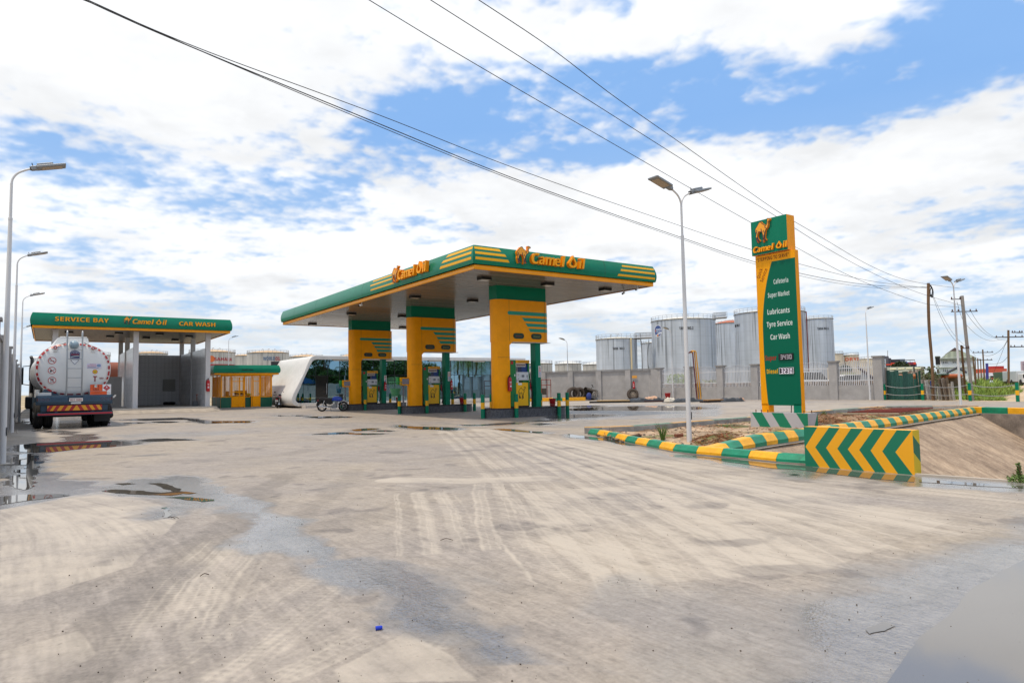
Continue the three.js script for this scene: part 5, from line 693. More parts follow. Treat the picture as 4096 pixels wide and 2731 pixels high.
const soilY = (x, z) => { let y = 0.045 + (fbm(x * 2.2, z * 2.2, 4) - 0.5) * 0.09 + (vn(x * 14, z * 14) - 0.5) * 0.025; for (const [a, b, r, h] of heaps) { const q = ((x - a) ** 2 + (z - b) ** 2) / (r * r); if (q < 4) y += h * Math.exp(-q * 1.6) * (0.7 + 0.6 * vn(x * 9, z * 9)); } return y; };
{
  const pos = [], uv = [], idx = [], st = 0.11, x0 = 1.9, z0 = -29.4, nx = 162, nz = 160; for (let i = 0; i <= nx; i++) for (let j = 0; j <= nz; j++) { const x = x0 + i * st, z = z0 + j * st; pos.push(x, soilY(x, z), z); uv.push((x - x0) / 18, (z - z0) / 18); }
  for (let i = 0; i < nx; i++) for (let j = 0; j < nz; j++) if (inside([x0 + (i + 0.5) * st, z0 + (j + 0.5) * st], SOIL)) { const k = i * (nz + 1) + j; idx.push(k, k + 1, k + nz + 1, k + 1, k + nz + 2, k + nz + 1); }
  const g = new THREE.BufferGeometry(); g.setAttribute('position', new THREE.Float32BufferAttribute(pos, 3)); g.setAttribute('uv', new THREE.Float32BufferAttribute(uv, 2)); g.setIndex(idx); g.computeVertexNormals();
  const t = dataTex(1024, 1024, (u, v) => { const x = x0 + u * 18, z = z0 + v * 18, f = fbm(x * 1.4, z * 1.4, 5), q = vn(x * 26, z * 26) - 0.5, br = cl(ss(0.47, 0.6, fbm(x * 0.8 + 9, z * 0.8, 4)) * 0.8 + ss(6.5, 9.5, x) * 0.45 - (x < 5 ? 0.15 : 0)); let r = mixn(166, 112, br), gg = mixn(142, 82, br), b = mixn(116, 54, br); const k = 1 + (f - 0.5) * 0.5 + q * 0.3; const gr = ss(0.6, 0.68, fbm(x * 1.1 + 40, z * 1.1, 3)) * 0.3 * br; return [r * k * (1 - gr), gg * k, b * k * (1 - gr)]; }); struct('planter_soil', g, mt('#ffffff', 0.95, { map: t }));
  const r = rng(77), n = 2600, tw = new THREE.InstancedMesh(bx(0.10, 0.006, 0.008), mt('#7a5636', 0.9), n), m4 = new THREE.Matrix4(), q = new THREE.Quaternion(), e = new THREE.Euler(); tw.name = 'dry_grass_litter';
  for (let i = 0; i < n; i++) { const h = heaps[r() * heaps.length | 0]; let x, z; if (r() < 0.6) { const a = r() * 6.28, d = Math.sqrt(r()) * h[2] * 1.1; x = h[0] + Math.cos(a) * d; z = h[1] + Math.sin(a) * d; } else do { x = 2 + r() * 17; z = -29 + r() * 17; } while (!inside([x, z], SOIL)); e.set(r() * 0.6 - 0.3, r() * 6.28, r() * 0.8 - 0.4); q.setFromEuler(e); const s = 0.5 + r() * 1.2; m4.compose(V(x, soilY(x, z) + 0.012, z), q, V(s, s, s)); tw.setMatrixAt(i, m4); tw.setColorAt(i, new THREE.Color().setRGB(0.8 + r() * 0.9, 0.8 + r() * 0.7, 0.8 + r() * 0.5)); }
  scene.add(tw); tw.userData = { label: 'dry brown grass litter heaped on the planter soil', category: 'plant litter', kind: 'stuff' };
  const n2 = 700, pb = new THREE.InstancedMesh(new THREE.IcosahedronGeometry(0.02, 0), mt('#8d8174', 0.95), n2); pb.name = 'loose_stones'; for (let i = 0; i < n2; i++) { let x, z; do { x = 2 + r() * 17; z = -29 + r() * 17; } while (!inside([x, z], SOIL)); const s = 0.3 + r() * r() * 2.6; e.set(r() * 6, r() * 6, r() * 6); q.setFromEuler(e); m4.compose(V(x, soilY(x, z) + 0.006, z), q, V(s, s * 0.7, s)); pb.setMatrixAt(i, m4); const c = 0.4 + r() * 0.5; pb.setColorAt(i, new THREE.Color().setRGB(c, c * 0.95, c * 0.9)); } scene.add(pb); pb.userData = { label: 'loose stones and clods scattered over the planter soil', category: 'stones', kind: 'stuff' };
  const grs = mt('#4d6a24', 0.8, { side: THREE.DoubleSide });
  const tuft = (label, x, z, n, h, w) => { const g = []; for (let i = 0; i < n; i++) { const a = r() * 6.28, l = h * (0.6 + r() * 0.5), o = w * Math.sqrt(r()), bend = 0.12 + r() * 0.3; const p = [V(x + Math.cos(a) * o * 0.4, soilY(x, z), z + Math.sin(a) * o * 0.4), V(x + Math.cos(a) * (o * 0.7), l * 0.6, z + Math.sin(a) * (o * 0.7)), V(x + Math.cos(a) * (o + bend * l * 0.6), l, z + Math.sin(a) * (o + bend * l * 0.6))]; g.push(rod(p[0], p[1], 0.006, 4, 0.005), rod(p[1], p[2], 0.005, 4, 0.001)); } return one('grass_tuft', label, 'plant', g, grs); };
  tuft('tall green grass tuft growing in the planter left of the lamp post', 3.33, -15.25, 46, 0.42, 0.10); tuft('small green weed on pale soil between the lamp post and the price sign', 6.0, -19.3, 22, 0.12, 0.1); tuft('low weed beside the brown litter heap in the planter', 4.0, -15.3, 26, 0.12, 0.14); tuft('weed at the foot of the grey kerb right of the price sign', 11.5, -25.2, 24, 0.25, 0.15);
  one('wood_scrap', 'dark scrap of wood on the soil behind the front kerb', 'debris', [rod([2.72, 0.09, -16.1], [3.0, 0.11, -16.0], 0.03, 5), rod([2.8, 0.07, -16.3], [2.95, 0.12, -16.1], 0.025, 5)], mt('#4a3b30', 0.9)); one('brick_scrap', 'reddish brick bit on the soil left of the lamp post', 'debris', bx(0.2, 0.08, 0.1, 3.85, 0.1, -15.9, 0.01, 0.4), mt('#7a4a34', 0.9));
  const mat = thing('steel_mesh', 'rusty red steel reinforcing mesh lying flat on the planter soil', 'steel mesh', [0, 0, 0]); const q4 = [[11.95,-24.34], [14.86,-27.15], [16.44,-26.64], [13.43,-23.69]]; const bil = (s, t) => [mixn(mixn(q4[0][0], q4[1][0], t), mixn(q4[3][0], q4[2][0], t), s), 0, mixn(mixn(q4[0][1], q4[1][1], t), mixn(q4[3][1], q4[2][1], t), s)]; const y = 0.17; for (let i = 0; i <= 22; i++) { const a = bil(i / 22, 0), b = bil(i / 22, 1); part('bar', rod([a[0], y, a[2]], [b[0], y, b[2]], 0.014, 5), mt('#6e2c22', 0.8), mat); } for (let i = 0; i <= 10; i++) { const a = bil(0, i / 10), b = bil(1, i / 10); part('bar', rod([a[0], y + 0.02, a[2]], [b[0], y + 0.02, b[2]], 0.014, 5), mt('#6e2c22', 0.8), mat); } const e2 = [bil(-0.04, -0.06), bil(1.04, -0.06)]; part('edge_timber', rod([e2[0][0], 0.12, e2[0][2]], [e2[1][0], 0.12, e2[1][2]], 0.06, 4), mt('#8a7a66', 0.9), mat);
}
// leafy plants: many small leaves round stems
function leafGeo(n, place, size, seed) { const r = rng(seed), pos = [], nor = [], col = []; for (let i = 0; i < n; i++) { const [c, s] = place(r), a = r() * 6.28, t = (r() - 0.3) * 1.6, l = size * (0.6 + r() * 0.8) * (s ?? 1), d = V(Math.cos(a) * Math.cos(t), Math.sin(t), Math.sin(a) * Math.cos(t)), u = V(r() - 0.5, r() + 0.2, r() - 0.5).cross(d).normalize(), w = l * 0.32, up = d.clone().cross(u).normalize(); const p0 = c, p1 = c.clone().addScaledVector(d, l * 0.5).addScaledVector(u, w), p2 = c.clone().addScaledVector(d, l), p3 = c.clone().addScaledVector(d, l * 0.5).addScaledVector(u, -w); const k = 0.7 + r() * 0.6, y = r() * 0.3; for (const p of [p0, p1, p2, p0, p2, p3]) { pos.push(p.x, p.y, p.z); nor.push(-up.x, -up.y, -up.z); col.push(k * (1 + y), k * 1.05, k * (1 - y * 0.4)); } } const g = new THREE.BufferGeometry(); g.setAttribute('position', new THREE.Float32BufferAttribute(pos, 3)); g.setAttribute('normal', new THREE.Float32BufferAttribute(nor, 3)); g.setAttribute('color', new THREE.Float32BufferAttribute(col, 3)); return g; }
const leafMat = (c) => mp(c, 0.75, { vertexColors: true, side: THREE.DoubleSide, transmission: 0.3, thickness: 0 });
{
  const b = thing('roadside_shrub', 'small dark green leafy shrub at the ditch edge at the right of the picture', 'shrub', [6.42, -0.06, -8.62]); b.scale.setScalar(0.66); const st = []; for (let i = 0; i < 9; i++) { const a = i * 0.9; st.push(rod([0, 0, 0], [Math.cos(a) * 0.18, 0.25 + 0.05 * (i % 4), Math.sin(a) * 0.18], 0.008, 5)); } part('stem', st, M.brown, b);
  part('foliage', leafGeo(1700, (r) => { const k = r(); if (k < 0.28) { const h = r(); return [V(-0.10 + (r() - 0.5) * 0.07 * (1.2 - h), 0.12 + h * 0.32, (r() - 0.5) * 0.07), 0.7]; } if (k < 0.45) { const h = r(); return [V(0.08 + (r() - 0.5) * 0.06, 0.1 + h * 0.2, 0.05 + (r() - 0.5) * 0.06), 0.7]; } const a = r() * 6.28, d = Math.sqrt(r()) * 0.42; return [V(Math.cos(a) * d + 0.1, r() * 0.17 + 0.02, Math.sin(a) * d * 0.7), 1]; }, 0.05, 4), leafMat('#5d7c34'), b);
}
// litter on the concrete
{ const [x, z] = [-0.75,-3.76]; one('crushed_can', 'small bright blue crushed can lying on the concrete in the foreground', 'can', [cy(0.011, 0.011, 0.032, 0, 0, 0, 12, 'x'), cy(0.0085, 0.011, 0.004, 0.018, 0, 0, 12, 'x')].map((g) => g.rotateY(0.3).translate(x, 0.012, z)), mt('#1233b4', 0.3)); }
const twig = mt('#3a2a20', 0.9); [['thin curved dark twig on the concrete near the middle of the foreground', [-0.64,-5.87], 0.11, 0.1], ['dark twig on the concrete left of the wet streak', [-3.6,-7.12], 0.12, 0.5], ['short dark twig on the dry concrete at the lower left', [-2.23,-4.87], 0.06, -0.5], ['dark twig beside the water channel at the left', [-3.57,-7.12], 0.1, 0.3]].forEach(([l, p, len, a]) => { const c = Math.cos(a), s = Math.sin(a); one('twig', l, 'twig', [tb([[p[0], 0.008, p[1]], [p[0] + c * len * 0.4, 0.02, p[1] + s * len * 0.4 - 0.01], [p[0] + c * len, 0.01, p[1] + s * len]], 0.003, 10, 5)], twig); });
{ // grit scattered where the traffic leaves it
  const r = rng(31), n = 900, p = new THREE.InstancedMesh(new THREE.IcosahedronGeometry(0.0035, 0), mt('#5a5048', 0.95), n), m4 = new THREE.Matrix4(), q = new THREE.Quaternion(), e = new THREE.Euler(); p.name = 'grit'; for (let i = 0; i < n; i++) { const z = -2.6 - r() * r() * 14, x = (r() * 1.7 - 0.75) * -z * 0.9; e.set(r() * 6, r() * 6, r() * 6); q.setFromEuler(e); const s = 0.35 + r() * r() * 1.5; m4.compose(V(x > 3.2 && z < -8.5 ? x - 5 : x, 0.003, z), q, V(s, s * 0.6, s)); p.setMatrixAt(i, m4); } scene.add(p); p.userData = { label: 'fine dark grit scattered over the concrete forecourt', category: 'grit', kind: 'stuff' };
}

// ---------------------------------------------------------------- tanker lorry, seen from behind (local -z runs forward along it)
{
  const t = thing('tanker_truck', 'white fuel tanker lorry with blue tail frame parked, rear towards us, by the left wall', 'tanker lorry', [-17.03, 0, -26.4], 0.6435);
  const white = mt('#dcdcda', 0.28), navy = mt('#2c4458', 0.5), cx = -0.05, rx = 1.23, ry = 1.02, cyy = 2.29;
  const oval = (k, n = 48) => { const p = []; for (let i = 0; i < n; i++) { const a = i / n * 2 * Math.PI, c = Math.cos(a), s = Math.sin(a), e = 0.86; p.push([cx + rx * k * Math.sign(c) * Math.pow(Math.abs(c), e), cyy + ry * k * Math.sign(s) * Math.pow(Math.abs(s), e)]); } return p; };
  // shell with a dished rear head
  { const rings = [[0.0, 0.05], [0.45, 0.045], [0.8, 0.02], [0.95, -0.02], [1.0, -0.10], [1.0, -0.3], [1.0, -7.6], [0.93, -7.75], [0.5, -7.85], [0.0, -7.86]], n = 48, pos = [], idx = []; for (const [k, z] of rings) for (const [x, y] of oval(k, n)) pos.push(x, y, z - 0.25); for (let i = 0; i < rings.length - 1; i++) for (let j = 0; j < n; j++) { const a = i * n + j, b = i * n + (j + 1) % n; idx.push(a, a + n, b, b, a + n, b + n); } const g = new THREE.BufferGeometry(); g.setAttribute('position', new THREE.Float32BufferAttribute(pos, 3)); g.setAttribute('uv', new THREE.Float32BufferAttribute(new Float32Array(pos.length / 3 * 2), 2)); g.setIndex(idx); g.computeVertexNormals(); part('tank', g, mt('#dcdcda', 0.25, { side: THREE.DoubleSide }), t); }
  { const o = oval(1.0, 120), red = mt('#a81a20', 0.35), nd = 33; for (let d = 0; d < nd; d++) { const i0 = Math.round((d / nd) * 120), i1 = Math.round(((d + 0.62) / nd) * 120), pos = [], idx = []; for (let i = i0; i <= i1; i++) { const [x, y] = o[i % 120], dx = x - cx, dy = y - cyy, l = Math.hypot(dx, dy); pos.push(cx + dx * 0.997, cyy + dy * 0.997, -0.30, cx + dx * 0.945, cyy + dy * 0.945, -0.248); } for (let i = 0; i < i1 - i0; i++) { const k = i * 2; idx.push(k, k + 1, k + 2, k + 1, k + 3, k + 2); } const g = new THREE.BufferGeometry(); g.setAttribute('position', new THREE.Float32BufferAttribute(pos, 3)); g.setIndex(idx); g.computeVertexNormals(); part('red_marking', g, mt('#a81a20', 0.35, { side: THREE.DoubleSide }), t).position.z = 0.012; } }
  part('rim', tb(oval(1.005, 40).map(([x, y]) => [x, y, -0.36]), 0.022, 160, 6, true), white, t);
  // manlid box, roof rail, ladder, lamps
  part('manhole_box', ex([[-0.72, 3.24], [0.50, 3.24], [0.43, 3.55], [-0.57, 3.55]], 5.5).translate(0, 0, -6.2), white, t);
  part('walkway', [bx(0.9, 0.02, 5.4, -0.07, 3.57, -3.4), rod([-0.5, 3.58, -0.75], [0.4, 3.58, -0.75], 0.02)], M.white, t);
  part('beacon', [rod([-0.42, 3.27, -0.2], [-0.34, 3.33, -0.2], 0.012), rod([0.27, 3.33, -0.2], [0.36, 3.27, -0.2], 0.012), rod([-0.42, 3.27, -0.2], [-0.55, 3.24, -0.2], 0.012), rod([0.36, 3.27, -0.2], [0.48, 3.23, -0.2], 0.012)], M.dark, t); part('lid', tr(new THREE.SphereGeometry(0.17, 20, 10), -0.07, 3.25, -0.2).scale(1, 1, 1), mt('#8fa3ad', 0.3), t);
  const lad = part('ladder', [tb([[-0.30, 1.27, 0.06], [-0.30, 2.3, 0.10], [-0.31, 3.3, 0.02], [-0.31, 3.68, 0.0], [-0.31, 3.78, -0.06], [-0.31, 3.70, -0.16], [-0.31, 3.5, -0.2]], 0.028, 40, 8), tb([[0.20, 1.27, 0.06], [0.20, 2.3, 0.10], [0.19, 3.3, 0.02], [0.19, 3.68, 0.0], [0.19, 3.78, -0.06], [0.19, 3.70, -0.16], [0.19, 3.5, -0.2]], 0.028, 40, 8)], mt('#a3a6a9', 0.35, { metalness: 0.6 }), t);
  for (const y of [1.58, 1.95, 2.31, 2.68, 3.05]) part('rung', rod([-0.30, y, 0.085], [0.20, y, 0.085], 0.014), mt('#a3a6a9', 0.35, { metalness: 0.6 }), lad);
  for (const x of [-0.68, 0.57]) { const l = part('marker_lamp', [bx(0.13, 0.2, 0.05, x, 3.06, -0.22, 0.01), cy(0.075, 0.075, 0.06, x, 3.125, -0.18, 18, 'z')], M.white, t); part('lens', [tr(new THREE.TorusGeometry(0.05, 0.016, 8, 20), x, 3.125, -0.145)], M.red, l); part('bulb', cy(0.028, 0.028, 0.03, x, 3.125, -0.15, 12, 'z'), M.white, l); }
  // printed marks on the rear head
  const ban = (draw) => canvasTex(128, 128, (x) => { x.fillStyle = '#dcdcda'; x.fillRect(0, 0, 128, 128); x.strokeStyle = '#1a1a1a'; x.fillStyle = '#1a1a1a'; x.lineWidth = 6; draw(x); x.strokeStyle = '#b02a26'; x.lineWidth = 10; x.beginPath(); x.arc(64, 64, 54, 0, 7); x.moveTo(26, 26); x.lineTo(102, 102); x.stroke(); });
  const bans = [(x) => { x.fillRect(30, 66, 66, 9); x.beginPath(); x.moveTo(30, 60); x.bezierCurveTo(24, 40, 50, 46, 44, 30); x.stroke(); }, (x) => { x.save(); x.translate(64, 64); x.rotate(-0.5); x.fillRect(-8, 0, 48, 9); x.beginPath(); x.ellipse(-20, 2, 12, 20, 0.4, 0, 7); x.fill(); x.restore(); }, (x) => { x.strokeRect(46, 34, 36, 60); x.fillRect(52, 42, 24, 20); x.fillRect(56, 72, 6, 6); x.fillRect(66, 72, 6, 6); }];
  bans.forEach((d, i) => { const g = new THREE.CircleGeometry(0.145, 28); part('prohibition_sign', g, mt('#ffffff', 0.4, { map: ban(d) }), t).position.set([-0.77, -0.765, -0.755][i], [2.62, 2.24, 1.86][i], -0.207); });
  const shT = canvasTex(160, 240, (x, w, h) => { x.fillStyle = '#dcdcda'; x.fillRect(0, 0, w, h); const P = new Path2D(); const path = () => { x.beginPath(); x.moveTo(80, 6); x.lineTo(120, 18); x.lineTo(152, 40); x.lineTo(150, 140); x.lineTo(128, 180); x.lineTo(80, 232); x.lineTo(32, 180); x.lineTo(10, 140); x.lineTo(8, 40); x.lineTo(40, 18); x.closePath(); }; path(); x.fillStyle = '#dfe1e4'; x.fill(); x.save(); path(); x.clip(); x.fillStyle = '#343a66'; x.fillRect(0, 0, w, 135); x.strokeStyle = '#cfd2dc'; x.lineWidth = 5; for (let i = -3; i <= 3; i++) { x.beginPath(); x.moveTo(80 + i * 12, 10); x.lineTo(80 + i * 26, 56); x.stroke(); } x.fillStyle = '#7c3044'; x.fillRect(18, 62, 124, 24); x.strokeStyle = '#cfe0d8'; x.lineWidth = 9; x.beginPath(); x.moveTo(14, 120); x.quadraticCurveTo(80, 92, 150, 96); x.stroke(); x.fillStyle = '#555a68'; x.fillRect(26, 150, 108, 8); x.restore(); path(); x.strokeStyle = '#3a3f68'; x.lineWidth = 6; x.stroke(); });
  { const g = new THREE.ShapeGeometry(shp([[0, 0.29], [0.09, 0.265], [0.17, 0.21], [0.165, -0.06], [0.11, -0.16], [0, -0.29], [-0.11, -0.16], [-0.165, -0.06], [-0.17, 0.21], [-0.09, 0.265]])), p = g.attributes.position, uv = g.attributes.uv; for (let i = 0; i < p.count; i++) uv.setXY(i, p.getX(i) / 0.35 + 0.5, p.getY(i) / 0.59 + 0.5); part('shield_emblem', g, mt('#ffffff', 0.4, { map: shT }), t).position.set(-0.035, 2.75, -0.194); }
  const print = (name, w, h, x, y, z, draw, cw = 256, chh = 128, d = 0.006) => panel(w, h, [mt('#ffffff', 0.4, { map: canvasTex(cw, chh, draw) })], x, y, z, name, t, d);
  print('sticker', 0.49, 0.20, 0.62, 2.415, -0.205, (x, w, h) => { x.fillStyle = '#cfc9dc'; x.fillRect(0, 0, w, h); x.fillStyle = '#b04a50'; x.font = 'bold 30px sans-serif'; x.fillText('HOW IS', 50, 34); x.fillText('MY DRIVING', 10, 68); x.fillStyle = '#4a4a66'; x.fillRect(14, 82, 150, 8); x.fillRect(8, 104, 200, 10); x.fillStyle = '#7a94b8'; x.beginPath(); x.arc(212, 52, 38, 0, 7); x.fill(); });
  { const g = new THREE.CircleGeometry(0.088, 24); part('speed_limit', g, mt('#ffffff', 0.4, { map: canvasTex(96, 96, (x) => { x.fillStyle = '#c0262a'; x.fillRect(0, 0, 96, 96); x.fillStyle = '#e2c11c'; x.beginPath(); x.arc(48, 48, 38, 0, 7); x.fill(); x.fillStyle = '#2a3a1c'; x.font = 'bold 40px sans-serif'; x.textAlign = 'center'; x.textBaseline = 'middle'; x.fillText('80', 48, 51); }) }), t).position.set(0.655, 2.19, -0.206); }
  letters('T', 0.22, 0.004, 0.15, t, 0.585, 1.80, -0.212, 0, { mats: mt('#8c2228', 0.4) }); letters('RHD', 0.06, 0.004, 0.15, t, 0.81, 1.90, -0.214, 0, { mats: mt('#8c2228', 0.4) });
  print('hazard_plate', 0.72, 0.42, 0.835, 1.475, 0.03, (x, w, h) => { x.fillStyle = '#e6e4e4'; x.fillRect(0, 0, w, h); x.fillStyle = '#e2571c'; x.fillRect(4, 4, 218, 130); x.fillRect(4, 140, 300, 70); x.strokeStyle = '#7a2a10'; x.lineWidth = 4; x.strokeRect(4, 4, 218, 64); x.strokeRect(4, 68, 218, 66); x.strokeRect(4, 140, 300, 70); x.fillStyle = '#cfe0dc'; x.fillRect(82, 10, 44, 52); x.fillStyle = '#1c1612'; x.font = 'bold 52px sans-serif'; x.fillText('3 Y E', 50, 56); x.fillText('1203', 46, 120); x.font = 'bold 24px sans-serif'; x.fillRect(80, 158, 110, 5); x.fillRect(30, 178, 180, 5); x.fillText('HTAT', 308, 184); x.fillStyle = '#b3202a'; x.beginPath(); x.moveTo(300, 12); x.lineTo(368, 74); x.lineTo(300, 136); x.lineTo(232, 74); x.fill(); x.strokeStyle = '#e8c8c8'; x.lineWidth = 3; x.stroke(); x.fillStyle = '#e8d8d8'; x.beginPath(); x.moveTo(300, 34); x.quadraticCurveTo(326, 58, 300, 74); x.quadraticCurveTo(276, 62, 300, 34); x.fill(); x.fillRect(272, 82, 56, 6); }, 380, 216, 0.02);
  // tail frame
  part('tail_frame', [bx(2.5, 0.36, 0.5, 0.0, 1.10, -0.2, 0.02), bx(2.2, 0.30, 0.4, 0.0, 0.8, -0.25, 0.01), ex([[-1.15, 1.27], [-0.5, 1.27], [-0.75, 1.55], [-1.0, 1.5]], 0.3).translate(0, 0, -0.6), ex([[0.6, 1.27], [1.0, 1.27], [0.95, 1.42], [0.75, 1.5]], 0.3).translate(0, 0, -0.6)], navy, t);
  for (const [x, w] of [[-0.73, 0.96], [0.73, 0.96]]) { const g = part('lamp_grille', [bx(w, 0.24, 0.05, x, 1.12, 0.06, 0.01)], mt('#3c566a', 0.5), t); const wires = []; for (let i = 1; i < 34; i++) wires.push(bx(0.006, 0.18, 0.012, x - w / 2 + w * i / 34, 1.12, 0.092)); for (let i = 1; i < 8; i++) wires.push(bx(w - 0.04, 0.006, 0.012, x, 1.02 + i * 0.025, 0.094)); part('wire_guard', wires, mt('#54708a', 0.4, { metalness: 0.4 }), g); part('lamp_cluster', [...[0, 1, 2].map((i) => cy(0.07, 0.07, 0.02, x + Math.sign(x) * (0.16 + i * 0.14), 1.12, 0.084, 16, 'z'))], mt('#4c1f26', 0.25), g); }
  print('number_plate', 0.45, 0.13, 0.02, 1.10, 0.09, (x, w, h) => { x.fillStyle = '#e0d6d2'; x.fillRect(0, 0, w, h); x.fillStyle = '#8a3a34'; x.font = 'bold 50px sans-serif'; x.textAlign = 'center'; x.textBaseline = 'middle'; x.fillText('BCC 3686', w / 2, h / 2 + 3); x.fillStyle = '#555'; x.fillRect(0, 10, 8, 20); }, 256, 72, 0.015);
  part('plate_lamp', bx(0.34, 0.07, 0.06, 0.02, 0.97, 0.06, 0.02), M.white, t);
  part('warning_board', bx(1.8, 0.215, 0.02, 0.0, 0.785, 0.02), [M.dark, M.dark, M.dark, M.dark, mt('#ffffff', 0.4, { map: canvasTex(900, 108, (x, w, h) => { x.fillStyle = '#e8a01c'; x.fillRect(0, 0, w, h); x.strokeStyle = '#a81c20'; x.lineWidth = 8; x.fillStyle = '#a81c20'; for (const [a, s] of [[-20, 1], [90, 1], [215, 1], [345, 1], [480, -1], [610, -1], [730, -1], [850, -1]]) { x.beginPath(); if (s > 0) { x.moveTo(a, h); x.lineTo(a + 62, h); x.lineTo(a + 124, 0); x.lineTo(a + 62, 0); } else { x.moveTo(a, 0); x.lineTo(a + 62, 0); x.lineTo(a + 124, h); x.lineTo(a + 62, h); } x.fill(); } x.strokeRect(2, 2, w - 4, h - 4); }) }), M.dark], t);
  part('under_run_bar', [bx(2.48, 0.11, 0.09, 0.03, 0.565, 0.05, 0.01)], navy, t); const rb = part('red_strip', bx(2.44, 0.06, 0.01, 0.03, 0.56, 0.1), mt('#b0182a', 0.3), t); part('bar_arm', [bx(0.08, 0.3, 0.08, -0.6, 0.72, -0.05), bx(0.08, 0.3, 0.08, 0.6, 0.72, -0.05)], navy, t);
  part('white_box', bx(0.42, 0.11, 0.4, -0.98, 1.33, -0.3, 0.01), M.white, t); part('tool_tube', [cy(0.09, 0.09, 0.3, -1.2, 1.36, -0.6, 14), cy(0.09, 0.09, 0.3, -0.95, 1.40, -0.6, 14), rod([1.28, 1.15, 0.0], [1.36, 1.25, 0.02], 0.03)], M.white, t);
  // chassis, wheels, mudguards
  part('chassis', [bx(0.25, 0.3, 9.6, -0.42, 0.95, -5), bx(0.25, 0.3, 9.6, 0.42, 0.95, -5), bx(2.2, 0.3, 7.4, -0.05, 1.25, -4.2)], mt('#22262a', 0.7), t);
  part('axle', [-1.35, -2.75, -8.6].map((z) => cy(0.09, 0.09, 2.2, 0, 0.5, z, 12, 'x')), M.dark, t);
  const tyre = (x, z, w) => { const prof = [[0.27, -w / 2], [0.36, -w / 2 - 0.005], [0.46, -w / 2 + 0.01], [0.5, -w / 2 + 0.04], [0.505, 0], [0.5, w / 2 - 0.04], [0.46, w / 2 - 0.01], [0.36, w / 2 + 0.005], [0.27, w / 2]]; const g = new THREE.LatheGeometry(prof.map(([r, y]) => new THREE.Vector2(r, y)), 32); g.rotateZ(Math.PI / 2).translate(x, 0.5, z); const grooves = []; for (const o of [-0.08, 0, 0.08]) grooves.push(tr(new THREE.TorusGeometry(0.503, 0.008, 5, 40), x + o, 0.5, z, 0, Math.PI / 2)); const wv = part('wheel', g, M.rubber, t); part('tread_groove', grooves, M.black, wv); part('rim', [cy(0.27, 0.27, w * 0.7, x, 0.5, z, 24, 'x'), cy(0.12, 0.12, w * 1.02, x, 0.5, z, 16, 'x')], mt('#8a8f94', 0.4, { metalness: 0.5 }), wv); };
  for (const z of [-1.35, -2.75]) for (const x of [-1.12, -0.80, 0.80, 1.12]) tyre(x, z, 0.29); for (const x of [-1.05, 1.05]) tyre(x, -8.6, 0.32);
  for (const x of [-1.0, 1.0]) part('mudguard', [tb([[x, 0.6, -0.6], [x, 0.95, -0.75], [x, 1.08, -1.35], [x, 1.05, -2.05], [x, 1.08, -2.75], [x, 0.9, -3.3]], 0.03, 24, 6)], M.black, t); part('mud_flap', bx(0.55, 0.42, 0.02, 0.98, 0.42, -0.62), M.black, t);
  part('side_guard', [bx(0.06, 0.5, 3.2, -1.15, 0.95, -5.4, 0.01), bx(0.06, 0.5, 3.2, 1.15, 0.95, -5.4, 0.01)], navy, t);
  // cab
  const cab = part('cab', bx(2.45, 2.4, 1.9, -0.02, 1.95, -9.1, 0.12), mt('#e2e2e0', 0.3), t); for (const x of [-1.26, 1.22]) part('side_window', bx(0.02, 0.75, 1.0, x, 2.4, -9.2, 0.01), mt('#1b2024', 0.08), cab); part('windscreen', bx(2.1, 0.85, 0.02, -0.02, 2.45, -10.06, 0.01), mt('#1b2024', 0.08), cab); part('fender', [bx(0.5, 0.6, 1.6, -1.15, 0.95, -8.8, 0.08), bx(0.5, 0.6, 1.6, 1.15, 0.95, -8.8, 0.08)], mt('#2a3036', 0.5), cab);
  part('mirror', [bx(0.08, 0.85, 0.22, -1.52, 2.25, -9.9, 0.03), rod([-1.25, 2.75, -9.8], [-1.52, 2.72, -9.9], 0.02), rod([-1.25, 1.8, -9.8], [-1.52, 1.85, -9.9], 0.02)], M.black, t); part('mirror', [bx(0.08, 0.85, 0.22, 1.5, 2.25, -9.9, 0.03), rod([1.22, 2.75, -9.8], [1.5, 2.72, -9.9], 0.02)], M.black, t); part('exhaust', [cy(0.07, 0.07, 1.6, -1.2, 2.2, -7.95, 14), rod([-1.2, 3.0, -7.95], [-1.25, 3.12, -7.85], 0.07)], M.dark, t);
}
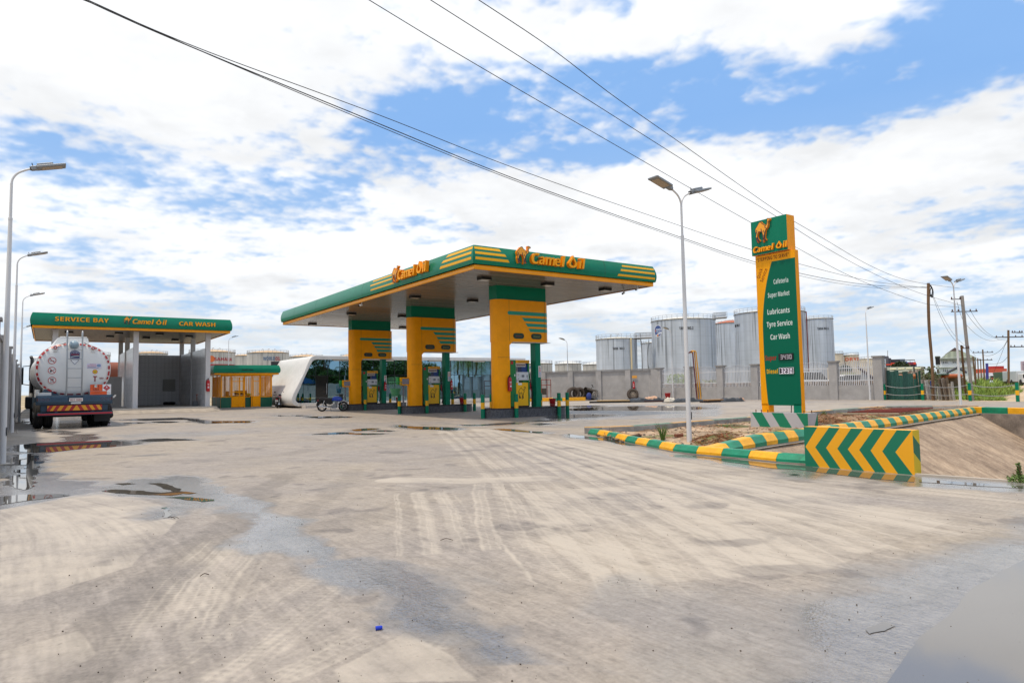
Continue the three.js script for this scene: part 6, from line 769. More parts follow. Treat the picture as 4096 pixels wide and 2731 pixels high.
// ---------------------------------------------------------------- motorcycles (length along local x, front at +x)
function makeBike(label, p, turn, paint) {
  const t = thing('motorcycle', label, 'motorcycle', p, turn), R = 0.30, W = 0.62, al = mt('#83868a', 0.35, { metalness: 0.7 }), blk = M.black;
  for (const [x, w] of [[-W, 0.05], [W + 0.02, 0.042]]) {
    const wh = part('wheel', tr(new THREE.TorusGeometry(R - w, w, 12, 40), x, R, 0), M.rubber, t); const g = [tr(new THREE.TorusGeometry(R - 0.10, 0.016, 8, 36), x, R, 0), cy(0.045, 0.045, 0.09, x, R, 0, 16, 'z')]; for (let i = 0; i < 5; i++) { const a = i * 1.2566 + 0.3; g.push(rod([x, R, 0], [x + Math.cos(a) * (R - 0.1), R + Math.sin(a) * (R - 0.1), 0], 0.016, 6)); } part('rim', g, al, wh);
    part('mudguard', (() => { const P = []; const [a0, a1] = x < 0 ? [0.6, 3.0] : [0.35, 2.75]; for (let i = 0; i <= 12; i++) { const a = mixn(a0, a1, i / 12); P.push([x + Math.cos(a) * (R + 0.03), R + Math.sin(a) * (R + 0.03), 0]); } return tb(P, 0.035, 24, 6).scale(1, 1, 1.3); })(), x < 0 ? blk : M.chrome, t);
  }
  part('seat', ex([[-0.78, 0.80], [-0.70, 0.845], [-0.4, 0.82], [-0.1, 0.775], [0.02, 0.79], [0.04, 0.70], [-0.2, 0.68], [-0.72, 0.71]], 0.20, 0.025).translate(0, 0, -0.10), M.black, t);
  part('fuel_tank', toCreasedNormals(ex([[0.0, 0.70], [0.04, 0.80], [0.14, 0.86], [0.30, 0.87], [0.46, 0.82], [0.54, 0.74], [0.53, 0.68], [0.3, 0.665]], 0.16, 0.05).translate(0, 0, -0.08), 0.7), paint, t);
  part('side_cover', ex([[-0.55, 0.66], [-0.05, 0.66], [0.02, 0.5], [-0.12, 0.42], [-0.4, 0.5]], 0.16, 0.015).translate(0, 0, -0.08), blk, t);
  part('engine', [cy(0.12, 0.12, 0.24, 0.12, 0.34, 0, 20, 'z'), bx(0.34, 0.2, 0.22, 0.1, 0.30, 0, 0.04), tr(bx(0.15, 0.26, 0.16, 0, 0, 0, 0.02), 0.22, 0.53, 0, 0, 0, -0.25), cy(0.09, 0.09, 0.27, 0.18, 0.30, 0, 20, 'z')], al, t); part('cooling_fins', [0, 1, 2, 3, 4].map((i) => tr(bx(0.2, 0.012, 0.2), 0.2 + i * 0.012, 0.44 + i * 0.045, 0, 0, 0, -0.25)), mt('#55585c', 0.4, { metalness: 0.6 }), t);
  part('frame', [rod([0.5, 0.78, 0], [0.32, 0.24, 0], 0.02), rod([0.32, 0.24, 0], [-0.1, 0.22, 0], 0.02), rod([0.5, 0.74, 0], [-0.05, 0.62, 0], 0.022), rod([-0.05, 0.64, 0.08], [-0.72, 0.70, 0.09], 0.016), rod([-0.05, 0.64, -0.08], [-0.72, 0.70, -0.09], 0.016), rod([-0.1, 0.3, 0.09], [-W, R, 0.09], 0.022), rod([-0.1, 0.3, -0.09], [-W, R, -0.09], 0.022)], blk, t);
  part('shock_absorber', [-0.11, 0.11].map((z) => rod([-W + 0.04, R + 0.03, z], [-0.46, 0.66, z], 0.024)), M.chrome, t);
  part('fork', [-0.08, 0.08].map((z) => rod([W + 0.02, R, z], [0.47, 0.84, z], 0.022)), al, t);
  part('exhaust', [tb([[0.28, 0.44, 0.1], [0.37, 0.34, 0.13], [0.28, 0.20, 0.14], [-0.05, 0.2, 0.14], [-0.3, 0.27, 0.14]], 0.02, 24, 8), rod([-0.25, 0.265, 0.14], [-0.82, 0.32, 0.15], 0.042, 14)], M.chrome, t);
  part('handlebar', [tb([[0.30, 0.98, 0.36], [0.38, 0.98, 0.22], [0.45, 0.92, 0.08], [0.45, 0.92, -0.08], [0.38, 0.98, -0.22], [0.30, 0.98, -0.36]], 0.013, 24, 8), rod([0.30, 0.98, 0.36], [0.25, 0.97, 0.44], 0.02), rod([0.30, 0.98, -0.36], [0.25, 0.97, -0.44], 0.02)], blk, t);
  const hl = part('headlight', [cy(0.085, 0.085, 0.1, 0.60, 0.86, 0, 20, 'x'), bx(0.14, 0.16, 0.18, 0.54, 0.97, 0, 0.03)], blk, t); part('lens', cy(0.08, 0.08, 0.01, 0.655, 0.86, 0, 20, 'x'), mt('#c9ccd0', 0.1), hl); part('visor', tr(new THREE.TorusGeometry(0.085, 0.012, 6, 20, 3.14), 0.65, 0.87, 0, 0, Math.PI / 2), M.chrome, hl);
  part('instruments', [cy(0.05, 0.05, 0.05, 0.47, 0.99, 0.05, 14), cy(0.05, 0.05, 0.05, 0.47, 0.99, -0.05, 14)], blk, t);
  part('mirror', [rod([0.36, 0.98, 0.22], [0.36, 1.18, 0.30], 0.007), tr(cy(0.06, 0.06, 0.02, 0, 0, 0, 16, 'x'), 0.36, 1.2, 0.33)], blk, t); part('mirror', [rod([0.36, 0.98, -0.22], [0.36, 1.18, -0.30], 0.007), tr(cy(0.06, 0.06, 0.02, 0, 0, 0, 16, 'x'), 0.36, 1.2, -0.33)], blk, t);
  part('luggage_rack', [rod([-0.62, 0.83, 0.1], [-0.98, 0.86, 0.08], 0.012), rod([-0.62, 0.83, -0.1], [-0.98, 0.86, -0.08], 0.012), rod([-0.98, 0.86, 0.08], [-0.98, 0.86, -0.08], 0.012), rod([-0.96, 0.85, 0], [-0.76, 0.68, 0], 0.014)], blk, t);
  part('tail_light', bx(0.07, 0.08, 0.14, -0.86, 0.68, 0, 0.02), mt('#8c1016', 0.2), t); part('number_plate', tr(bx(0.01, 0.12, 0.2), -0.93, 0.55, 0, 0, 0, 0.3), M.whitePaint, t); part('tail_fender', ex([[-0.78, 0.66], [-0.84, 0.66], [-0.97, 0.46], [-0.94, 0.45]], 0.1).translate(0, 0, -0.05), blk, t);
  part('stand', [rod([-0.12, 0.24, 0.06], [-0.06, 0.02, 0.16], 0.012), rod([-0.12, 0.24, -0.06], [-0.1, 0.01, -0.12], 0.012)], M.dark, t); part('foot_peg', [rod([0.02, 0.24, -0.22], [0.02, 0.24, 0.22], 0.013)], blk, t); return t;
}
makeBike('blue and black motorcycle parked in front of the farthest pump island', [-11.02, 0, -41.45], 0.12, mt('#0d3fb0', 0.2));
makeBike('dark red motorcycle seen from behind between the kiosk and the shop', [-17.95, 0.0, -52.0], 1.75, mt('#5c1518', 0.25));

// ---------------------------------------------------------------- people: one continuous body meshed from joints
function bodyGeo(bones, cell, k = 0.035) {
  const mn = V(9, 9, 9), mx = V(-9, -9, -9); for (const [a, b, r0, r1] of bones) for (const [p, r] of [[a, r0], [b, r1]]) { mn.min(V(p[0] - r, p[1] - r, p[2] - r)); mx.max(V(p[0] + r, p[1] + r, p[2] + r)); }
  mn.subScalar(cell * 3); mx.addScalar(cell * 3); const size = Math.max(mx.x - mn.x, mx.y - mn.y, mx.z - mn.z), n = Math.ceil(size / cell), c = mn.clone().add(mx).multiplyScalar(0.5), mc = new MarchingCubes(n, M.plain, false, false, 200000); mc.isolation = 0;
  for (let z = 0; z < n; z++) for (let y = 0; y < n; y++) for (let x = 0; x < n; x++) {
    const px = c.x + ((x - n / 2) / (n / 2)) * size / 2, py = c.y + ((y - n / 2) / (n / 2)) * size / 2, pz = c.z + ((z - n / 2) / (n / 2)) * size / 2; let d = 9;
    for (const [a, b, r0, r1] of bones) { const bx0 = b[0] - a[0], by = b[1] - a[1], bz = b[2] - a[2], ax = px - a[0], ay = py - a[1], az = pz - a[2], l = bx0 * bx0 + by * by + bz * bz, t = cl((ax * bx0 + ay * by + az * bz) / (l || 1)), e = Math.hypot(ax - bx0 * t, ay - by * t, az - bz * t) - (r0 + (r1 - r0) * t); const h = Math.max(k - Math.abs(d - e), 0) / k; d = Math.min(d, e) - h * h * k * 0.25; }
    mc.field[x + y * n + z * n * n] = -d;
  }
  mc.update(); const cnt = mc.count, pos = new Float32Array(mc.positionArray.slice(0, cnt * 3)), nor = new Float32Array(mc.normalArray.slice(0, cnt * 3)); for (let i = 0; i < cnt; i++) { pos[i * 3] = c.x + pos[i * 3] * size / 2; pos[i * 3 + 1] = c.y + pos[i * 3 + 1] * size / 2; pos[i * 3 + 2] = c.z + pos[i * 3 + 2] * size / 2; }
  const g = new THREE.BufferGeometry(); g.setAttribute('position', new THREE.BufferAttribute(pos, 3)); g.setAttribute('normal', new THREE.BufferAttribute(nor, 3)); return g;
}
function paintBody(g, f) { const p = g.attributes.position, col = new Float32Array(p.count * 3), c = new THREE.Color(); for (let i = 0; i < p.count; i++) { c.set(f(p.getX(i), p.getY(i), p.getZ(i))); col[i * 3] = c.r; col[i * 3 + 1] = c.g; col[i * 3 + 2] = c.b; } g.setAttribute('color', new THREE.BufferAttribute(col, 3)); return g; }
const skin = '#5a3a28', hand = (w, d, s) => { const out = [[w, [w[0] + d[0] * 0.08, w[1] + d[1] * 0.08, w[2] + d[2] * 0.08], 0.03, 0.034]]; for (let i = 0; i < 4; i++) { const o = (i - 1.5) * 0.019; const a = [w[0] + d[0] * 0.085 + s[0] * o, w[1] + d[1] * 0.085 + s[1] * o, w[2] + d[2] * 0.085 + s[2] * o], l = [0.06, 0.075, 0.07, 0.055][i]; out.push([a, [a[0] + d[0] * l, a[1] + d[1] * l - 0.015, a[2] + d[2] * l], 0.010, 0.008]); } out.push([[w[0] + d[0] * 0.03 + s[0] * 0.03, w[1] + d[1] * 0.03, w[2] + d[2] * 0.03 + s[2] * 0.03], [w[0] + d[0] * 0.07 + s[0] * 0.06, w[1] + d[1] * 0.07, w[2] + d[2] * 0.07 + s[2] * 0.06], 0.012, 0.009]); return out; };
const headBones = (x, y, z, f) => [[[x, y + 0.02, z], [x, y + 0.07, z], 0.088, 0.085], [[x, y - 0.05, z + f * 0.02], [x, y, z + f * 0.03], 0.06, 0.07], [[x, y + 0.015, z + f * 0.09], [x, y - 0.012, z + f * 0.108], 0.010, 0.014], [[x - 0.088, y + 0.01, z], [x - 0.09, y - 0.02, z], 0.012, 0.01], [[x + 0.088, y + 0.01, z], [x + 0.09, y - 0.02, z], 0.012, 0.01]];
{ // someone crouching at the tanker's right rear wheel: mostly hidden behind it
  const B = [[[0.0, 0.42, 0], [0.08, 0.72, 0.02], 0.14, 0.15], [[0.08, 0.72, 0.02], [0.16, 0.95, 0.05], 0.16, 0.15], [[0.16, 0.98, 0.05], [0.2, 1.06, 0.08], 0.055, 0.05], ...headBones(0.22, 1.16, 0.09, 1), [[0.02, 0.42, 0.1], [0.30, 0.50, 0.16], 0.09, 0.07], [[0.30, 0.50, 0.16], [0.12, 0.09, 0.17], 0.065, 0.045], [[0.12, 0.05, 0.17], [0.30, 0.04, 0.19], 0.045, 0.038], [[0.02, 0.42, -0.1], [0.28, 0.36, -0.14], 0.09, 0.07], [[0.28, 0.36, -0.14], [0.02, 0.10, -0.16], 0.065, 0.045], [[0.02, 0.05, -0.16], [0.18, 0.04, -0.17], 0.045, 0.038], [[0.14, 0.94, 0.22], [0.28, 0.72, 0.27], 0.055, 0.045], [[0.28, 0.72, 0.27], [0.44, 0.58, 0.2], 0.042, 0.032], ...hand([0.44, 0.58, 0.2], [0.8, -0.4, -0.3], [0, 0, 1]), [[0.14, 0.94, -0.16], [0.28, 0.72, -0.2], 0.055, 0.045], [[0.28, 0.72, -0.2], [0.44, 0.58, -0.12], 0.042, 0.032], ...hand([0.44, 0.58, -0.12], [0.8, -0.4, 0.3], [0, 0, 1])];
  const p = thing('person', 'person in dark clothes and pale shoes crouching behind the right rear wheel of the tanker', 'person', [-16.84, 0, -28.35], 0.6435 + Math.PI); part('body', paintBody(bodyGeo(B, 0.014), (x, y) => y < 0.085 ? '#c9b9c0' : y > 1.0 || (y < 0.66 && x > 0.4) ? skin : y > 0.6 ? '#241a20' : '#17161a'), mt('#ffffff', 0.8, { vertexColors: true }), p); part('hair', tr(new THREE.SphereGeometry(0.096, 16, 10, 0, 6.3, 0, 1.5), 0.21, 1.215, 0.085), M.black, p);
}
{ const s = 1.0, B = [[[0, 0.5, 0], [0.03, 0.78, 0], 0.15, 0.15], [[0.03, 0.78, 0], [0.12, 1.0, 0], 0.16, 0.15], [[0.14, 1.04, 0], [0.18, 1.12, 0], 0.055, 0.05], ...headBones(0.22, 1.22, 0, 1), [[0.02, 0.48, 0.1], [0.42, 0.50, 0.12], 0.09, 0.07], [[0.42, 0.50, 0.12], [0.44, 0.08, 0.12], 0.065, 0.045], [[0.44, 0.05, 0.12], [0.62, 0.04, 0.13], 0.045, 0.038], [[0.02, 0.48, -0.1], [0.42, 0.50, -0.12], 0.09, 0.07], [[0.42, 0.50, -0.12], [0.5, 0.08, -0.12], 0.065, 0.045], [[0.5, 0.05, -0.12], [0.68, 0.04, -0.13], 0.045, 0.038], [[0.1, 1.0, 0.2], [0.2, 0.75, 0.24], 0.055, 0.045], [[0.2, 0.75, 0.24], [0.42, 0.66, 0.16], 0.042, 0.032], ...hand([0.42, 0.66, 0.16], [0.9, -0.2, -0.2], [0, 0, 1]), [[0.1, 1.0, -0.2], [0.2, 0.75, -0.24], 0.055, 0.045], [[0.2, 0.75, -0.24], [0.42, 0.66, -0.14], 0.042, 0.032], ...hand([0.42, 0.66, -0.14], [0.9, -0.2, 0.2], [0, 0, 1])];
  const q = [60.9, 0, -86.5]; const p = thing('person', 'person in a white shirt and red cap sitting by the grass beside the dirt road', 'person', q, -0.3); part('body', paintBody(bodyGeo(B, 0.018), (x, y) => y < 0.085 ? '#2a2422' : y > 1.05 || (y > 0.55 && y < 0.72 && x > 0.40) ? skin : y > 0.58 ? '#c9d4de' : '#5a5f6a'), mt('#ffffff', 0.8, { vertexColors: true }), p); part('cap', [tr(new THREE.SphereGeometry(0.1, 16, 8, 0, 6.3, 0, 1.5), 0.215, 1.275, 0), bx(0.12, 0.012, 0.14, 0.32, 1.285, 0)], M.red, p);
  one('concrete_block', 'grey block that the seated person rests on', 'block', bx(0.5, 0.42, 0.5, q[0] - 0.05, 0.21, q[2], 0.02), M.greyPlain); one('yellow_can', 'small yellow can on the ground beside the seated person', 'can', lathe([[0, 0], [0.16, 0], [0.16, 0.36], [0.06, 0.42], [0.06, 0.46], [0, 0.46]], 14).translate(q[0] + 1.3, 0, q[2] + 0.3), mt('#c9a41c', 0.5)); }

// ---------------------------------------------------------------- storage tanks
const shellTex = (seed, base, stain) => { const c = lin(base).convertLinearToSRGB(); return dataTex(1024, 512, (u, v) => { // plates, streaks of rust and rain dirt running down
  const col = vn(u * 90 + seed * 7, 3.3), str = ss(0.62, 0.92, vn(u * 130 + seed * 3, v * 1.3 + seed)) * (0.45 + 0.55 * vn(u * 40, v * 5 + seed)); const sm = (u * 26 % 1) < 0.04 ? 0.95 : 1, cr = (v * 8 % 1) < 0.03 ? 0.93 : 1, ru = ss(0.80, 0.97, vn(u * 70 + seed * 9, v * 0.8)) * 0.5; const f = (0.96 + (col - 0.5) * 0.10 + (fbm(u * 12, v * 4, 4) - 0.5) * 0.14) * sm * cr * (1 - str * stain); return [c.r * 255 * f * (1 - ru * 0.06), c.g * 255 * f * (1 - ru * 0.14), c.b * 255 * f * (1 - ru * 0.24)]; }); };
const shells = [shellTex(1, '#b9c3d0', 0.4), shellTex(2, '#bcc6d3', 0.36), shellTex(3, '#c2c1bc', 0.22), shellTex(4, '#d5cbb8', 0.1)].map((m) => mt('#ffffff', 0.55, { map: m }));
const roofs = { pale: mt('#d8d2c2', 0.7), tan: mt('#cfae86', 0.8), red: mt('#b5603f', 0.8), white: mt('#d9d9d4', 0.6) }, railM = mt('#a9adb3', 0.5);
const bend = (g, R, a0 = 0, y0 = 0) => { const p = g.attributes.position; for (let i = 0; i < p.count; i++) { const a = a0 + p.getX(i) / R, r = R + 0.03 + p.getZ(i); p.setXYZ(i, Math.sin(a) * r, y0 + p.getY(i), Math.cos(a) * r); } g.computeVertexNormals(); return g; };
function tankText(t, R, str, size, a0, y, mat, sx = 1) { let at = 0; const tot = [...str].reduce((s, c) => s + adv(c, size) * sx, 0); for (const ch of str) { if (ch !== ' ') { const g = charGeo(ch, size, 0.02); g.scale(sx, 1, 1); g.translate(at - tot / 2, 0, 0); part('letter', bend(prep(g), R, a0, y), mat, t); } at += adv(ch, size) * sx; } }
function makeTank(label, x, z, R, H, shell, roof, o = {}) {
  const t = thing('storage_tank', label, 'storage tank', [x, 0, z], Math.atan2(-x, -z)), seg = 56; part('shell', cy(R, R, H, 0, H / 2, 0, seg), shell, t); part('rim', tr(new THREE.TorusGeometry(R + 0.04, 0.09, 6, seg), 0, H - 0.05, 0, Math.PI / 2), mt('#6f6a62', 0.7), t);
  part('roof', lathe([[R * 1.005, 0], [R * 0.66, (o.dome ?? 0.12) * R * 0.5], [R * 0.33, (o.dome ?? 0.12) * R * 0.83], [0, (o.dome ?? 0.12) * R]], seg).translate(0, H, 0), roof, t);
  const g = [], n = Math.round(R * 5.5), rh = o.rail ?? (z < -155 ? 0.7 : 0.95); for (let i = 0; i < n; i++) { const a = i / n * 6.283; g.push(rod([Math.sin(a) * R, H, Math.cos(a) * R], [Math.sin(a) * R, H + rh, Math.cos(a) * R], 0.035, 4)); } for (const y of [0.55, 1]) g.push(tr(new THREE.TorusGeometry(R, 0.035, 4, seg), 0, H + rh * y, 0, Math.PI / 2)); part('railing', g, railM, t);
  if (o.vents) part('vent', o.vents.map((a) => tb([[Math.sin(a) * R * 0.3, H + 0.1 * R, Math.cos(a) * R * 0.3], [Math.sin(a) * R * 0.3, H + 0.1 * R + 0.5, Math.cos(a) * R * 0.3], [Math.sin(a) * R * 0.3 + 0.25, H + 0.1 * R + 0.6, Math.cos(a) * R * 0.3], [Math.sin(a) * R * 0.3 + 0.4, H + 0.1 * R + 0.35, Math.cos(a) * R * 0.3]], 0.06, 12, 6)), M.greyPlain, t);
  if (o.stair) { const [a0, a1] = o.stair, s = [], hr = [], N = 40; for (let i = 0; i < N; i++) { const k = i / N, a = mixn(a0, a1, k), y = mixn(0.5, H * (o.top ?? 1), k); s.push(tr(bx(1.0, 0.07, 0.35), Math.sin(a) * (R + 0.55), y, Math.cos(a) * (R + 0.55), 0, a + Math.PI / 2)); if (i % 2 === 0) hr.push(rod([Math.sin(a) * (R + 1.05), y, Math.cos(a) * (R + 1.05)], [Math.sin(a) * (R + 1.05), y + 1.1, Math.cos(a) * (R + 1.05)], 0.04, 4)); } const P = []; for (let i = 0; i <= 20; i++) { const k = i / 20, a = mixn(a0, a1, k); P.push([Math.sin(a) * (R + 1.05), mixn(0.5, H * (o.top ?? 1), k) + 1.1, Math.cos(a) * (R + 1.05)]); } hr.push(tb(P, 0.05, 40, 5), tb(P.map(([x2, y, z2]) => [x2, y - 1.15, z2]), 0.07, 40, 5)); part('stairway', s, mt('#8d9298', 0.6), t); part('handrail', hr, mt('#8d9298', 0.6), t); }
  if (o.pipe !== undefined) for (const d of [0, 0.035]) { const a = o.pipe + d; part('pipe', [rod([Math.sin(a) * (R + 0.2), 0, Math.cos(a) * (R + 0.2)], [Math.sin(a) * (R + 0.2), H, Math.cos(a) * (R + 0.2)], 0.12, 6)], o.pipeM ?? M.cream, t); }
  if (o.text) tankText(t, R, ...o.text); return t;
}
const ink = mt('#23252c', 0.6);
makeTank('shorter grey silo tank numbered three behind the boundary wall, leftmost of the silos', 23.16,-150,4.51, 11.37, shells[0], roofs.pale, { text: ['TANK  NO.3', 0.54, 0.10, 8.88, ink, 0.62], pipe: 0.72, vents: [0.2, -1.2], stair: [1.95, 1.2] });
makeTank('tall wide grey silo tank numbered two with an oval emblem', 38.08,-150,6.92, 15.18, shells[1], roofs.pale, { text: ['TANK  NO.2', 0.62, 0.10, 12.78, ink, 0.62], stair: [-0.95, -1.9], top: 0.72, vents: [0.3] });
makeTank('tall grey silo tank numbered one half hidden by the price sign', 56.56,-148,7.32, 16.29, shells[0], roofs.pale, { text: ['TANK  NO.1', 0.6, -1.15, 13.49, ink, 0.62], pipe: 1.42, pipeM: mt('#7d3a3c', 0.7) });
makeTank('grey silo tank numbered six beside the right edge of the price sign', 75.18,-165,3.17, 16.46, shells[1], roofs.pale, { text: ['TANK NO.6', 0.58, 0.28, 13.66, ink, 0.62] });
makeTank('grey silo tank with a red-brown roof between tanks two and one', 61.53,-190,4.77, 17.89, shells[1], roofs.red, { dome: 0.22, vents: [0.4] });
makeTank('slim grey silo tank standing between tanks three and two', 41.96,-190,5.63, 12.79, shells[0], roofs.pale, {});
{ // catwalks between the tank tops
  const cat = (label, a, b) => { const t = thing('catwalk', label, 'catwalk', a, 0, 'catwalks between tank tops'), d = [b[0] - a[0], b[1] - a[1], b[2] - a[2]], g = []; for (const s of [-0.5, 0.5]) { for (const y of [0, 0.55, 1.1]) g.push(rod([0, y, s], [d[0], d[1] + y, d[2] + s], y ? 0.045 : 0.13, 5)); for (let i = 0; i <= 12; i++) { const k = i / 12; g.push(rod([d[0] * k, d[1] * k, d[2] * k + s], [d[0] * k, d[1] * k + 1.1, d[2] * k + s], 0.04, 4)); } } part('railing', g, railM, t); part('deck', rod([0, 0, 0], d, 0.3, 4), railM, t); };
  cat('steel catwalk joining the tops of tanks three and two', [26.95,11.47,-148], [30.62,11.54,-148]); cat('steel catwalk joining the tops of tanks two and one', [44.21,15.55,-148], [47.19,15.71,-148]);
}
{ const t = scene.children.find((o) => o.userData.label?.includes('oval emblem')), R = t.children[0].geometry.attributes.position.getX(0) || 7, RR = Math.hypot(t.children[0].geometry.attributes.position.getX(0), t.children[0].geometry.attributes.position.getZ(0)); const g = new THREE.CircleGeometry(1, 40), uvk = g.attributes.uv; g.scale(1.35, 1.32, 1); const map = canvasTex(128, 128, (x) => { x.fillStyle = '#2d4a86'; x.fillRect(0, 0, 128, 128); x.fillStyle = '#c9cfdb'; x.beginPath(); x.moveTo(10, 128); x.quadraticCurveTo(40, 84, 128, 78); x.lineTo(128, 92); x.quadraticCurveTo(70, 96, 50, 128); x.fill(); x.fillStyle = '#c87a3c'; x.beginPath(); x.moveTo(40, 128); x.quadraticCurveTo(48, 104, 66, 92); x.lineTo(76, 128); x.fill(); x.fillStyle = '#d07a2c'; x.beginPath(); x.moveTo(24, 40); x.quadraticCurveTo(34, 60, 24, 76); x.quadraticCurveTo(12, 62, 24, 40); x.fill(); x.fillStyle = '#d5d9e0'; x.font = 'bold 34px sans-serif'; x.fillText('HASS', 36, 62); x.font = 'bold 15px sans-serif'; x.fillText('TERMINAL', 36, 80); x.strokeStyle = '#d8dbe0'; x.lineWidth = 6; x.beginPath(); x.arc(64, 64, 61, 0, 7); x.stroke(); }); part('oval_emblem', bend(g, RR, -0.88, 12.88), mt('#ffffff', 0.5, { map }), t); }
// paler, lower tanks at the left and centre
const blueInk = mt('#4f6d93', 0.6), redInk = mt('#a3222c', 0.6);
{ const t = makeTank('white fuel tank with a red and orange emblem and red lettering behind the kiosk', -75.44,-170,5.35, 11.16, shells[2], roofs.tan, { dome: 0.16, vents: [0, 1.2, -1], text: ['SAHARA', 0.8, 0.53, 8.95, redInk, 1.15] }); const RR = Math.hypot(t.children[0].geometry.attributes.position.getX(0), t.children[0].geometry.attributes.position.getZ(0)); part('round_emblem', bend(new THREE.CircleGeometry(0.8, 32), RR, -0.04, 9.38), mt('#cf6a34', 0.6), t); part('red_band', bend(new THREE.PlaneGeometry(RR * 2.4, 0.4, 40, 1), RR, 0.2, 7.91), redInk, t); }
{ const t = makeTank('broad pale fuel tank lettered in blue and red above the generator kiosk', -66.83,-185,5.41, 11.6, shells[2], roofs.tan, { dome: 0.15, vents: [0, 1.3, -1.3] }); const RR = Math.hypot(t.children[0].geometry.attributes.position.getX(0), t.children[0].geometry.attributes.position.getZ(0)); tankText(t, RR, 'WORLD', 1.0, 0.055, 9.45, blueInk, 0.62); tankText(t, RR, 'OIL', 1.0, 0.47, 9.41, redInk, 0.6); }
makeTank('pale fuel tank with a tan roof partly hidden between the two lettered tanks', -85.95,-220,5.09, 12.73, shells[2], roofs.tan, { dome: 0.14 });
makeTank('low tan-roofed fuel tank rising behind the white shop shell', -67.12,-220,5.33, 12.08, shells[2], roofs.tan, { dome: 0.17, vents: [0, 1.2, -1.2] });
makeTank('tan-roofed fuel tank behind the left part of the shop roof', -57.75,-240,3.21, 13.02, shells[2], roofs.tan, { dome: 0.3, vents: [0, 1] });
makeTank('pale fuel tank with a tan roof seen over the car wash back wall', -106.82,-200,4.37, 12.94, shells[2], roofs.tan, { dome: 0.17, vents: [0, 1.2] });
makeTank('white fuel tank and rail just right of the tanker, partly hidden', -105.03,-170,3.4, 11.07, shells[2], roofs.white, { dome: 0.15 });
makeTank('low white tank with red and blue lettering behind the nearest dispenser', 5.78,-160,3.65, 6.62, shells[2], roofs.white, { dome: 0.12, text: ['WORLD', 0.6, -0.12, 5.39, blueInk, 1] });
makeTank('low corrugated white tank in the middle of the far row, behind the wall lamp', 13.99,-170,3.32, 6.76, shells[2], roofs.white, { dome: 0.25 });
makeTank('low white tank far behind tank three at its left', 22.71,-180,4.03, 6.79, shells[2], roofs.white, { dome: 0.22 });
makeTank('cream fuel tank with an orange band right of tank six', 90.79,-190,1.96, 8.91, shells[3], roofs.white, { dome: 0.08 });
{ const t = makeTank('cream fuel tank with orange-red lettering behind the right part of the fence', 95.15,-190,1.93, 8.5, shells[3], roofs.white, { dome: 0.2 }); const RR = Math.hypot(t.children[0].geometry.attributes.position.getX(0), t.children[0].geometry.attributes.position.getZ(0)); tankText(t, RR, 'ORYX', 0.95, 0.18, 6.85, mt('#c2563c', 0.6), 1.25); }
makeTank('pale far tank right of the cream lettered one', 120.87,-230,2.87, 8.66, shells[3], roofs.white, { dome: 0.12 });

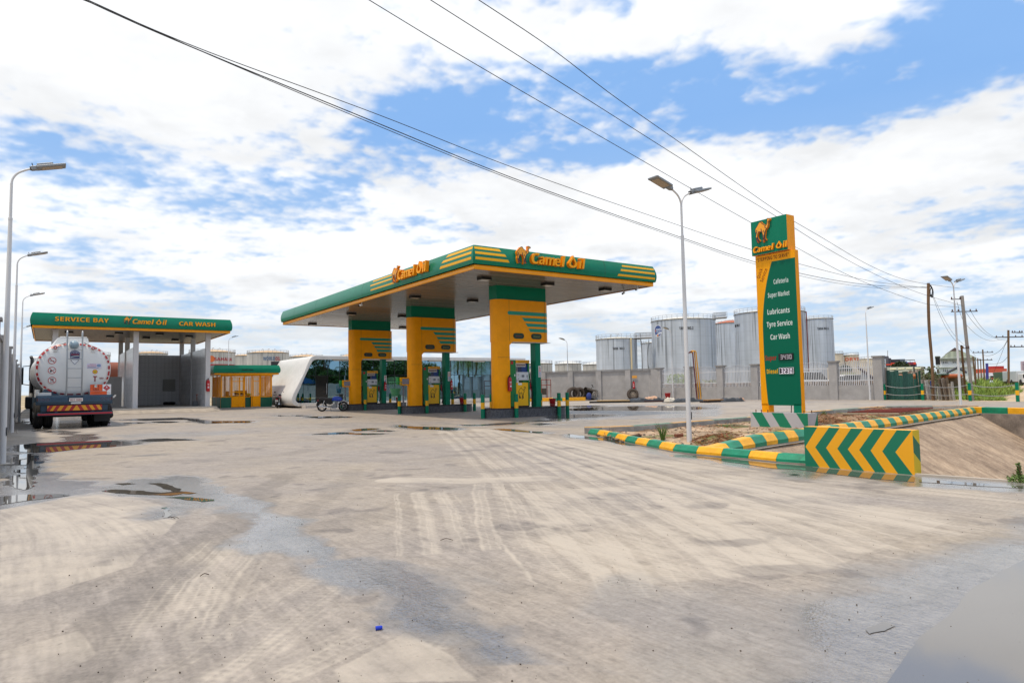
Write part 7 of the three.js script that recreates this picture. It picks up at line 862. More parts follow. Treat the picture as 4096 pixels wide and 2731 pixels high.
// ---------------------------------------------------------------- by the boundary wall
{
  const tyre = (label, p, R, w, turn, tilt, rim) => { const t = thing('used_tyre', label, 'tyre', p, turn), prof = [[R * 0.52, -w / 2], [R * 0.7, -w / 2 - 0.01], [R * 0.93, -w / 2 + 0.02], [R, -w / 2 + 0.07], [R, w / 2 - 0.07], [R * 0.93, w / 2 - 0.02], [R * 0.7, w / 2 + 0.01], [R * 0.52, w / 2], [R * 0.56, 0], [R * 0.52, -w / 2]]; const g = new THREE.LatheGeometry(prof.map(([r, y]) => new THREE.Vector2(r, y)), 32); g.rotateX(Math.PI / 2).translate(0, R, 0).rotateX(tilt); part('tyre', g, mt('#4a4038', 0.9), t); if (rim) part('rim', [cy(R * 0.54, R * 0.54, w * 0.5, 0, 0, 0, 24, 'z'), cy(R * 0.2, R * 0.24, w * 0.75, 0, 0, 0, 18, 'z'), ...[0, 1, 2, 3, 4, 5].map((i) => cy(0.035, 0.035, w * 0.8, Math.cos(i * 1.047) * R * 0.36, Math.sin(i * 1.047) * R * 0.36, 0, 8, 'z'))].map((q) => q.translate(0, R, 0).rotateX(tilt)), mt('#85796c', 0.8), t); return t; };
  tyre('big worn lorry tyre standing against the wall beside the lamp post', [5.35, 0, -60.0], 0.60, 0.45, 0.35, -0.08); tyre('second worn lorry tyre just behind the first, next to the scrap drum', [5.9, 0, -60.35], 0.58, 0.45, 0.35, -0.08); tyre('muddy tyre on a rim leaning against the wall below the fire extinguisher', [10.35, 0, -58.45], 0.50, 0.3, 0.1, -0.28, 1);
  const d = thing('scrap_drum', 'torn dark drum of scrap with blue cloth beside the lorry tyres', 'scrap', [6.75, 0, -60.1], 0.3); part('drum', new THREE.CylinderGeometry(0.52, 0.48, 0.95, 20, 3, true, 0.6, 5.0).rotateZ(1.3).translate(0, 0.55, 0), mt('#3d362f', 0.8, { side: THREE.DoubleSide }), d); part('blue_cloth', tr(new THREE.SphereGeometry(0.34, 14, 10), 0, 0, 0).scale(0.75, 1.0, 0.5).translate(-0.2, 0.34, 0.4), mt('#2d3c7a', 0.8), d); part('bent_wire', [tb([[0.2, 1.0, 0], [0.35, 1.3, 0.1], [0.15, 1.35, 0.2], [0.4, 1.1, 0.2]], 0.02, 16, 5), tb([[0.5, 0.9, 0], [0.75, 0.8, 0.1], [0.7, 0.3, 0.2]], 0.02, 16, 5)], M.dark, d); part('frame_bits', [rod([-0.3, 0.05, 0.5], [0.5, 0.8, 0.45], 0.03), rod([0.3, 0.05, 0.5], [0.6, 0.9, 0.3], 0.03)], mt('#5c554c', 0.7), d);
  const rk = thing('rack', 'rust-red empty steel rack frame standing in front of the boundary wall', 'rack', [2.1, 0, -58.9], 0.3), w = 2.2, h = 1.62, dp = 0.9; for (const x of [-w / 2, 0.25, w / 2]) for (const z of [-dp / 2, dp / 2]) part('upright', rod([x, 0.25, z], [x, 0.25 + h, z], 0.028, 5), mt('#83341f', 0.7), rk); for (const y of [0.3, 1.4, h + 0.25]) for (const z of [-dp / 2, dp / 2]) part('rail', rod([-w / 2, y, z], [w / 2, y, z], 0.028, 5), mt('#83341f', 0.7), rk); for (const x of [-w / 2, w / 2]) for (const y of [0.3, h + 0.25]) part('rail', rod([x, y, -dp / 2], [x, y, dp / 2], 0.028, 5), mt('#83341f', 0.7), rk); part('dark_panel', bx(0.5, 0.55, 0.04, 0.5, 0.85, 0.3), mt('#4a4238', 0.8), rk);
  // boards and tarpaulins weighing down the ground covers
  const slab = (label, x, z, w, hh, dep, turn, c) => { const t = thing('ground_cover', label, 'cover', [x, 0, z], turn); part('frame', [bx(w, 0.12, dep, 0, 0.06, 0)], mt('#1c1716', 0.8), t); part('board', bx(w * 0.72, 0.07, dep * 0.8, 0.1, 0.155, 0, 0.01), mt(c, 0.85), t); return t; };
  const crumple = (w, d, h, seed) => { const g = new THREE.PlaneGeometry(w, d, 40, 24); g.rotateX(-Math.PI / 2); const p = g.attributes.position; for (let i = 0; i < p.count; i++) { const x = p.getX(i), z = p.getZ(i), e = Math.min(1, (1 - Math.abs(x) / (w / 2)) * 4) * Math.min(1, (1 - Math.abs(z) / (d / 2)) * 4); p.setY(i, 0.02 + e * h * (0.2 + 1.3 * fbm(x * 2.2 + seed, z * 2.2, 4)) + e * (vn(x * 7 + seed, z * 7) - 0.5) * 0.10); p.setX(i, x + (vn(z * 2 + seed, x) - 0.5) * 0.3); } g.computeVertexNormals(); return g; };
  const tarp = mt('#2a2c2e', 0.4, { side: THREE.DoubleSide }), pale = mt('#caa285', 0.85, { side: THREE.DoubleSide });
  slab('dark framed ground cover with a pale board lying in front of the plain wall', 7.3, -50.2, 3.3, 0.1, 0.9, -0.1, '#b99a6a');
  { const t = thing('tarpaulin_heap', 'black tarpaulin heap with salmon cloth lying before the leaning tyre', 'tarpaulin', [9.9, 0, -50.6], 0.25); part('tarpaulin', crumple(3.4, 1.6, 0.28, 3), tarp, t); part('salmon_cloth', crumple(1.1, 0.8, 0.30, 9).translate(0.4, 0.06, 0), pale, t); part('board', bx(2.4, 0.1, 0.7, 0.7, 0.06, 0.5, 0.01), mt('#3a1c1c', 0.8), t); }
  { const t = thing('tarpaulin_heap', 'long black tarpaulin lying at the foot of the double lamp post, behind it', 'tarpaulin', [12.2, 0, -48.6], 0.55); part('tarpaulin', crumple(3.2, 1.2, 0.22, 14), tarp, t); part('white_cloth', crumple(0.7, 0.6, 0.32, 21).translate(-1.4, 0.04, 0.1), mt('#c9c2b4', 0.85, { side: THREE.DoubleSide }), t); part('board', bx(1.4, 0.12, 0.4, 1.9, 0.06, 0.1, 0.01), mt('#2a1a18', 0.8), t); }
  { const t = thing('tarpaulin_heap', 'brown board and grey tarpaulin on the ground left of the price sign', 'tarpaulin', [14.3, 0, -47.0], 0.5); part('tarpaulin', crumple(2.4, 1.0, 0.22, 24).translate(0.9, 0, 0), tarp, t); part('board', [bx(1.9, 0.12, 0.7, -0.6, 0.06, 0, 0.01)], mt('#241a17', 0.8), t); part('brown_board', bx(1.6, 0.07, 0.5, -0.5, 0.16, 0, 0.01), mt('#a77a46', 0.85), t); part('pale_scrap', crumple(0.4, 0.4, 0.3, 31).translate(2.1, 0.02, 0), pale, t); }
  makeBucket('red sand bucket at the foot of the bar-fence lamp post', [12.85, 0, -56.4], 1.6);
  const lean = (label, a, b, c, m) => { const t = thing('fill_pipe', label, 'pipe', a, 0, 'vent pipes leaning on the fence'), d = [b[0] - a[0], b[1] - a[1], b[2] - a[2]]; part('pipe', tb([[0, 0, 0], [d[0] * 0.5, d[1] * 0.5, d[2] * 0.5], [d[0] * 0.96, d[1] * 0.96, d[2] * 0.96], [d[0] + 0.0, d[1], d[2]], [d[0] - c * 0.2, d[1] + 0.05, d[2]], [d[0] - c * 0.38, d[1] - 0.12, d[2]]], 0.05, 40, 8), m, t); };
  const zl = 55.0; lean('tall thin maroon vent pipe, leftmost of three leaning by the fence', [14.9, 0, -zl], [14.67,3.84,-55], 1, mt('#5a1a26', 0.5)); lean('tall thin yellow vent pipe, middle of three leaning by the fence', [15.06, 0, -zl - 0.1], [14.84, 3.92, -zl - 0.1], 1, mt('#c58a1c', 0.5)); lean('tall thin yellow vent pipe, rightmost of three leaning by the fence', [15.23, 0, -zl], [14.94, 3.9, -zl], 1, mt('#cf9620', 0.5));
  // behind the fence
  { const A = [12, -63], B = [29, -46.5], w = one('rubble_wall', 'low rough brown stone wall seen between the fence bars', 'wall', uvBox(bx(dist(A, B), 1.3, 0.4), 2), mt('#ffffff', 0.95, { map: dataTex(256, 256, (u, v) => { const ix = Math.floor(u * 8 + (Math.floor(v * 5) % 2) * 0.5), iy = Math.floor(v * 5), q = NT[(ix * 31 + iy * 57) & 65535], fx = (u * 8 + (iy % 2) * 0.5) % 1, fy = v * 5 % 1, j = fx < 0.08 || fy < 0.12 ? 0.55 : 1, k = (0.75 + q * 0.5 + (fbm(u * 20, v * 20, 3) - 0.5) * 0.5) * j; return [128 * k, 112 * k, 100 * k]; }) })); w.position.set((A[0] + B[0]) / 2, 0.65, (A[1] + B[1]) / 2); w.rotation.y = Math.atan2(-(B[1] - A[1]), B[0] - A[0]); }
  const sh = (label, x, z, h, w, n, seed, c = '#6c8a40') => { const b = thing('shrub', label, 'shrub', [x, 0, z]); const st = []; for (let i = 0; i < 7; i++) { const a = i * 0.9 + seed; st.push(rod([0, 0, 0], [Math.cos(a) * w * 0.4, h * 0.6, Math.sin(a) * w * 0.4], 0.03, 5, 0.012)); } part('stem', st, M.brown, b); part('foliage', leafGeo(n, (r) => { const a = r() * 6.28, d = Math.pow(r(), 0.6) * w * 0.5, y = h * (0.3 + 0.7 * r()); return [V(Math.cos(a * 3 + seed) * d * (1.2 - y / h * 0.6), y, Math.sin(a) * d), 1]; }, 0.22, seed), leafMat(c), b); };
  sh('bright green bush behind the left end of the bar fence', 15.3, -63.0, 2.1, 2.6, 700, 3, '#86a548'); sh('low green weeds behind the bar fence near the leaning pipes', 17.5, -60.5, 1.5, 2.2, 400, 5, '#7d8a4c');
}

// ---------------------------------------------------------------- right of the fence: chained posts, makeshift fences, shack
{
  const ps = [[24.62, -45.0], [25.95, -43.0], [26.85, -39.9], [27.78, -37.4]]; const lab = ['beside the end pillar of the grey fence', 'between the green sheets and the scrap boards', 'in front of the leaning concrete pole', 'farthest right, by the dirt road']; const H = 1.05;
  let b0; ps.forEach(([x, z], i) => { const l = `green and yellow square chain post ${lab[i]}`; if (!i) { b0 = thing('chain_post', l, 'bollard', [x, 0, z], 0.7, 'chained posts along the road edge'); part('green_band', bx(0.15, 0.36, 0.15, 0, 0.18, 0), M.greenGloss, b0); part('yellow_band', bx(0.152, 0.26, 0.152, 0, 0.49, 0), M.band, b0); part('green_band', bx(0.15, 0.43, 0.15, 0, 0.835, 0), M.greenGloss, b0); } else dup(b0, [x, 0, z], 0.7, l); });
  const gap = ['in front of the green sheet fence', 'in front of the scrap board fence', 'across the grass and dirt at the right']; for (let i = 0; i < 3; i++) for (const [y, s, w] of [[0.95, 0.16, 'upper'], [0.42, 0.12, 'lower']]) { const a = ps[i], b = ps[i + 1]; one('chain', `${w} grey chain sagging between posts ${gap[i]}`, 'chain', tb([0, 0.25, 0.5, 0.75, 1].map((t) => [mixn(a[0], b[0], t), y - s * 4 * t * (1 - t), mixn(a[1], b[1], t)]), 0.022, 24, 6), mt('#9a9a9a', 0.5, { metalness: 0.5 })); }
  // corrugated green sheets, each its own height and lean
  const corr = (w, h) => { const p = []; const n = Math.max(3, Math.round(w / 0.09)); for (let i = 0; i <= n * 4; i++) { const x = w * i / (n * 4); p.push([x - w / 2, 0.018 * Math.sin(i / 4 * 6.283)]); } const q = p.slice().reverse().map(([x, y]) => [x, y - 0.006]); return ex([...p, ...q], h).rotateX(-Math.PI / 2); };
  const gf = thing('green_sheet_fence', 'makeshift fence of upright dark green corrugated metal sheets right of the grey fence', 'fence', [0, 0, 0]); const r = rng(17), gm = [0, 1, 2, 3].map((i) => mt('#ffffff', 0.5, { map: patchy(['#2f5a52', '#356359', '#2a524c', '#3a6a5e'][i], 0.16, i * 7) }));
  for (const [x0, x1, y] of [[1185, 1248, 478], [1245, 1322, 503], [1318, 1370, 496], [1366, 1442, 482], [1440, 1504, 575], [1502, 1598, 510], [1596, 1704, 550], [1702, 1762, 648], [1758, 1790, 532], [1806, 1842, 508]].map(([a, b, c]) => [a, b, c])) { const s0 = (x0 - 1180) / 670, s1 = (x1 - 1180) / 670; const a = [mixn(25.0, 26.3, s0), mixn(-45.3, -43.6, s0)], b = [mixn(25.0, 26.3, s1), mixn(-45.3, -43.6, s1)]; const h = (1040 - y) / (1040 - 478) * 1.96; const o = part('sheet', corr(dist(a, b) * 1.1, h), gm[r() * 4 | 0], gf); o.position.set((a[0] + b[0]) / 2 + (r() - 0.5) * 0.05, 0, (a[1] + b[1]) / 2 - r() * 0.08); o.rotation.set(0, Math.atan2(-(b[1] - a[1]), b[0] - a[0]), (r() - 0.3) * 0.07); }
  { const o = part('grey_board', bx(0.45, 2.15, 0.05, 24.9, 1.075, -45.45), mt('#8d867c', 0.9), gf); o.userData.label = 'plain grey board'; part('timber', [bx(0.1, 2.3, 0.1, 24.72, 1.15, -45.75)], M.brown, gf); }
  const sf = thing('scrap_board_fence', 'ragged fence of grey and brown scrap boards leaning under the wooden poles', 'fence', [0, 0, 0]); const bm = ['#a5a09a', '#8d8378', '#b9b5ae', '#77685a', '#9c9284', '#6d5d4c'].map((c, i) => mt('#ffffff', 0.9, { map: patchy(c, 0.25, 100 + i) }));
  const bd = (x0, x1, yt, m, ln = 0) => { const s = ((x0 + x1) / 2 - 450) / 660, c = [mixn(26.1, 26.9, s), mixn(-43.2, -41.3, s)], w = (x1 - x0) * 0.0036, h = (1195 - yt) / 395 * 1.32; const o = part('board', uvBox(bx(w, h, 0.05, 0, h / 2, 0), 1), m, sf); o.position.set(c[0], 0, c[1] - r() * 0.15); o.rotation.set(-0.05, 0.5, ln); };
  bd(450, 512, 815, bm[0], 0.06); bd(478, 560, 800, bm[1], 0.09); bd(528, 612, 815, bm[2], 0.1); bd(575, 660, 900, bm[0], 0.12); bd(672, 740, 920, bm[4], 0.12); bd(680, 722, 828, mt('#26407e', 0.6), 0.16); bd(725, 775, 850, bm[2], 0.15); bd(765, 845, 930, bm[0], 0.05); bd(830, 900, 960, bm[4], 0.1); bd(850, 915, 785, bm[5], 0.22); bd(920, 1000, 780, bm[1], 0.2); bd(935, 1020, 800, bm[3], 0.16); bd(1010, 1080, 885, bm[4], 0.05); bd(1060, 1112, 850, bm[0], 0.06); bd(1000, 1045, 770, bm[5], 0.12);
  part('yellow_board', bx(0.36, 0.22, 0.03, 26.68, 1.1, -41.85, 0, 0.5), mt('#c9b46a', 0.8), sf);
  // shack
  const sk = thing('shack', 'low timber shack with a rust-orange rounded roof behind the scrap boards', 'shack', [0, 0, 0]), P = [32.74,0.87,-52], z = -52; const wx = (q) => P[0] + (q - 770) * 0.211 * 52 / 2710 * 1.0; const hy = (q) => 1.3 + (786 - q) * 0.211 * 52 / 2710; part('wall', uvBox(bx(wx(775) - wx(425), hy(695), 0.15, (wx(425) + wx(775)) / 2, hy(695) / 2, z), 1), bm[4], sk); part('wall', uvBox(bx(wx(1240) - wx(770), hy(760), 0.15, (wx(770) + wx(1240)) / 2, hy(760) / 2, z - 0.3), 1), bm[5], sk); part('side_wall', uvBox(bx(0.15, hy(760), 4, wx(1240), hy(760) / 2, z - 2.2), 1), bm[3], sk);
  const cyl = new THREE.CylinderGeometry(1, 1, wx(1115) - wx(765), 20, 1, false, 0, Math.PI).rotateZ(Math.PI / 2).rotateX(Math.PI).scale(1, 1, 1); part('rounded_roof', toCreasedNormals(bx(wx(1115) - wx(765), hy(690) - hy(765), 2.4, (wx(765) + wx(1115)) / 2, (hy(690) + hy(765)) / 2, z - 0.5, 0.22), 0.5), mt('#ffffff', 0.7, { map: patchy('#b5623c', 0.18, 12) }), sk); part('rounded_roof', bx(wx(400) - wx(190), hy(680) - hy(770), 2, (wx(190) + wx(400)) / 2, (hy(680) + hy(770)) / 2, z - 0.8, 0.2), mt('#b5744c', 0.75), sk); part('roof', [bx(wx(830) - wx(560), 0.08, 2.6, (wx(560) + wx(830)) / 2, hy(695), z - 0.5)], mt('#3f5f52', 0.6), sk); part('roof', [bx(wx(580) - wx(430), 0.1, 2.6, (wx(430) + wx(580)) / 2, hy(692), z - 0.4)], mt('#5a4a38', 0.8), sk); part('opening', bx(0.36, 0.2, 0.02, wx(545), hy(778), z + 0.09), M.black, sk); part('opening', bx(0.3, 0.6, 0.02, wx(585), hy(905), z + 0.09), M.dark, sk);
  // long brown fence going away and the dark hedge
  const lf = thing('board_fence', 'weathered brown board fence running away beside the row of poles', 'fence', [0, 0, 0]); for (let i = 0; i < 46; i++) { const s = i / 45, x = mixn(27.9, 58, s * s * 0.6 + s * 0.4), zz = mixn(-46, -104, s * s * 0.6 + s * 0.4), w = 0.7 + s * 1.1, h = 1.9 + r() * 0.3; const o = part('board', uvBox(bx(w, h, 0.06, 0, h / 2, 0), 1), bm[3 + (r() * 3 | 0)], lf); o.position.set(x, 0, zz); o.rotation.y = 1.1; }
}
// poles of the power line
const poleM = mt('#ffffff', 0.85, { map: patchy('#6b5138', 0.3, 47) }), concM = mt('#ffffff', 0.85, { map: patchy('#8d8782', 0.12, 49) });
function makePole(label, a, b, r0, r1, m, o = {}) {
  const t = thing('utility_pole', label, 'utility pole', [a[0], 0, a[2]], 0, 'poles of the power line'), h = b[1], dx = b[0] - a[0], dz = b[2] - a[2]; const k = (t) => [dx * t + (o.kink ?? 0) * Math.sin(t * 7), h * t, dz * t]; part('post', tb([0, 0.2, 0.4, 0.6, 0.8, 1].map(k), r0, 30, 10).translate(0, 0, 0), m, t);
  for (const [y, w, off] of o.arms ?? []) { const c = k(y / h); part('crossarm', rod([c[0] - w / 2 + off, y, c[2]], [c[0] + w / 2 + off, y, c[2]], o.ar ?? 0.05, 6), M.dark, t); for (const e of [-0.9, -0.45, 0.45, 0.9]) part('insulator', cy(0.03 * (o.is ?? 1), 0.04 * (o.is ?? 1), 0.13 * (o.is ?? 1), c[0] + off + e * w / 2, y + 0.075 * (o.is ?? 1), c[2], 8), mt('#5a4038', 0.4), t); } return t;
}
makePole('crooked brown wooden pole rising from the scrap board fence', [26.2, 0, -42.4], [26.31,7.36,-42.4], 0.088, 0.1, poleM, { kink: 0.05 }); { const c = [26.44,6.87,-42.4]; one('cable_coil', 'black coil of cable hanging at the top of the crooked wooden pole', 'cable', [tr(new THREE.TorusGeometry(0.32, 0.07, 8, 24), 0, 0, 0).scale(0.4, 1, 0.4).translate(...c), tr(new THREE.TorusGeometry(0.24, 0.05, 8, 24), 0, 0, 0).scale(0.4, 1.2, 0.4).translate(c[0] + 0.08, c[1] - 0.1, c[2])], M.black); }
makePole('leaning grey concrete pole with short crossarms right of the lamp post', [27.45, 0, -40.6], [27.2,6.3,-40.6], 0.095, 0.1, concM, { arms: [[6.1, 0.75, -0.3], [5.35, 1.6, 0.05]], ar: 0.03 });
makePole('dark leaning wooden pole between the lamp post and the concrete pole', [28.27,0,-42.39], [26.58,3.26,-40], 0.06, 0.1, poleM, { arms: [[3.11, 0.5, 0.2]], ar: 0.03 });
makePole('brown pole with a transformer platform standing by the dirt road', [55.5, 0, -76], [55.9,6.68,-76], 0.115, 0.1, poleM, { arms: [[5.9, 3.2, 0.1], [6.41, 1.2, 1.0], [4.79, 1.8, 1.1]], ar: 0.06, is: 1.5 });
{ const zz = 105; makePole('far twin-armed pole above the board fence', [73.01, 0, -zz], [73.05,5.8,-105], 0.1, 0.1, poleM, { arms: [[5.34, 3.2, 0], [4.16, 2.8, 0]], ar: 0.06, is: 1.5 });
  for (const [x0, y0, x1, d, l] of [[1395, 355, 1440, 62, 'first'], [1437, 440, 1442, 75, 'second'], [1485, 388, 1500, 85, 'third'], [1540, 405, 1555, 120, 'fourth']]) { makePole(`brown pole of the receding row beside the board fence, ${l} from the front`, polePt(x1, 800, d, 0), polePt(x0, y0, d), 0.035 + d * 0.0004, 0.1, poleM); }
  const b = polePt(1665, 790, 112, 0), c = polePt(1660, 488, 112); one('blue_post', 'thick blue and purple painted post standing far along the road', 'post', rod(b, c, 0.2, 12), mt('#3c3c8e', 0.6)); const m1 = polePt(2320, 700, 400, 0), m2 = polePt(2320, 450, 400); one('lattice_mast', 'thin far lattice mast at the right edge of the picture', 'mast', [rod(m1, m2, 0.6, 4), rod([m1[0] + 2.4, 0, m1[2]], [m2[0] + 1.8, m2[1], m2[2]], 0.6, 4), ...[...Array(14).keys()].map((i) => rod([m1[0], m2[1] * i / 14, m1[2]], [m1[0] + 2.2, m2[1] * (i + 1) / 14, m1[2]], 0.4, 4))], mt('#b8a9b4', 0.7)); }
// a point seen at (x, y) of the right-hand close view, at a depth: plain camera geometry used once here to set far things at their places
function polePt(x, y, d, onGround) { const X = 3600 + x * 0.21088, Y = 1350 + y * 0.21088, u = (X - 2048) / 2710.45, v = (1365.5 - Y) / 2710.45, c = Math.cos(0.01749), s = Math.sin(0.01749), cx = c * u + s * v, cyv = -s * u + c * v, cp = Math.cos(0.06685), sp = Math.sin(0.06685), wy = cyv * cp + sp, wz = -(cp - cyv * sp); const k = d / -wz; return [cx * k, onGround === 0 ? 0 : 1.3 + wy * k, -d]; }

// ---------------------------------------------------------------- overhead cables
const cab = mt('#2b2c30', 0.6); const cable = (label, pts, r1) => { const r0 = r1 * 0.68; const c = new THREE.CatmullRomCurve3(pts.map(v3)); one('overhead_cable', label, 'cable', new THREE.TubeGeometry(c, 90, r0, 5), cab); };
cable('upper of two close cables sweeping from the top left corner to the wooden pole', [[-8.1,8.67,-12],[-7.84,8.64,-12.22],[-6.52,8.4,-13.38],[-3.18,8.04,-16.28],[0.09,7.63,-19.19],[6.4,7.12,-24.79],[10.2,6.86,-28.17],[14.07,6.7,-31.59],[19.4,6.66,-36.26],[26.03,7.01,-42]], 0.014);
cable('thick cable of the close pair sweeping from the top left to the wooden pole', [[-7.28,8.02,-11],[-6.65,7.88,-11.59],[-5.96,7.76,-12.23],[-3.03,7.34,-14.97],[0.08,6.92,-17.92],[6.07,6.43,-23.57],[9.79,6.18,-27.07],[15.02,6.16,-31.94],[19.97,6.42,-36.47],[26.03,7.06,-42]], 0.017);
cable('lowest cable of the sweep from the top left to the wooden pole', [[-6.88,7.7,-10.5],[-5.68,7.46,-11.66],[-2.98,7.04,-14.26],[0.07,6.66,-17.24],[5.89,6.22,-22.87],[9.55,5.98,-26.43],[14.78,5.96,-31.42],[19.79,6.26,-36.15],[26.03,7.01,-42]], 0.012);
cable('leftmost of three high cables running from the top edge behind the price sign', [[-2.44,7.93,-11],[-1.32,7.72,-12.13],[0.09,7.49,-13.56],[2.43,7.14,-15.93],[5.3,6.73,-18.88],[7.76,6.4,-21.41],[10.23,6.09,-23.94],[13.98,5.66,-27.79],[18.03,5.43,-31.84],[22.17,5.32,-35.92],[27,5.6,-40.6]], 0.012);
cable('middle of three high cables running from the top edge over the price sign', [[-1.41,7.92,-11],[0.1,7.69,-12.55],[2.28,7.38,-14.82],[4.99,7.01,-17.67],[8.45,6.61,-21.3],[11.7,6.2,-24.74],[15.22,5.89,-28.42],[19.85,5.67,-33.16],[27.27,5.67,-40.6]], 0.012);
cable('rightmost of three high cables running from the top edge over the price sign', [[-0.6,7.91,-11],[0.79,7.75,-12.48],[2.17,7.5,-14.03],[4.19,7.22,-16.26],[6.55,6.9,-18.9],[8.51,6.65,-21.07],[10.91,6.46,-23.68],[15.2,6.14,-28.35],[18.95,6.11,-32.3],[25.89,6.65,-39.39],[27.08,6.76,-40.6]], 0.012);
cable('sagging cable from the concrete pole to the transformer pole, lower', [[26.87,5.95,-40.6],[30.87,5.35,-46.14],[35.48,4.94,-51.98],[40.18,4.73,-57.68],[44.17,4.77,-62.38],[47.49,5,-66.25],[55.83,5.88,-76]], 0.016); cable('sagging cable from the concrete pole to the transformer pole, upper', [[27.37,5.31,-40.6],[30.88,5.12,-45.18],[36.56,4.92,-52.45],[42.71,4.94,-60.05],[49.12,5.38,-67.81],[55.88,5.9,-76]], 0.016); cable('cable from the crossarm of the concrete pole to the transformer pole', [[27.66,5.39,-40.6],[31.41,5.22,-45.57],[36.8,5.04,-52.56],[42.42,5.02,-59.63],[48.96,5.15,-67.76],[55.69,5.55,-76]], 0.016);
cable('left strand of two stay cables descending from the crooked wooden pole', [[26.51,6.71,-42.4],[26.95,5.96,-42.73],[27.52,5.11,-43.12],[28.16,4.31,-43.5],[28.9,3.65,-43.86],[29.23,3.42,-44]], 0.013); cable('right strand of two stay cables descending from the crooked wooden pole', [[26.53,6.71,-42.4],[28.45,6.13,-44.9],[30.76,5.45,-47.87],[33.7,4.7,-51.49],[36.5,4.14,-54.74],[38.35,3.87,-56.8],[41.08,3.3,-60]], 0.013);
cable('thin cable leaving the transformer pole to the right', [[56.14,6.45,-76],[54.88,6.18,-73.36],[53.29,5.89,-70]], 0.02); cable('thin slack cable hanging between the transformer pole and far twin-armed pole', [[55.84,5.77,-76],[61.01,5.03,-84.17],[66.01,4.61,-92.64],[70.15,4.63,-99.91],[73.06,4.93,-105]], 0.03); cable('lower slack cable between the transformer pole and the far pole', [[55.71,3.77,-76],[60.8,3.31,-84.05],[66.54,3.28,-93.51],[73.5,3.62,-105]], 0.03); cable('thin stay wire from the transformer pole down to the grass', [[55.69,5.43,-76],[56.95,4.93,-78.22],[59.58,3.88,-82.64],[63.91,2.16,-90]], 0.025);

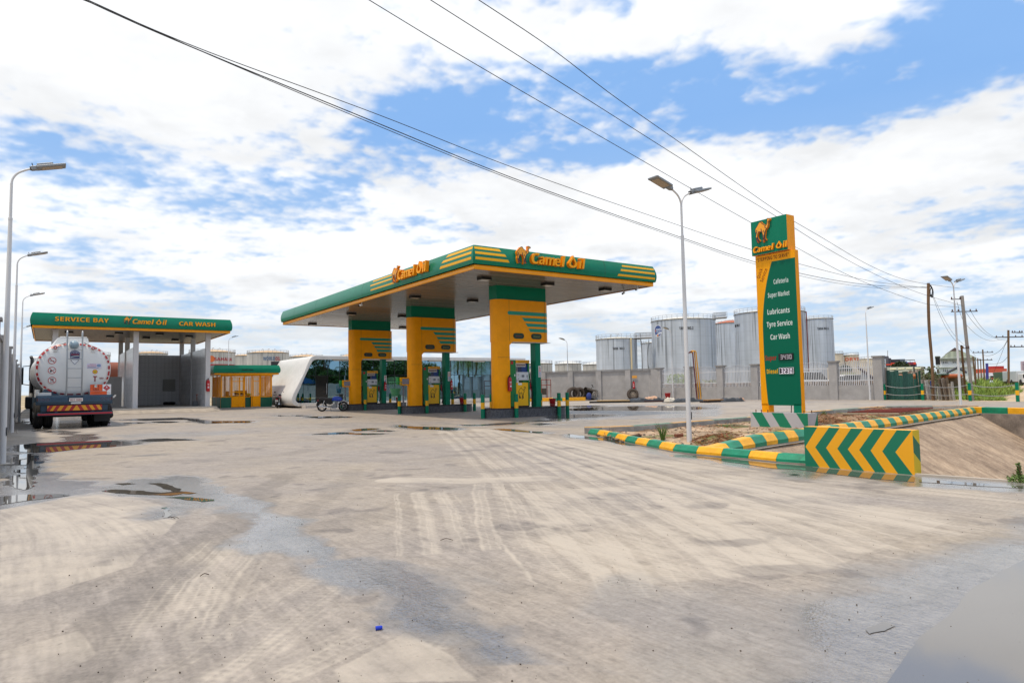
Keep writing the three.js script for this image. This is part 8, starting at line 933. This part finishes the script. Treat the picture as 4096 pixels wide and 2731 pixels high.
// ---------------------------------------------------------------- houses and works far behind
{
  const D = 0, F = facing(1065, 92, polePt), Pz = F.at, h = thing('white_house', 'white two-storey house with a green hipped roof behind the wooden poles', 'house', F.pos, F.ry), wm = mt('#eceef0', 0.8), rm = mt('#ffffff', 0.7, { map: dataTex(128, 64, (u) => { const s = 0.9 + 0.1 * Math.sin(u * 6.283 * 12); return [126 * s, 134 * s, 112 * s]; }) }), wf = mt('#3a4048', 0.2);
  const [xl, yt] = Pz(735, 385), [xr] = Pz(1400, 385), ym = Pz(735, 550)[1], yb = 0; const bxp = (name, x0, x1, y0, y1, z, d, m, par) => part(name, bx(x1 - x0, y1 - y0, d, (x0 + x1) / 2, (y0 + y1) / 2, z - d / 2), m, par ?? h);
  bxp('wall', xl, xr, yb, yt, -D, 11, wm); bxp('wall', Pz(690, 0)[0], xl, yb, yt - 0.2, -D - 2.5, 7, mt('#dfe1e4', 0.8)); bxp('floor_band', Pz(660, 0)[0], xr + 0.15, ym - 0.15, ym + 0.3, -D + 0.35, 1.2, wm);
  const E = [Pz(655, 0)[0], Pz(1432, 0)[0]], ey = Pz(1065, 390)[1], ry = Pz(1040, 225, D + 5.5)[1], R0 = Pz(985, 0, D + 5.5)[0], R1 = Pz(1095, 0, D + 5.5)[0]; { const zf = -D + 0.35, zb = -D - 12, zm = (zf + zb) / 2, v = [[E[0] + 0.6, ey, zf], [E[1], ey, zf], [E[1], ey, zb], [E[0] + 0.6, ey, zb], [R0, ry, zm], [R1, ry, zm]], f = [[0, 1, 5], [0, 5, 4], [1, 2, 5], [2, 3, 4], [2, 4, 5], [3, 0, 4]], g = new THREE.BufferGeometry(); g.setAttribute('position', new THREE.Float32BufferAttribute(f.flat().flatMap((i) => v[i]), 3)); g.setAttribute('uv', new THREE.Float32BufferAttribute(f.flat().flatMap((i) => [v[i][0] * 0.12, v[i][1] * 0.12]), 2)); g.computeVertexNormals(); part('roof', g, rm, h); part('eave', bx(E[1] - E[0] - 0.6, 0.22, 12.9, (E[0] + E[1]) / 2 + 0.3, ey - 0.11, zm), mt('#7d8478', 0.7), h); part('gablet', ex([[-1.3, 0], [1.3, 0], [0, 1.0]], 0.2).translate((R0 + R1) / 2, ry - 0.75, zm + 1.0), mt('#5a4a48', 0.8), h); }
  bxp('side_roof', Pz(640, 0)[0], Pz(735, 0)[0], Pz(700, 398)[1], Pz(700, 340)[1], -D - 3, 6, rm);
  const win = (x0, x1, y0, y1, n) => { const a = Pz(x0, y1), b = Pz(x1, y0), w = part('window', bx(b[0] - a[0], b[1] - a[1], 0.1, (a[0] + b[0]) / 2, (a[1] + b[1]) / 2, -D + 0.01), wf, h); const fr = []; for (let i = 0; i <= n; i++) fr.push(bx(0.09, b[1] - a[1], 0.06, mixn(a[0], b[0], i / n), (a[1] + b[1]) / 2, -D + 0.08)); for (const t of [0, 0.66, 1]) fr.push(bx(b[0] - a[0], 0.09, 0.06, (a[0] + b[0]) / 2, mixn(a[1], b[1], t), -D + 0.085)); part('frame', fr, M.whitePaint, w); };
  win(820, 915, 415, 498, 3); win(1005, 1070, 410, 490, 2); win(1165, 1250, 405, 487, 3); win(825, 920, 575, 652, 3); win(1168, 1240, 560, 640, 2); for (const [y0, y1] of [[440, 540], [590, 680]]) { const a = Pz(705, y1), b = Pz(735, y0); part('door', bx(b[0] - a[0], b[1] - a[1], 0.1, (a[0] + b[0]) / 2, (a[1] + b[1]) / 2, -D - 2.4), mt('#4a2a26', 0.6), h); }
  const rl = []; for (let i = 0; i < 9; i++) { const x = mixn(Pz(665, 0)[0], Pz(740, 0)[0], i / 8); rl.push(rod([x, ym + 0.3, -D + 0.4], [x, ym + 1.3, -D + 0.4], 0.04, 4)); } rl.push(rod([Pz(665, 0)[0], ym + 1.3, -D + 0.4], [Pz(740, 0)[0], ym + 1.3, -D + 0.4], 0.05, 4)); part('railing', rl, M.dark, h);
  { const x0 = Pz(850, 0, -6)[0], x1 = Pz(1240, 0, -6)[0], xm = Pz(1065, 0, -6)[0], y0 = Pz(1065, 670, -6)[1], y1 = Pz(1065, 568, -6)[1]; const an = thing('white_annexe', 'small white gabled annexe in front of the white house', 'house', F.pos, F.ry); part('wall', ex([[x0 + 0.6, 0], [x1 - 0.6, 0], [x1 - 0.6, y0 + 0.3], [xm, y1 - 0.1], [x0 + 0.6, y0 + 0.3]], 4).translate(0, 0, 2), wm, an); for (const [a, b] of [[[x0, y0], [xm, y1]], [[xm, y1], [x1, y0]]]) part('roof', rod([a[0], a[1], 6.05], [b[0], b[1], 6.05], 0.14, 4), mt('#50505c', 0.7), an); part('roof', ex([[x0, y0], [xm, y1], [x1, y0], [x1, y0 + 0.12], [xm, y1 + 0.14], [x0, y0 + 0.12]], 4.2).translate(0, 0, 1.9), mt('#5c5c66', 0.7), an); }
}
const sPt = (x, y, d) => { const X = 3300 + x * 0.21259, Y = 1380 + y * 0.21259; return polePt((X - 3600) / 0.21088, (Y - 1350) / 0.21088, d); };
{
  const F = facing(1450, 66, sPt), sP = F.at, b = thing('long_shed', 'long low shed with a grey-green roof and pale skylights behind the green sheets', 'building', F.pos, F.ry), z0 = 0, a = sP(1050, 525, z0), c = sP(1860, 505, z0), t0 = sP(1215, 415, z0 + 7), t1 = sP(1850, 398, z0 + 7), rm = mt('#ffffff', 0.7, { map: dataTex(256, 32, (u) => { const s = 0.92 + 0.08 * Math.sin(u * 6.283 * 32); return [138 * s, 140 * s, 118 * s]; }) }); rm.map.repeat.set(6, 1);
  const Q = [[a[0], a[1], a[2]], [c[0], c[1], c[2]], t1, [a[0] + 0.6, t0[1], t0[2]]], g = new THREE.BufferGeometry(); g.setAttribute('position', new THREE.Float32BufferAttribute([Q[0], Q[1], Q[2], Q[0], Q[2], Q[3]].flat(), 3)); g.setAttribute('uv', new THREE.Float32BufferAttribute([0, 0, 1, 0, 1, 1, 0, 0, 1, 1, 0, 1], 2)); g.computeVertexNormals(); rm.side = THREE.DoubleSide; part('roof', g, rm, b); part('wall', bx(c[0] - a[0], c[1], 0.2, (a[0] + c[0]) / 2, c[1] / 2, -z0 - 0.5), mt('#c3c1bd', 0.8), b); part('wall', bx(c[0] - a[0] - 0.4, t1[1], 0.2, (a[0] + c[0]) / 2, t1[1] / 2, -z0 - 7.2), mt('#c3c1bd', 0.8), b);
  for (const x of [1293, 1445, 1597, 1750]) { const p = sP(x, 452, z0 + 3.6); const sk = part('skylight', bx(0.55, 0.03, 0.9), mt('#e3d9a4', 0.4), b); sk.position.set(p[0], mixn(Q[0][1], Q[3][1], 0.52) + 0.08, -z0 - 3.6); sk.rotation.x = Math.atan2(t1[1] - c[1], 7); }
  part('gable', ex([[0, 0], [7, 0], [7, t1[1] - 0.1], [0, c[1] - 0.1]], 0.15).rotateY(Math.PI / 2).translate(c[0] - 0.1, 0, -z0), mt('#7a4a3c', 0.8), b); for (let i = 0; i < 9; i++) part('window', bx(0.5, 0.5, 0.05, mixn(a[0] + 0.6, c[0] - 0.6, i / 8), c[1] - 0.5, -z0 - 0.38), mt('#3a3f48', 0.3), b); const pp = sP(1683, 405, z0 - 0.5); part('vent_pipe', rod([pp[0], 0, pp[2]], pp, 0.06), M.dark, b);
}
{
  const d = 0, F = facing(1385, 140, sPt), sP = F.at, b = thing('works_building', 'dark modern works building with an orange-red sign band beyond the green fence', 'building', F.pos, F.ry), dk = mt('#41434d', 0.5); const Bx = (name, x0, x1, y0, y1, dd, m, dep = 8) => { const a = sP(x0, y1, dd), c = sP(x1, y0, dd); return part(name, bx(c[0] - a[0], c[1] - a[1], dep, (a[0] + c[0]) / 2, (a[1] + c[1]) / 2, -dd - dep / 2), m, b); };
  Bx('block', 1030, 1200, 205, 540, d, mt('#5a5d66', 0.5), 14); Bx('block', 1040, 1145, 268, 540, d - 0.6, dk, 4); Bx('block', 1140, 1250, 245, 540, d + 1, mt('#4a4c56', 0.5)); Bx('block', 1245, 1515, 262, 540, d + 2, mt('#363840', 0.5), 10); Bx('upper_floor', 1420, 1515, 270, 320, d + 1.8, mt('#55606a', 0.4), 2); const bd = Bx('sign_band', 1250, 1722, 318, 378, d - 1, mt('#c8412c', 0.5), 0.6); Bx('sign_band', 1160, 1400, 350, 380, d - 0.8, mt('#cc4630', 0.5), 0.6); Bx('lower_wall', 1240, 1725, 372, 540, d - 0.4, mt('#8d949c', 0.6), 6); Bx('roof_frame', 1515, 1705, 272, 278, d + 2, M.dark, 6); for (const x of [1610, 1700]) Bx('post', x - 2, x + 2, 275, 320, d + 2, M.dark, 0.2);
  const L0 = sP(1562, 360, d - 1); letters('TOGGL', 0.42, 0.05, 1.1, b, L0[0], L0[1], L0[2] + 0.05, 0, { mats: mt('#38306a', 0.5) }); part('sign_mark', cy(0.35, 0.35, 0.2, ...sP(1535, 330, d - 1.1), 4, 'z'), mt('#4a4a9a', 0.5), b); for (let i = 0; i < 4; i++) for (const y of [312, 398]) { const p = sP(1062 + i * 22, y, d - 0.7); part('window', bx(0.55, 1.1, 0.1, p[0], p[1], p[2]), mt('#a9b3bd', 0.3), b); } for (let i = 0; i < 8; i++) { const p = sP(1568 + i * 18, 388, d - 0.5); part('window', bx(0.8, 0.9, 0.1, p[0], p[1], p[2]), mt('#2f4f7a', 0.3), b); } const an = sP(1185, 90, d), an0 = sP(1185, 210, d); part('antenna', rod([an0[0], an0[1], -d - 3], [an[0], an[1], -d - 3], 0.06), M.greyPlain, b);
}
{ const d = 0, F = facing(450, 150, sPt), sP = F.at, t = thing('works_office', 'cream office wall with dark green arched windows behind the end of the fence', 'building', F.pos, F.ry); const Bx = (name, x0, x1, y0, y1, dd, m, dep = 4) => { const a = sP(x0, y1, dd), c = sP(x1, y0, dd); return part(name, bx(c[0] - a[0], c[1] - a[1], dep, (a[0] + c[0]) / 2, (a[1] + c[1]) / 2, -dd - dep / 2), m, t); }; Bx('wall', 60, 860, 400, 700, d, mt('#c9c0b0', 0.8)); for (const x of [200, 360, 425]) { const a = sP(x, 485, d - 0.1); part('window', ex([[-1.0, 0], [1.0, 0], [1.0, 0.75], [0, 1.25], [-1.0, 0.75]], 0.2).translate(...a), mt('#1f3f3c', 0.3), t); } const g = Bx('lean_to_roof', 320, 590, 515, 590, d - 4, mt('#9a9c7c', 0.7), 0.4); Bx('porch', 300, 620, 590, 640, d - 5, mt('#d3d0cc', 0.7), 1);
  const G2 = facing(745, 75, sPt), s = thing('grey_tin_shed', 'leaning grey corrugated shed seen through the last fence bars', 'shed', G2.pos, G2.ry); const a = G2.at(660, 640), c = G2.at(830, 420); part('wall', ex([[a[0], 0], [c[0], 0], [c[0] + 0.5, c[1] - 1.4], [a[0] + 0.2, c[1]]], 3).translate(0, 0, -3), mt('#8d929a', 0.6), s); part('roof', rod([a[0] - 0.2, c[1] + 0.1, 0], [c[0] + 0.9, c[1] - 1.6, 0], 0.14, 4), mt('#4a4048', 0.7), s); }
/*F*/function facing(xc, d, conv) { const c = conv(xc, 0, d), r = Math.hypot(c[0], c[2]), ry = Math.atan2(-c[0], -c[2]), cs = Math.cos(ry), sn = Math.sin(ry); return { pos: [c[0], 0, c[2]], ry, at: (x, y, off = 0) => { const q = conv(x, y, d), k = (r + off) / ((q[0] * c[0] + q[2] * c[2]) / r), wx = q[0] * k - c[0], wz = q[2] * k - c[2]; return [wx * cs - wz * sn, 1.3 + (q[1] - 1.3) * k, -off]; } }; }
function makeCar(label, p, turn, c) { const t = thing('parked_car', label, 'car', p, turn); part('body', [ex([[-2.1, 0.45], [-2.1, 0.95], [-1.6, 1.05], [1.1, 1.02], [2.05, 0.9], [2.1, 0.45]], 1.6, 0.06).translate(0, 0, -0.8)], mt(c, 0.3), t); part('cabin', ex([[-1.9, 1.03], [-1.6, 1.7], [0.4, 1.72], [1.1, 1.03]], 1.45, 0.05).translate(0, 0, -0.72), mt('#20262c', 0.1), t); part('roof', ex([[-1.65, 1.68], [-1.55, 1.78], [0.35, 1.78], [0.5, 1.68]], 1.4, 0.04).translate(0, 0, -0.7), mt(c, 0.3), t); for (const x of [-1.35, 1.35]) for (const z of [-0.78, 0.78]) part('wheel', cy(0.34, 0.34, 0.22, x, 0.34, z, 20, 'z'), M.rubber, t); for (const z of [-0.6, 0.6]) part('headlight', bx(0.06, 0.14, 0.3, 2.12, 0.8, z), M.chrome, t); return t; }
makeCar('white car parked behind the fence beside the price sign', [26.2, 0.35, -59.5], 0.3, '#d9d9d9'); makeCar('white car half hidden behind the bar fence near its right end', [...sPt(560, 640, 78).slice(0, 1), 0.2, -78], 0.1, '#e2e2e2');
{ const f = thing('flower_bush', 'dark reddish bush growing by the shack beside the concrete pole', 'shrub', [27.4, 0, -44.5]); part('stem', rod([0, 0, 0], [0, 1, 0], 0.04), M.brown, f); part('foliage', leafGeo(700, (r) => { const a = r() * 6.28, d = Math.sqrt(r()) * 0.7; return [V(Math.cos(a) * d, r() * 2.1, Math.sin(a) * d), 1]; }, 0.14, 6), leafMat('#55663a'), f); }
// far yard at the right
{
  const wl = one('far_yard_wall', 'long grey wall far off behind the dirt road', 'wall', (() => { const a = polePt(1800, 800, 150, 0), b = polePt(2070, 800, 150, 0), y = polePt(1800, 695, 150)[1]; return [bx(b[0] - a[0], y, 0.3, (a[0] + b[0]) / 2, y / 2, -150), bx(0.5, y, 0.5, a[0] + (b[0] - a[0]) * 0.2, y / 2, -149.8), bx(0.5, y, 0.5, a[0] + (b[0] - a[0]) * 0.6, y / 2, -149.8)]; })(), M.greyPlain);
  const a = polePt(1590, 665, 190), b = polePt(2045, 665, 190), hh = polePt(0, 642, 190)[1]; const sh = thing('far_red_canopy', 'low far building with an orange-red roof edge at the end of the road', 'building', [0, 0, 0]); part('roof_edge', bx(b[0] - a[0], hh - a[1] + 0.6, 8, (a[0] + b[0]) / 2, (hh + a[1]) / 2, -194), mt('#c2553c', 0.6), sh); part('wall', bx(b[0] - a[0] - 2, a[1], 6, (a[0] + b[0]) / 2, a[1] / 2, -195), mt('#6a6468', 0.8), sh); const bb = polePt(1975, 625, 190); part('red_box', bx(2.6, 2.6, 3, bb[0], bb[1], -193), mt('#a8322c', 0.6), sh);
  const lorry = (label, x0, x1, y0, y1, d, c, cargo) => { const p0 = polePt(x0, y1, d, 0), p1 = polePt(x1, y0, d), w = Math.abs(p1[0] - p0[0]), h = p1[1], t = thing('far_lorry', label, 'lorry', [(p0[0] + p1[0]) / 2, 0, -d], -0.35); part('cab', bx(w * 0.9, h * 0.62, 2.2, 0, h * 0.5, 0, 0.15), mt(c, 0.4), t); part('windscreen', bx(w * 0.78, h * 0.24, 0.05, 0, h * 0.62, 1.1), mt('#1c2226', 0.1), t); part('bumper', bx(w * 0.92, h * 0.14, 0.3, 0, h * 0.16, 1.1, 0.05), M.dark, t); part('cargo', bx(w, h * 0.72, 7, 0, h * 0.62, -5, 0.1), mt(cargo, 0.6), t); for (const x of [-0.38, 0.38]) { part('headlight', bx(0.35, 0.2, 0.06, x * w * 0.8, h * 0.26, 1.22), M.whitePaint, t); for (const z of [0.2, -4, -6]) part('wheel', cy(0.52, 0.52, 0.35, x * w, 0.52, z, 16, 'x'), M.rubber, t); } };
  lorry('dark green lorry parked by the wall at the far right', 2100, 2255, 638, 800, 118, '#27432f', '#3a5a40'); lorry('white lorry parked at the far end of the grass strip', 1690, 1810, 662, 800, 135, '#d6d8dc', '#c9ccd2'); lorry('white and grey lorry cut off by the right edge of the picture', 2300, 2420, 620, 800, 112, '#d0d2d4', '#bfc4c6');
}
{ // dirt road and grass strip
  const g0 = [polePt(1345, 1190, 40, 0), [27.6, 0, -40.2]]; const road = sheet('dirt_road', [[29.0, -37.5], [29.3, -41], [33, -46], [40, -54], [48, -64], [56, -76], [70, -96], [110, -150], [150, -150], [70, -70], [44, -40], [33, -33]], 0.008, mt('#ffffff', 0.95, { map: (() => { const t = dataTex(512, 512, (u, v) => { const f = fbm(u * 12, v * 12, 5) - 0.5, q = vn(u * 120, v * 120) - 0.5; return [186 + f * 70 + q * 26, 162 + f * 66 + q * 24, 132 + f * 58 + q * 20]; }); return t; })() }), [29, -150, 79, -100]);
  const r = rng(99), n = 26000, bl = new THREE.InstancedMesh((() => { const g = new THREE.BufferGeometry(); g.setAttribute('position', new THREE.Float32BufferAttribute([-0.02, 0, 0, 0.02, 0, 0, 0.012, 0.5, 0.05, -0.02, 0, 0, 0.012, 0.5, 0.05, -0.01, 0.5, 0.05, -0.01, 0.5, 0.05, 0.012, 0.5, 0.05, 0.0, 1, 0.25], 3)); g.computeVertexNormals(); return g; })(), mt('#6d8a3e', 0.8, { side: THREE.DoubleSide }), n), m4 = new THREE.Matrix4(), q = new THREE.Quaternion(); bl.name = 'tall_grass';
  const strip = [[27.6, -40.6], [28.6, -39.4], [29.6, -41], [33, -46], [40, -54], [48, -64], [55, -76], [66, -95], [90, -125], [84, -128], [58, -106], [44, -80], [34, -60], [28.4, -46]]; for (let i = 0; i < n; i++) { let x, z; do { const t = Math.pow(r(), 1.7); z = -39.4 - t * 88; x = 27.5 + r() * 64; } while (!inside([x, z], strip)); const big = ss(0.42, 0.6, fbm(x * 0.5, z * 0.5, 3)), dd = (-z - 38) / 60, h = (0.16 + 0.5 * big) * (0.7 + r() * 0.6) * (1 + 0.6 * dd); q.setFromEuler(new THREE.Euler((r() - 0.5) * 0.7, r() * 6.28, (r() - 0.5) * 0.7)); const w = 1 + dd * 4; m4.compose(V(x, 0, z), q, V(w, h, w)); bl.setMatrixAt(i, m4); const k = 0.7 + r() * 0.7; bl.setColorAt(i, new THREE.Color().setRGB(k * (0.9 + r() * 0.5), k, k * 0.8)); } scene.add(bl); bl.userData = { label: 'rough tall green grass growing along the dirt road beyond the chain', category: 'grass', kind: 'stuff' };
}
// ---------------------------------------------------------------- trees: a rounded dark one beyond the shed, and those across the road that the shop glass mirrors
function makeTree(label, p, h, w, seed, c, o = {}) {
  const t = thing(o.palm ? 'palm_tree' : 'tree', label, o.palm ? 'palm' : 'tree', p), r = rng(seed);
  if (o.palm) { part('trunk', tb([[0, 0, 0], [w * 0.05, h * 0.4, 0], [w * 0.12, h * 0.9, 0.1]], 0.16, 20, 8), M.brown, t); const pos = [], nor = [], col = []; for (let f = 0; f < 22; f++) { const a = f * 2.4, up = 0.9 - (f / 22) * 1.4, L = w * 0.5 * (0.8 + r() * 0.4); const at = (s) => V(w * 0.12 + Math.cos(a) * L * s, h * 0.9 + L * (up * s - 0.9 * s * s), 0.1 + Math.sin(a) * L * s); for (let i = 1; i < 26; i++) { const s = i / 26, q = at(s), tg = at(Math.min(1, s + 0.04)).sub(q).normalize(), sd = V(-Math.sin(a), 0, Math.cos(a)); for (const e of [-1, 1]) { const l = L * 0.28 * Math.sin(Math.PI * (0.15 + s * 0.8)), tip = q.clone().addScaledVector(sd, e * l).addScaledVector(tg, l * 0.5).add(V(0, -l * 0.4, 0)), wd = tg.clone().multiplyScalar(0.07); for (const v of [q, q.clone().add(wd), tip]) { pos.push(v.x, v.y, v.z); nor.push(0, 0, 0); const k = 0.7 + r() * 0.5; col.push(k, k, k * 0.8); } } } } const g = new THREE.BufferGeometry(); g.setAttribute('position', new THREE.Float32BufferAttribute(pos, 3)); g.setAttribute('normal', new THREE.Float32BufferAttribute(nor, 3)); g.setAttribute('color', new THREE.Float32BufferAttribute(col, 3)); g.computeVertexNormals(); part('crown', g, leafMat(c), t); return t; }
  const cl0 = []; const nb = o.blobs ?? 16; for (let i = 0; i < nb; i++) { const a = r() * 6.28, y = h * ((o.low ?? 0.3) + (0.95 - (o.low ?? 0.3)) * r()), k = Math.sin(Math.PI * cl((y / h - (o.low ?? 0.3)) / (1.02 - (o.low ?? 0.3)) * 0.85 + 0.12)), d = Math.sqrt(r()) * w * 0.5 * k; cl0.push([Math.cos(a) * d, y, Math.sin(a) * d, w * (0.10 + r() * 0.10)]); }
  const br = [rod([0, 0, 0], [0.1, h * 0.45, 0], 0.03 * h, 8, 0.018 * h)]; for (const [x, y, z] of cl0.slice(0, 12)) br.push(rod([0.05, h * (0.2 + 0.2 * r()), 0], [x, y, z], 0.011 * h, 5, 0.004 * h)); part('trunk', br, M.brown, t); part('crown', leafGeo(o.n ?? 5000, (q) => { const [x, y, z, R] = cl0[q() * cl0.length | 0], a = q() * 6.28, u = q() * 2 - 1, rr = R * Math.cbrt(0.25 + 0.75 * q()), s = Math.sqrt(1 - u * u); return [V(x + Math.cos(a) * s * rr, y + u * rr * 0.8, z + Math.sin(a) * s * rr), 1]; }, o.leaf ?? 0.34, seed + 1), leafMat(c), t); return t;
}
makeTree('broad dark rounded tree in front of the orange-red sign band', [...sPt(1420, 380, 112).slice(0, 1), 0, -112], sPt(1420, 333, 112)[1], 3.0, 5, '#3c4e2c', { blobs: 26, low: 0.45, n: 6000 }); makeTree('dark tree behind the crooked wooden pole beside the house', [...polePt(590, 640, 80).slice(0, 1), 0, -80], polePt(590, 575, 80)[1], 0.9, 9, '#42553a', { low: 0.1, leaf: 0.2, n: 2500 });
const MIR = [[[44.69,-0.06,-8.08], 11.2, 11.5, 'tall dark tree across the road mirrored at the left end of the shop glass', '#4d7030', { blobs: 26, low: 0.22, n: 9000 }], [[46.29,-0.05,-3.86], 6.5, 8, 'lower tree across the road mirrored left of the tall one', '#527536', {}], [[47.12,-0.12,-8.86], 5.2, 8, 'bushy tree across the road mirrored over the motorcycle', '#588038', {}], [[49.13,-0.21,-14.16], 7.4, 9, 'dark tree across the road mirrored behind the farthest dispenser', '#4a6c30', { blobs: 22, low: 0.2 }], [[48.08,-0.22,-17.01], 8.0, 9, 'dense tree across the road mirrored right of the farthest dispenser', '#4c6e30', { blobs: 22, low: 0.2 }], [[51.15,-0.31,-19.46], 6.6, 9, 'tree across the road mirrored beside the green gantry post', '#4e7032', { blobs: 20, low: 0.2 }], [[55.48,-0.41,-19.6], 6.4, 6, 'thin tree across the road mirrored between two gantries', '#587a3a', {}], [[51.16,-0.37,-25.12], 5.4, 8, 'low tree across the road mirrored near the middle dispenser', '#527434', {}]];
MIR.forEach(([p, h, w, l, c, o], i) => makeTree(l, [p[0], 0, p[2]], h, w, 40 + i, c, { leaf: 0.42, ...o }));
[[[49.3,-0.16,-8.98], 6.0, 5], [[44.18,0.43,-34.91], 7.5, 8], [[42.99,0.41,-37.41], 7.0, 8], [[41.6,0.41,-39.37], 7.8, 9], [[38.74,0.4,-43.09], 8.2, 10], [[39.19,0.38,-44.28], 7.8, 9]].forEach(([p, h, w], i) => makeTree(`palm mirrored in the shop glass, ${['beyond the parked motorcycle', 'left of the nearest gantry pillar', 'second left of the nearest gantry pillar', 'over the mirrored fence', 'with wide fronds behind the nearest gantry pillar', 'right of the nearest gantry pillar'][i]}`, [p[0], 0, p[2]], h, w, 60 + i, '#7d9040', { palm: 1 }));
{ const P = [[38.66,0.12,-3.48], [39.53,0.05,-8.6], [41.22,-0.04,-13.05], [43.34,-0.14,-18.61], [45.87,-0.26,-25.28], [47.98,-0.37,-30.83]], w = thing('roadside_wall', 'long pale wall across the road that the shop glass mirrors', 'wall', [0, 0, 0]); for (let i = 0; i < P.length - 1; i++) { const a = [P[i][0], P[i][2]], b = [P[i + 1][0], P[i + 1][2]], o = part('wall_panel', uvBox(bx(dist(a, b), 2.1, 0.25), 1), mWall, w); o.position.set((a[0] + b[0]) / 2, 1.05, (a[1] + b[1]) / 2); o.rotation.y = Math.atan2(-(b[1] - a[1]), b[0] - a[0]); }
  const s = [43.36,0.01,-4.61], t = thing('blue_roofed_shed', 'shed with a bright blue roof across the road that the glass mirrors', 'shed', [s[0], 0, s[2]], 0.9); part('wall', bx(6, 2.4, 3, 0, 1.2, 0), M.greyPlain, t); part('roof', ex([[-3.4, 2.4], [3.4, 2.4], [0, 3.6]], 3.6).translate(0, 0, -1.8), mt('#2a6fae', 0.5), t); const s2 = [48.44,-0.27,-20.77], t2 = thing('green_roofed_shed', 'shed with a pale green roof across the road that the glass mirrors', 'shed', [s2[0], 0, s2[2]], 0.9); part('wall', bx(8, 2.2, 3, 0, 1.1, 0), M.greyPlain, t2); part('roof', ex([[-4.6, 2.2], [4.6, 2.2], [-1.5, 3.5]], 3.6).translate(0, 0, -1.8), mt('#7fa06a', 0.5), t2); }

// ---------------------------------------------------------------- shadows, and the picture
scene.traverse((o) => { if (o.isMesh) { o.castShadow = true; o.receiveShadow = true; } });
scene.environmentIntensity = 1;
renderer.render(scene, camera);
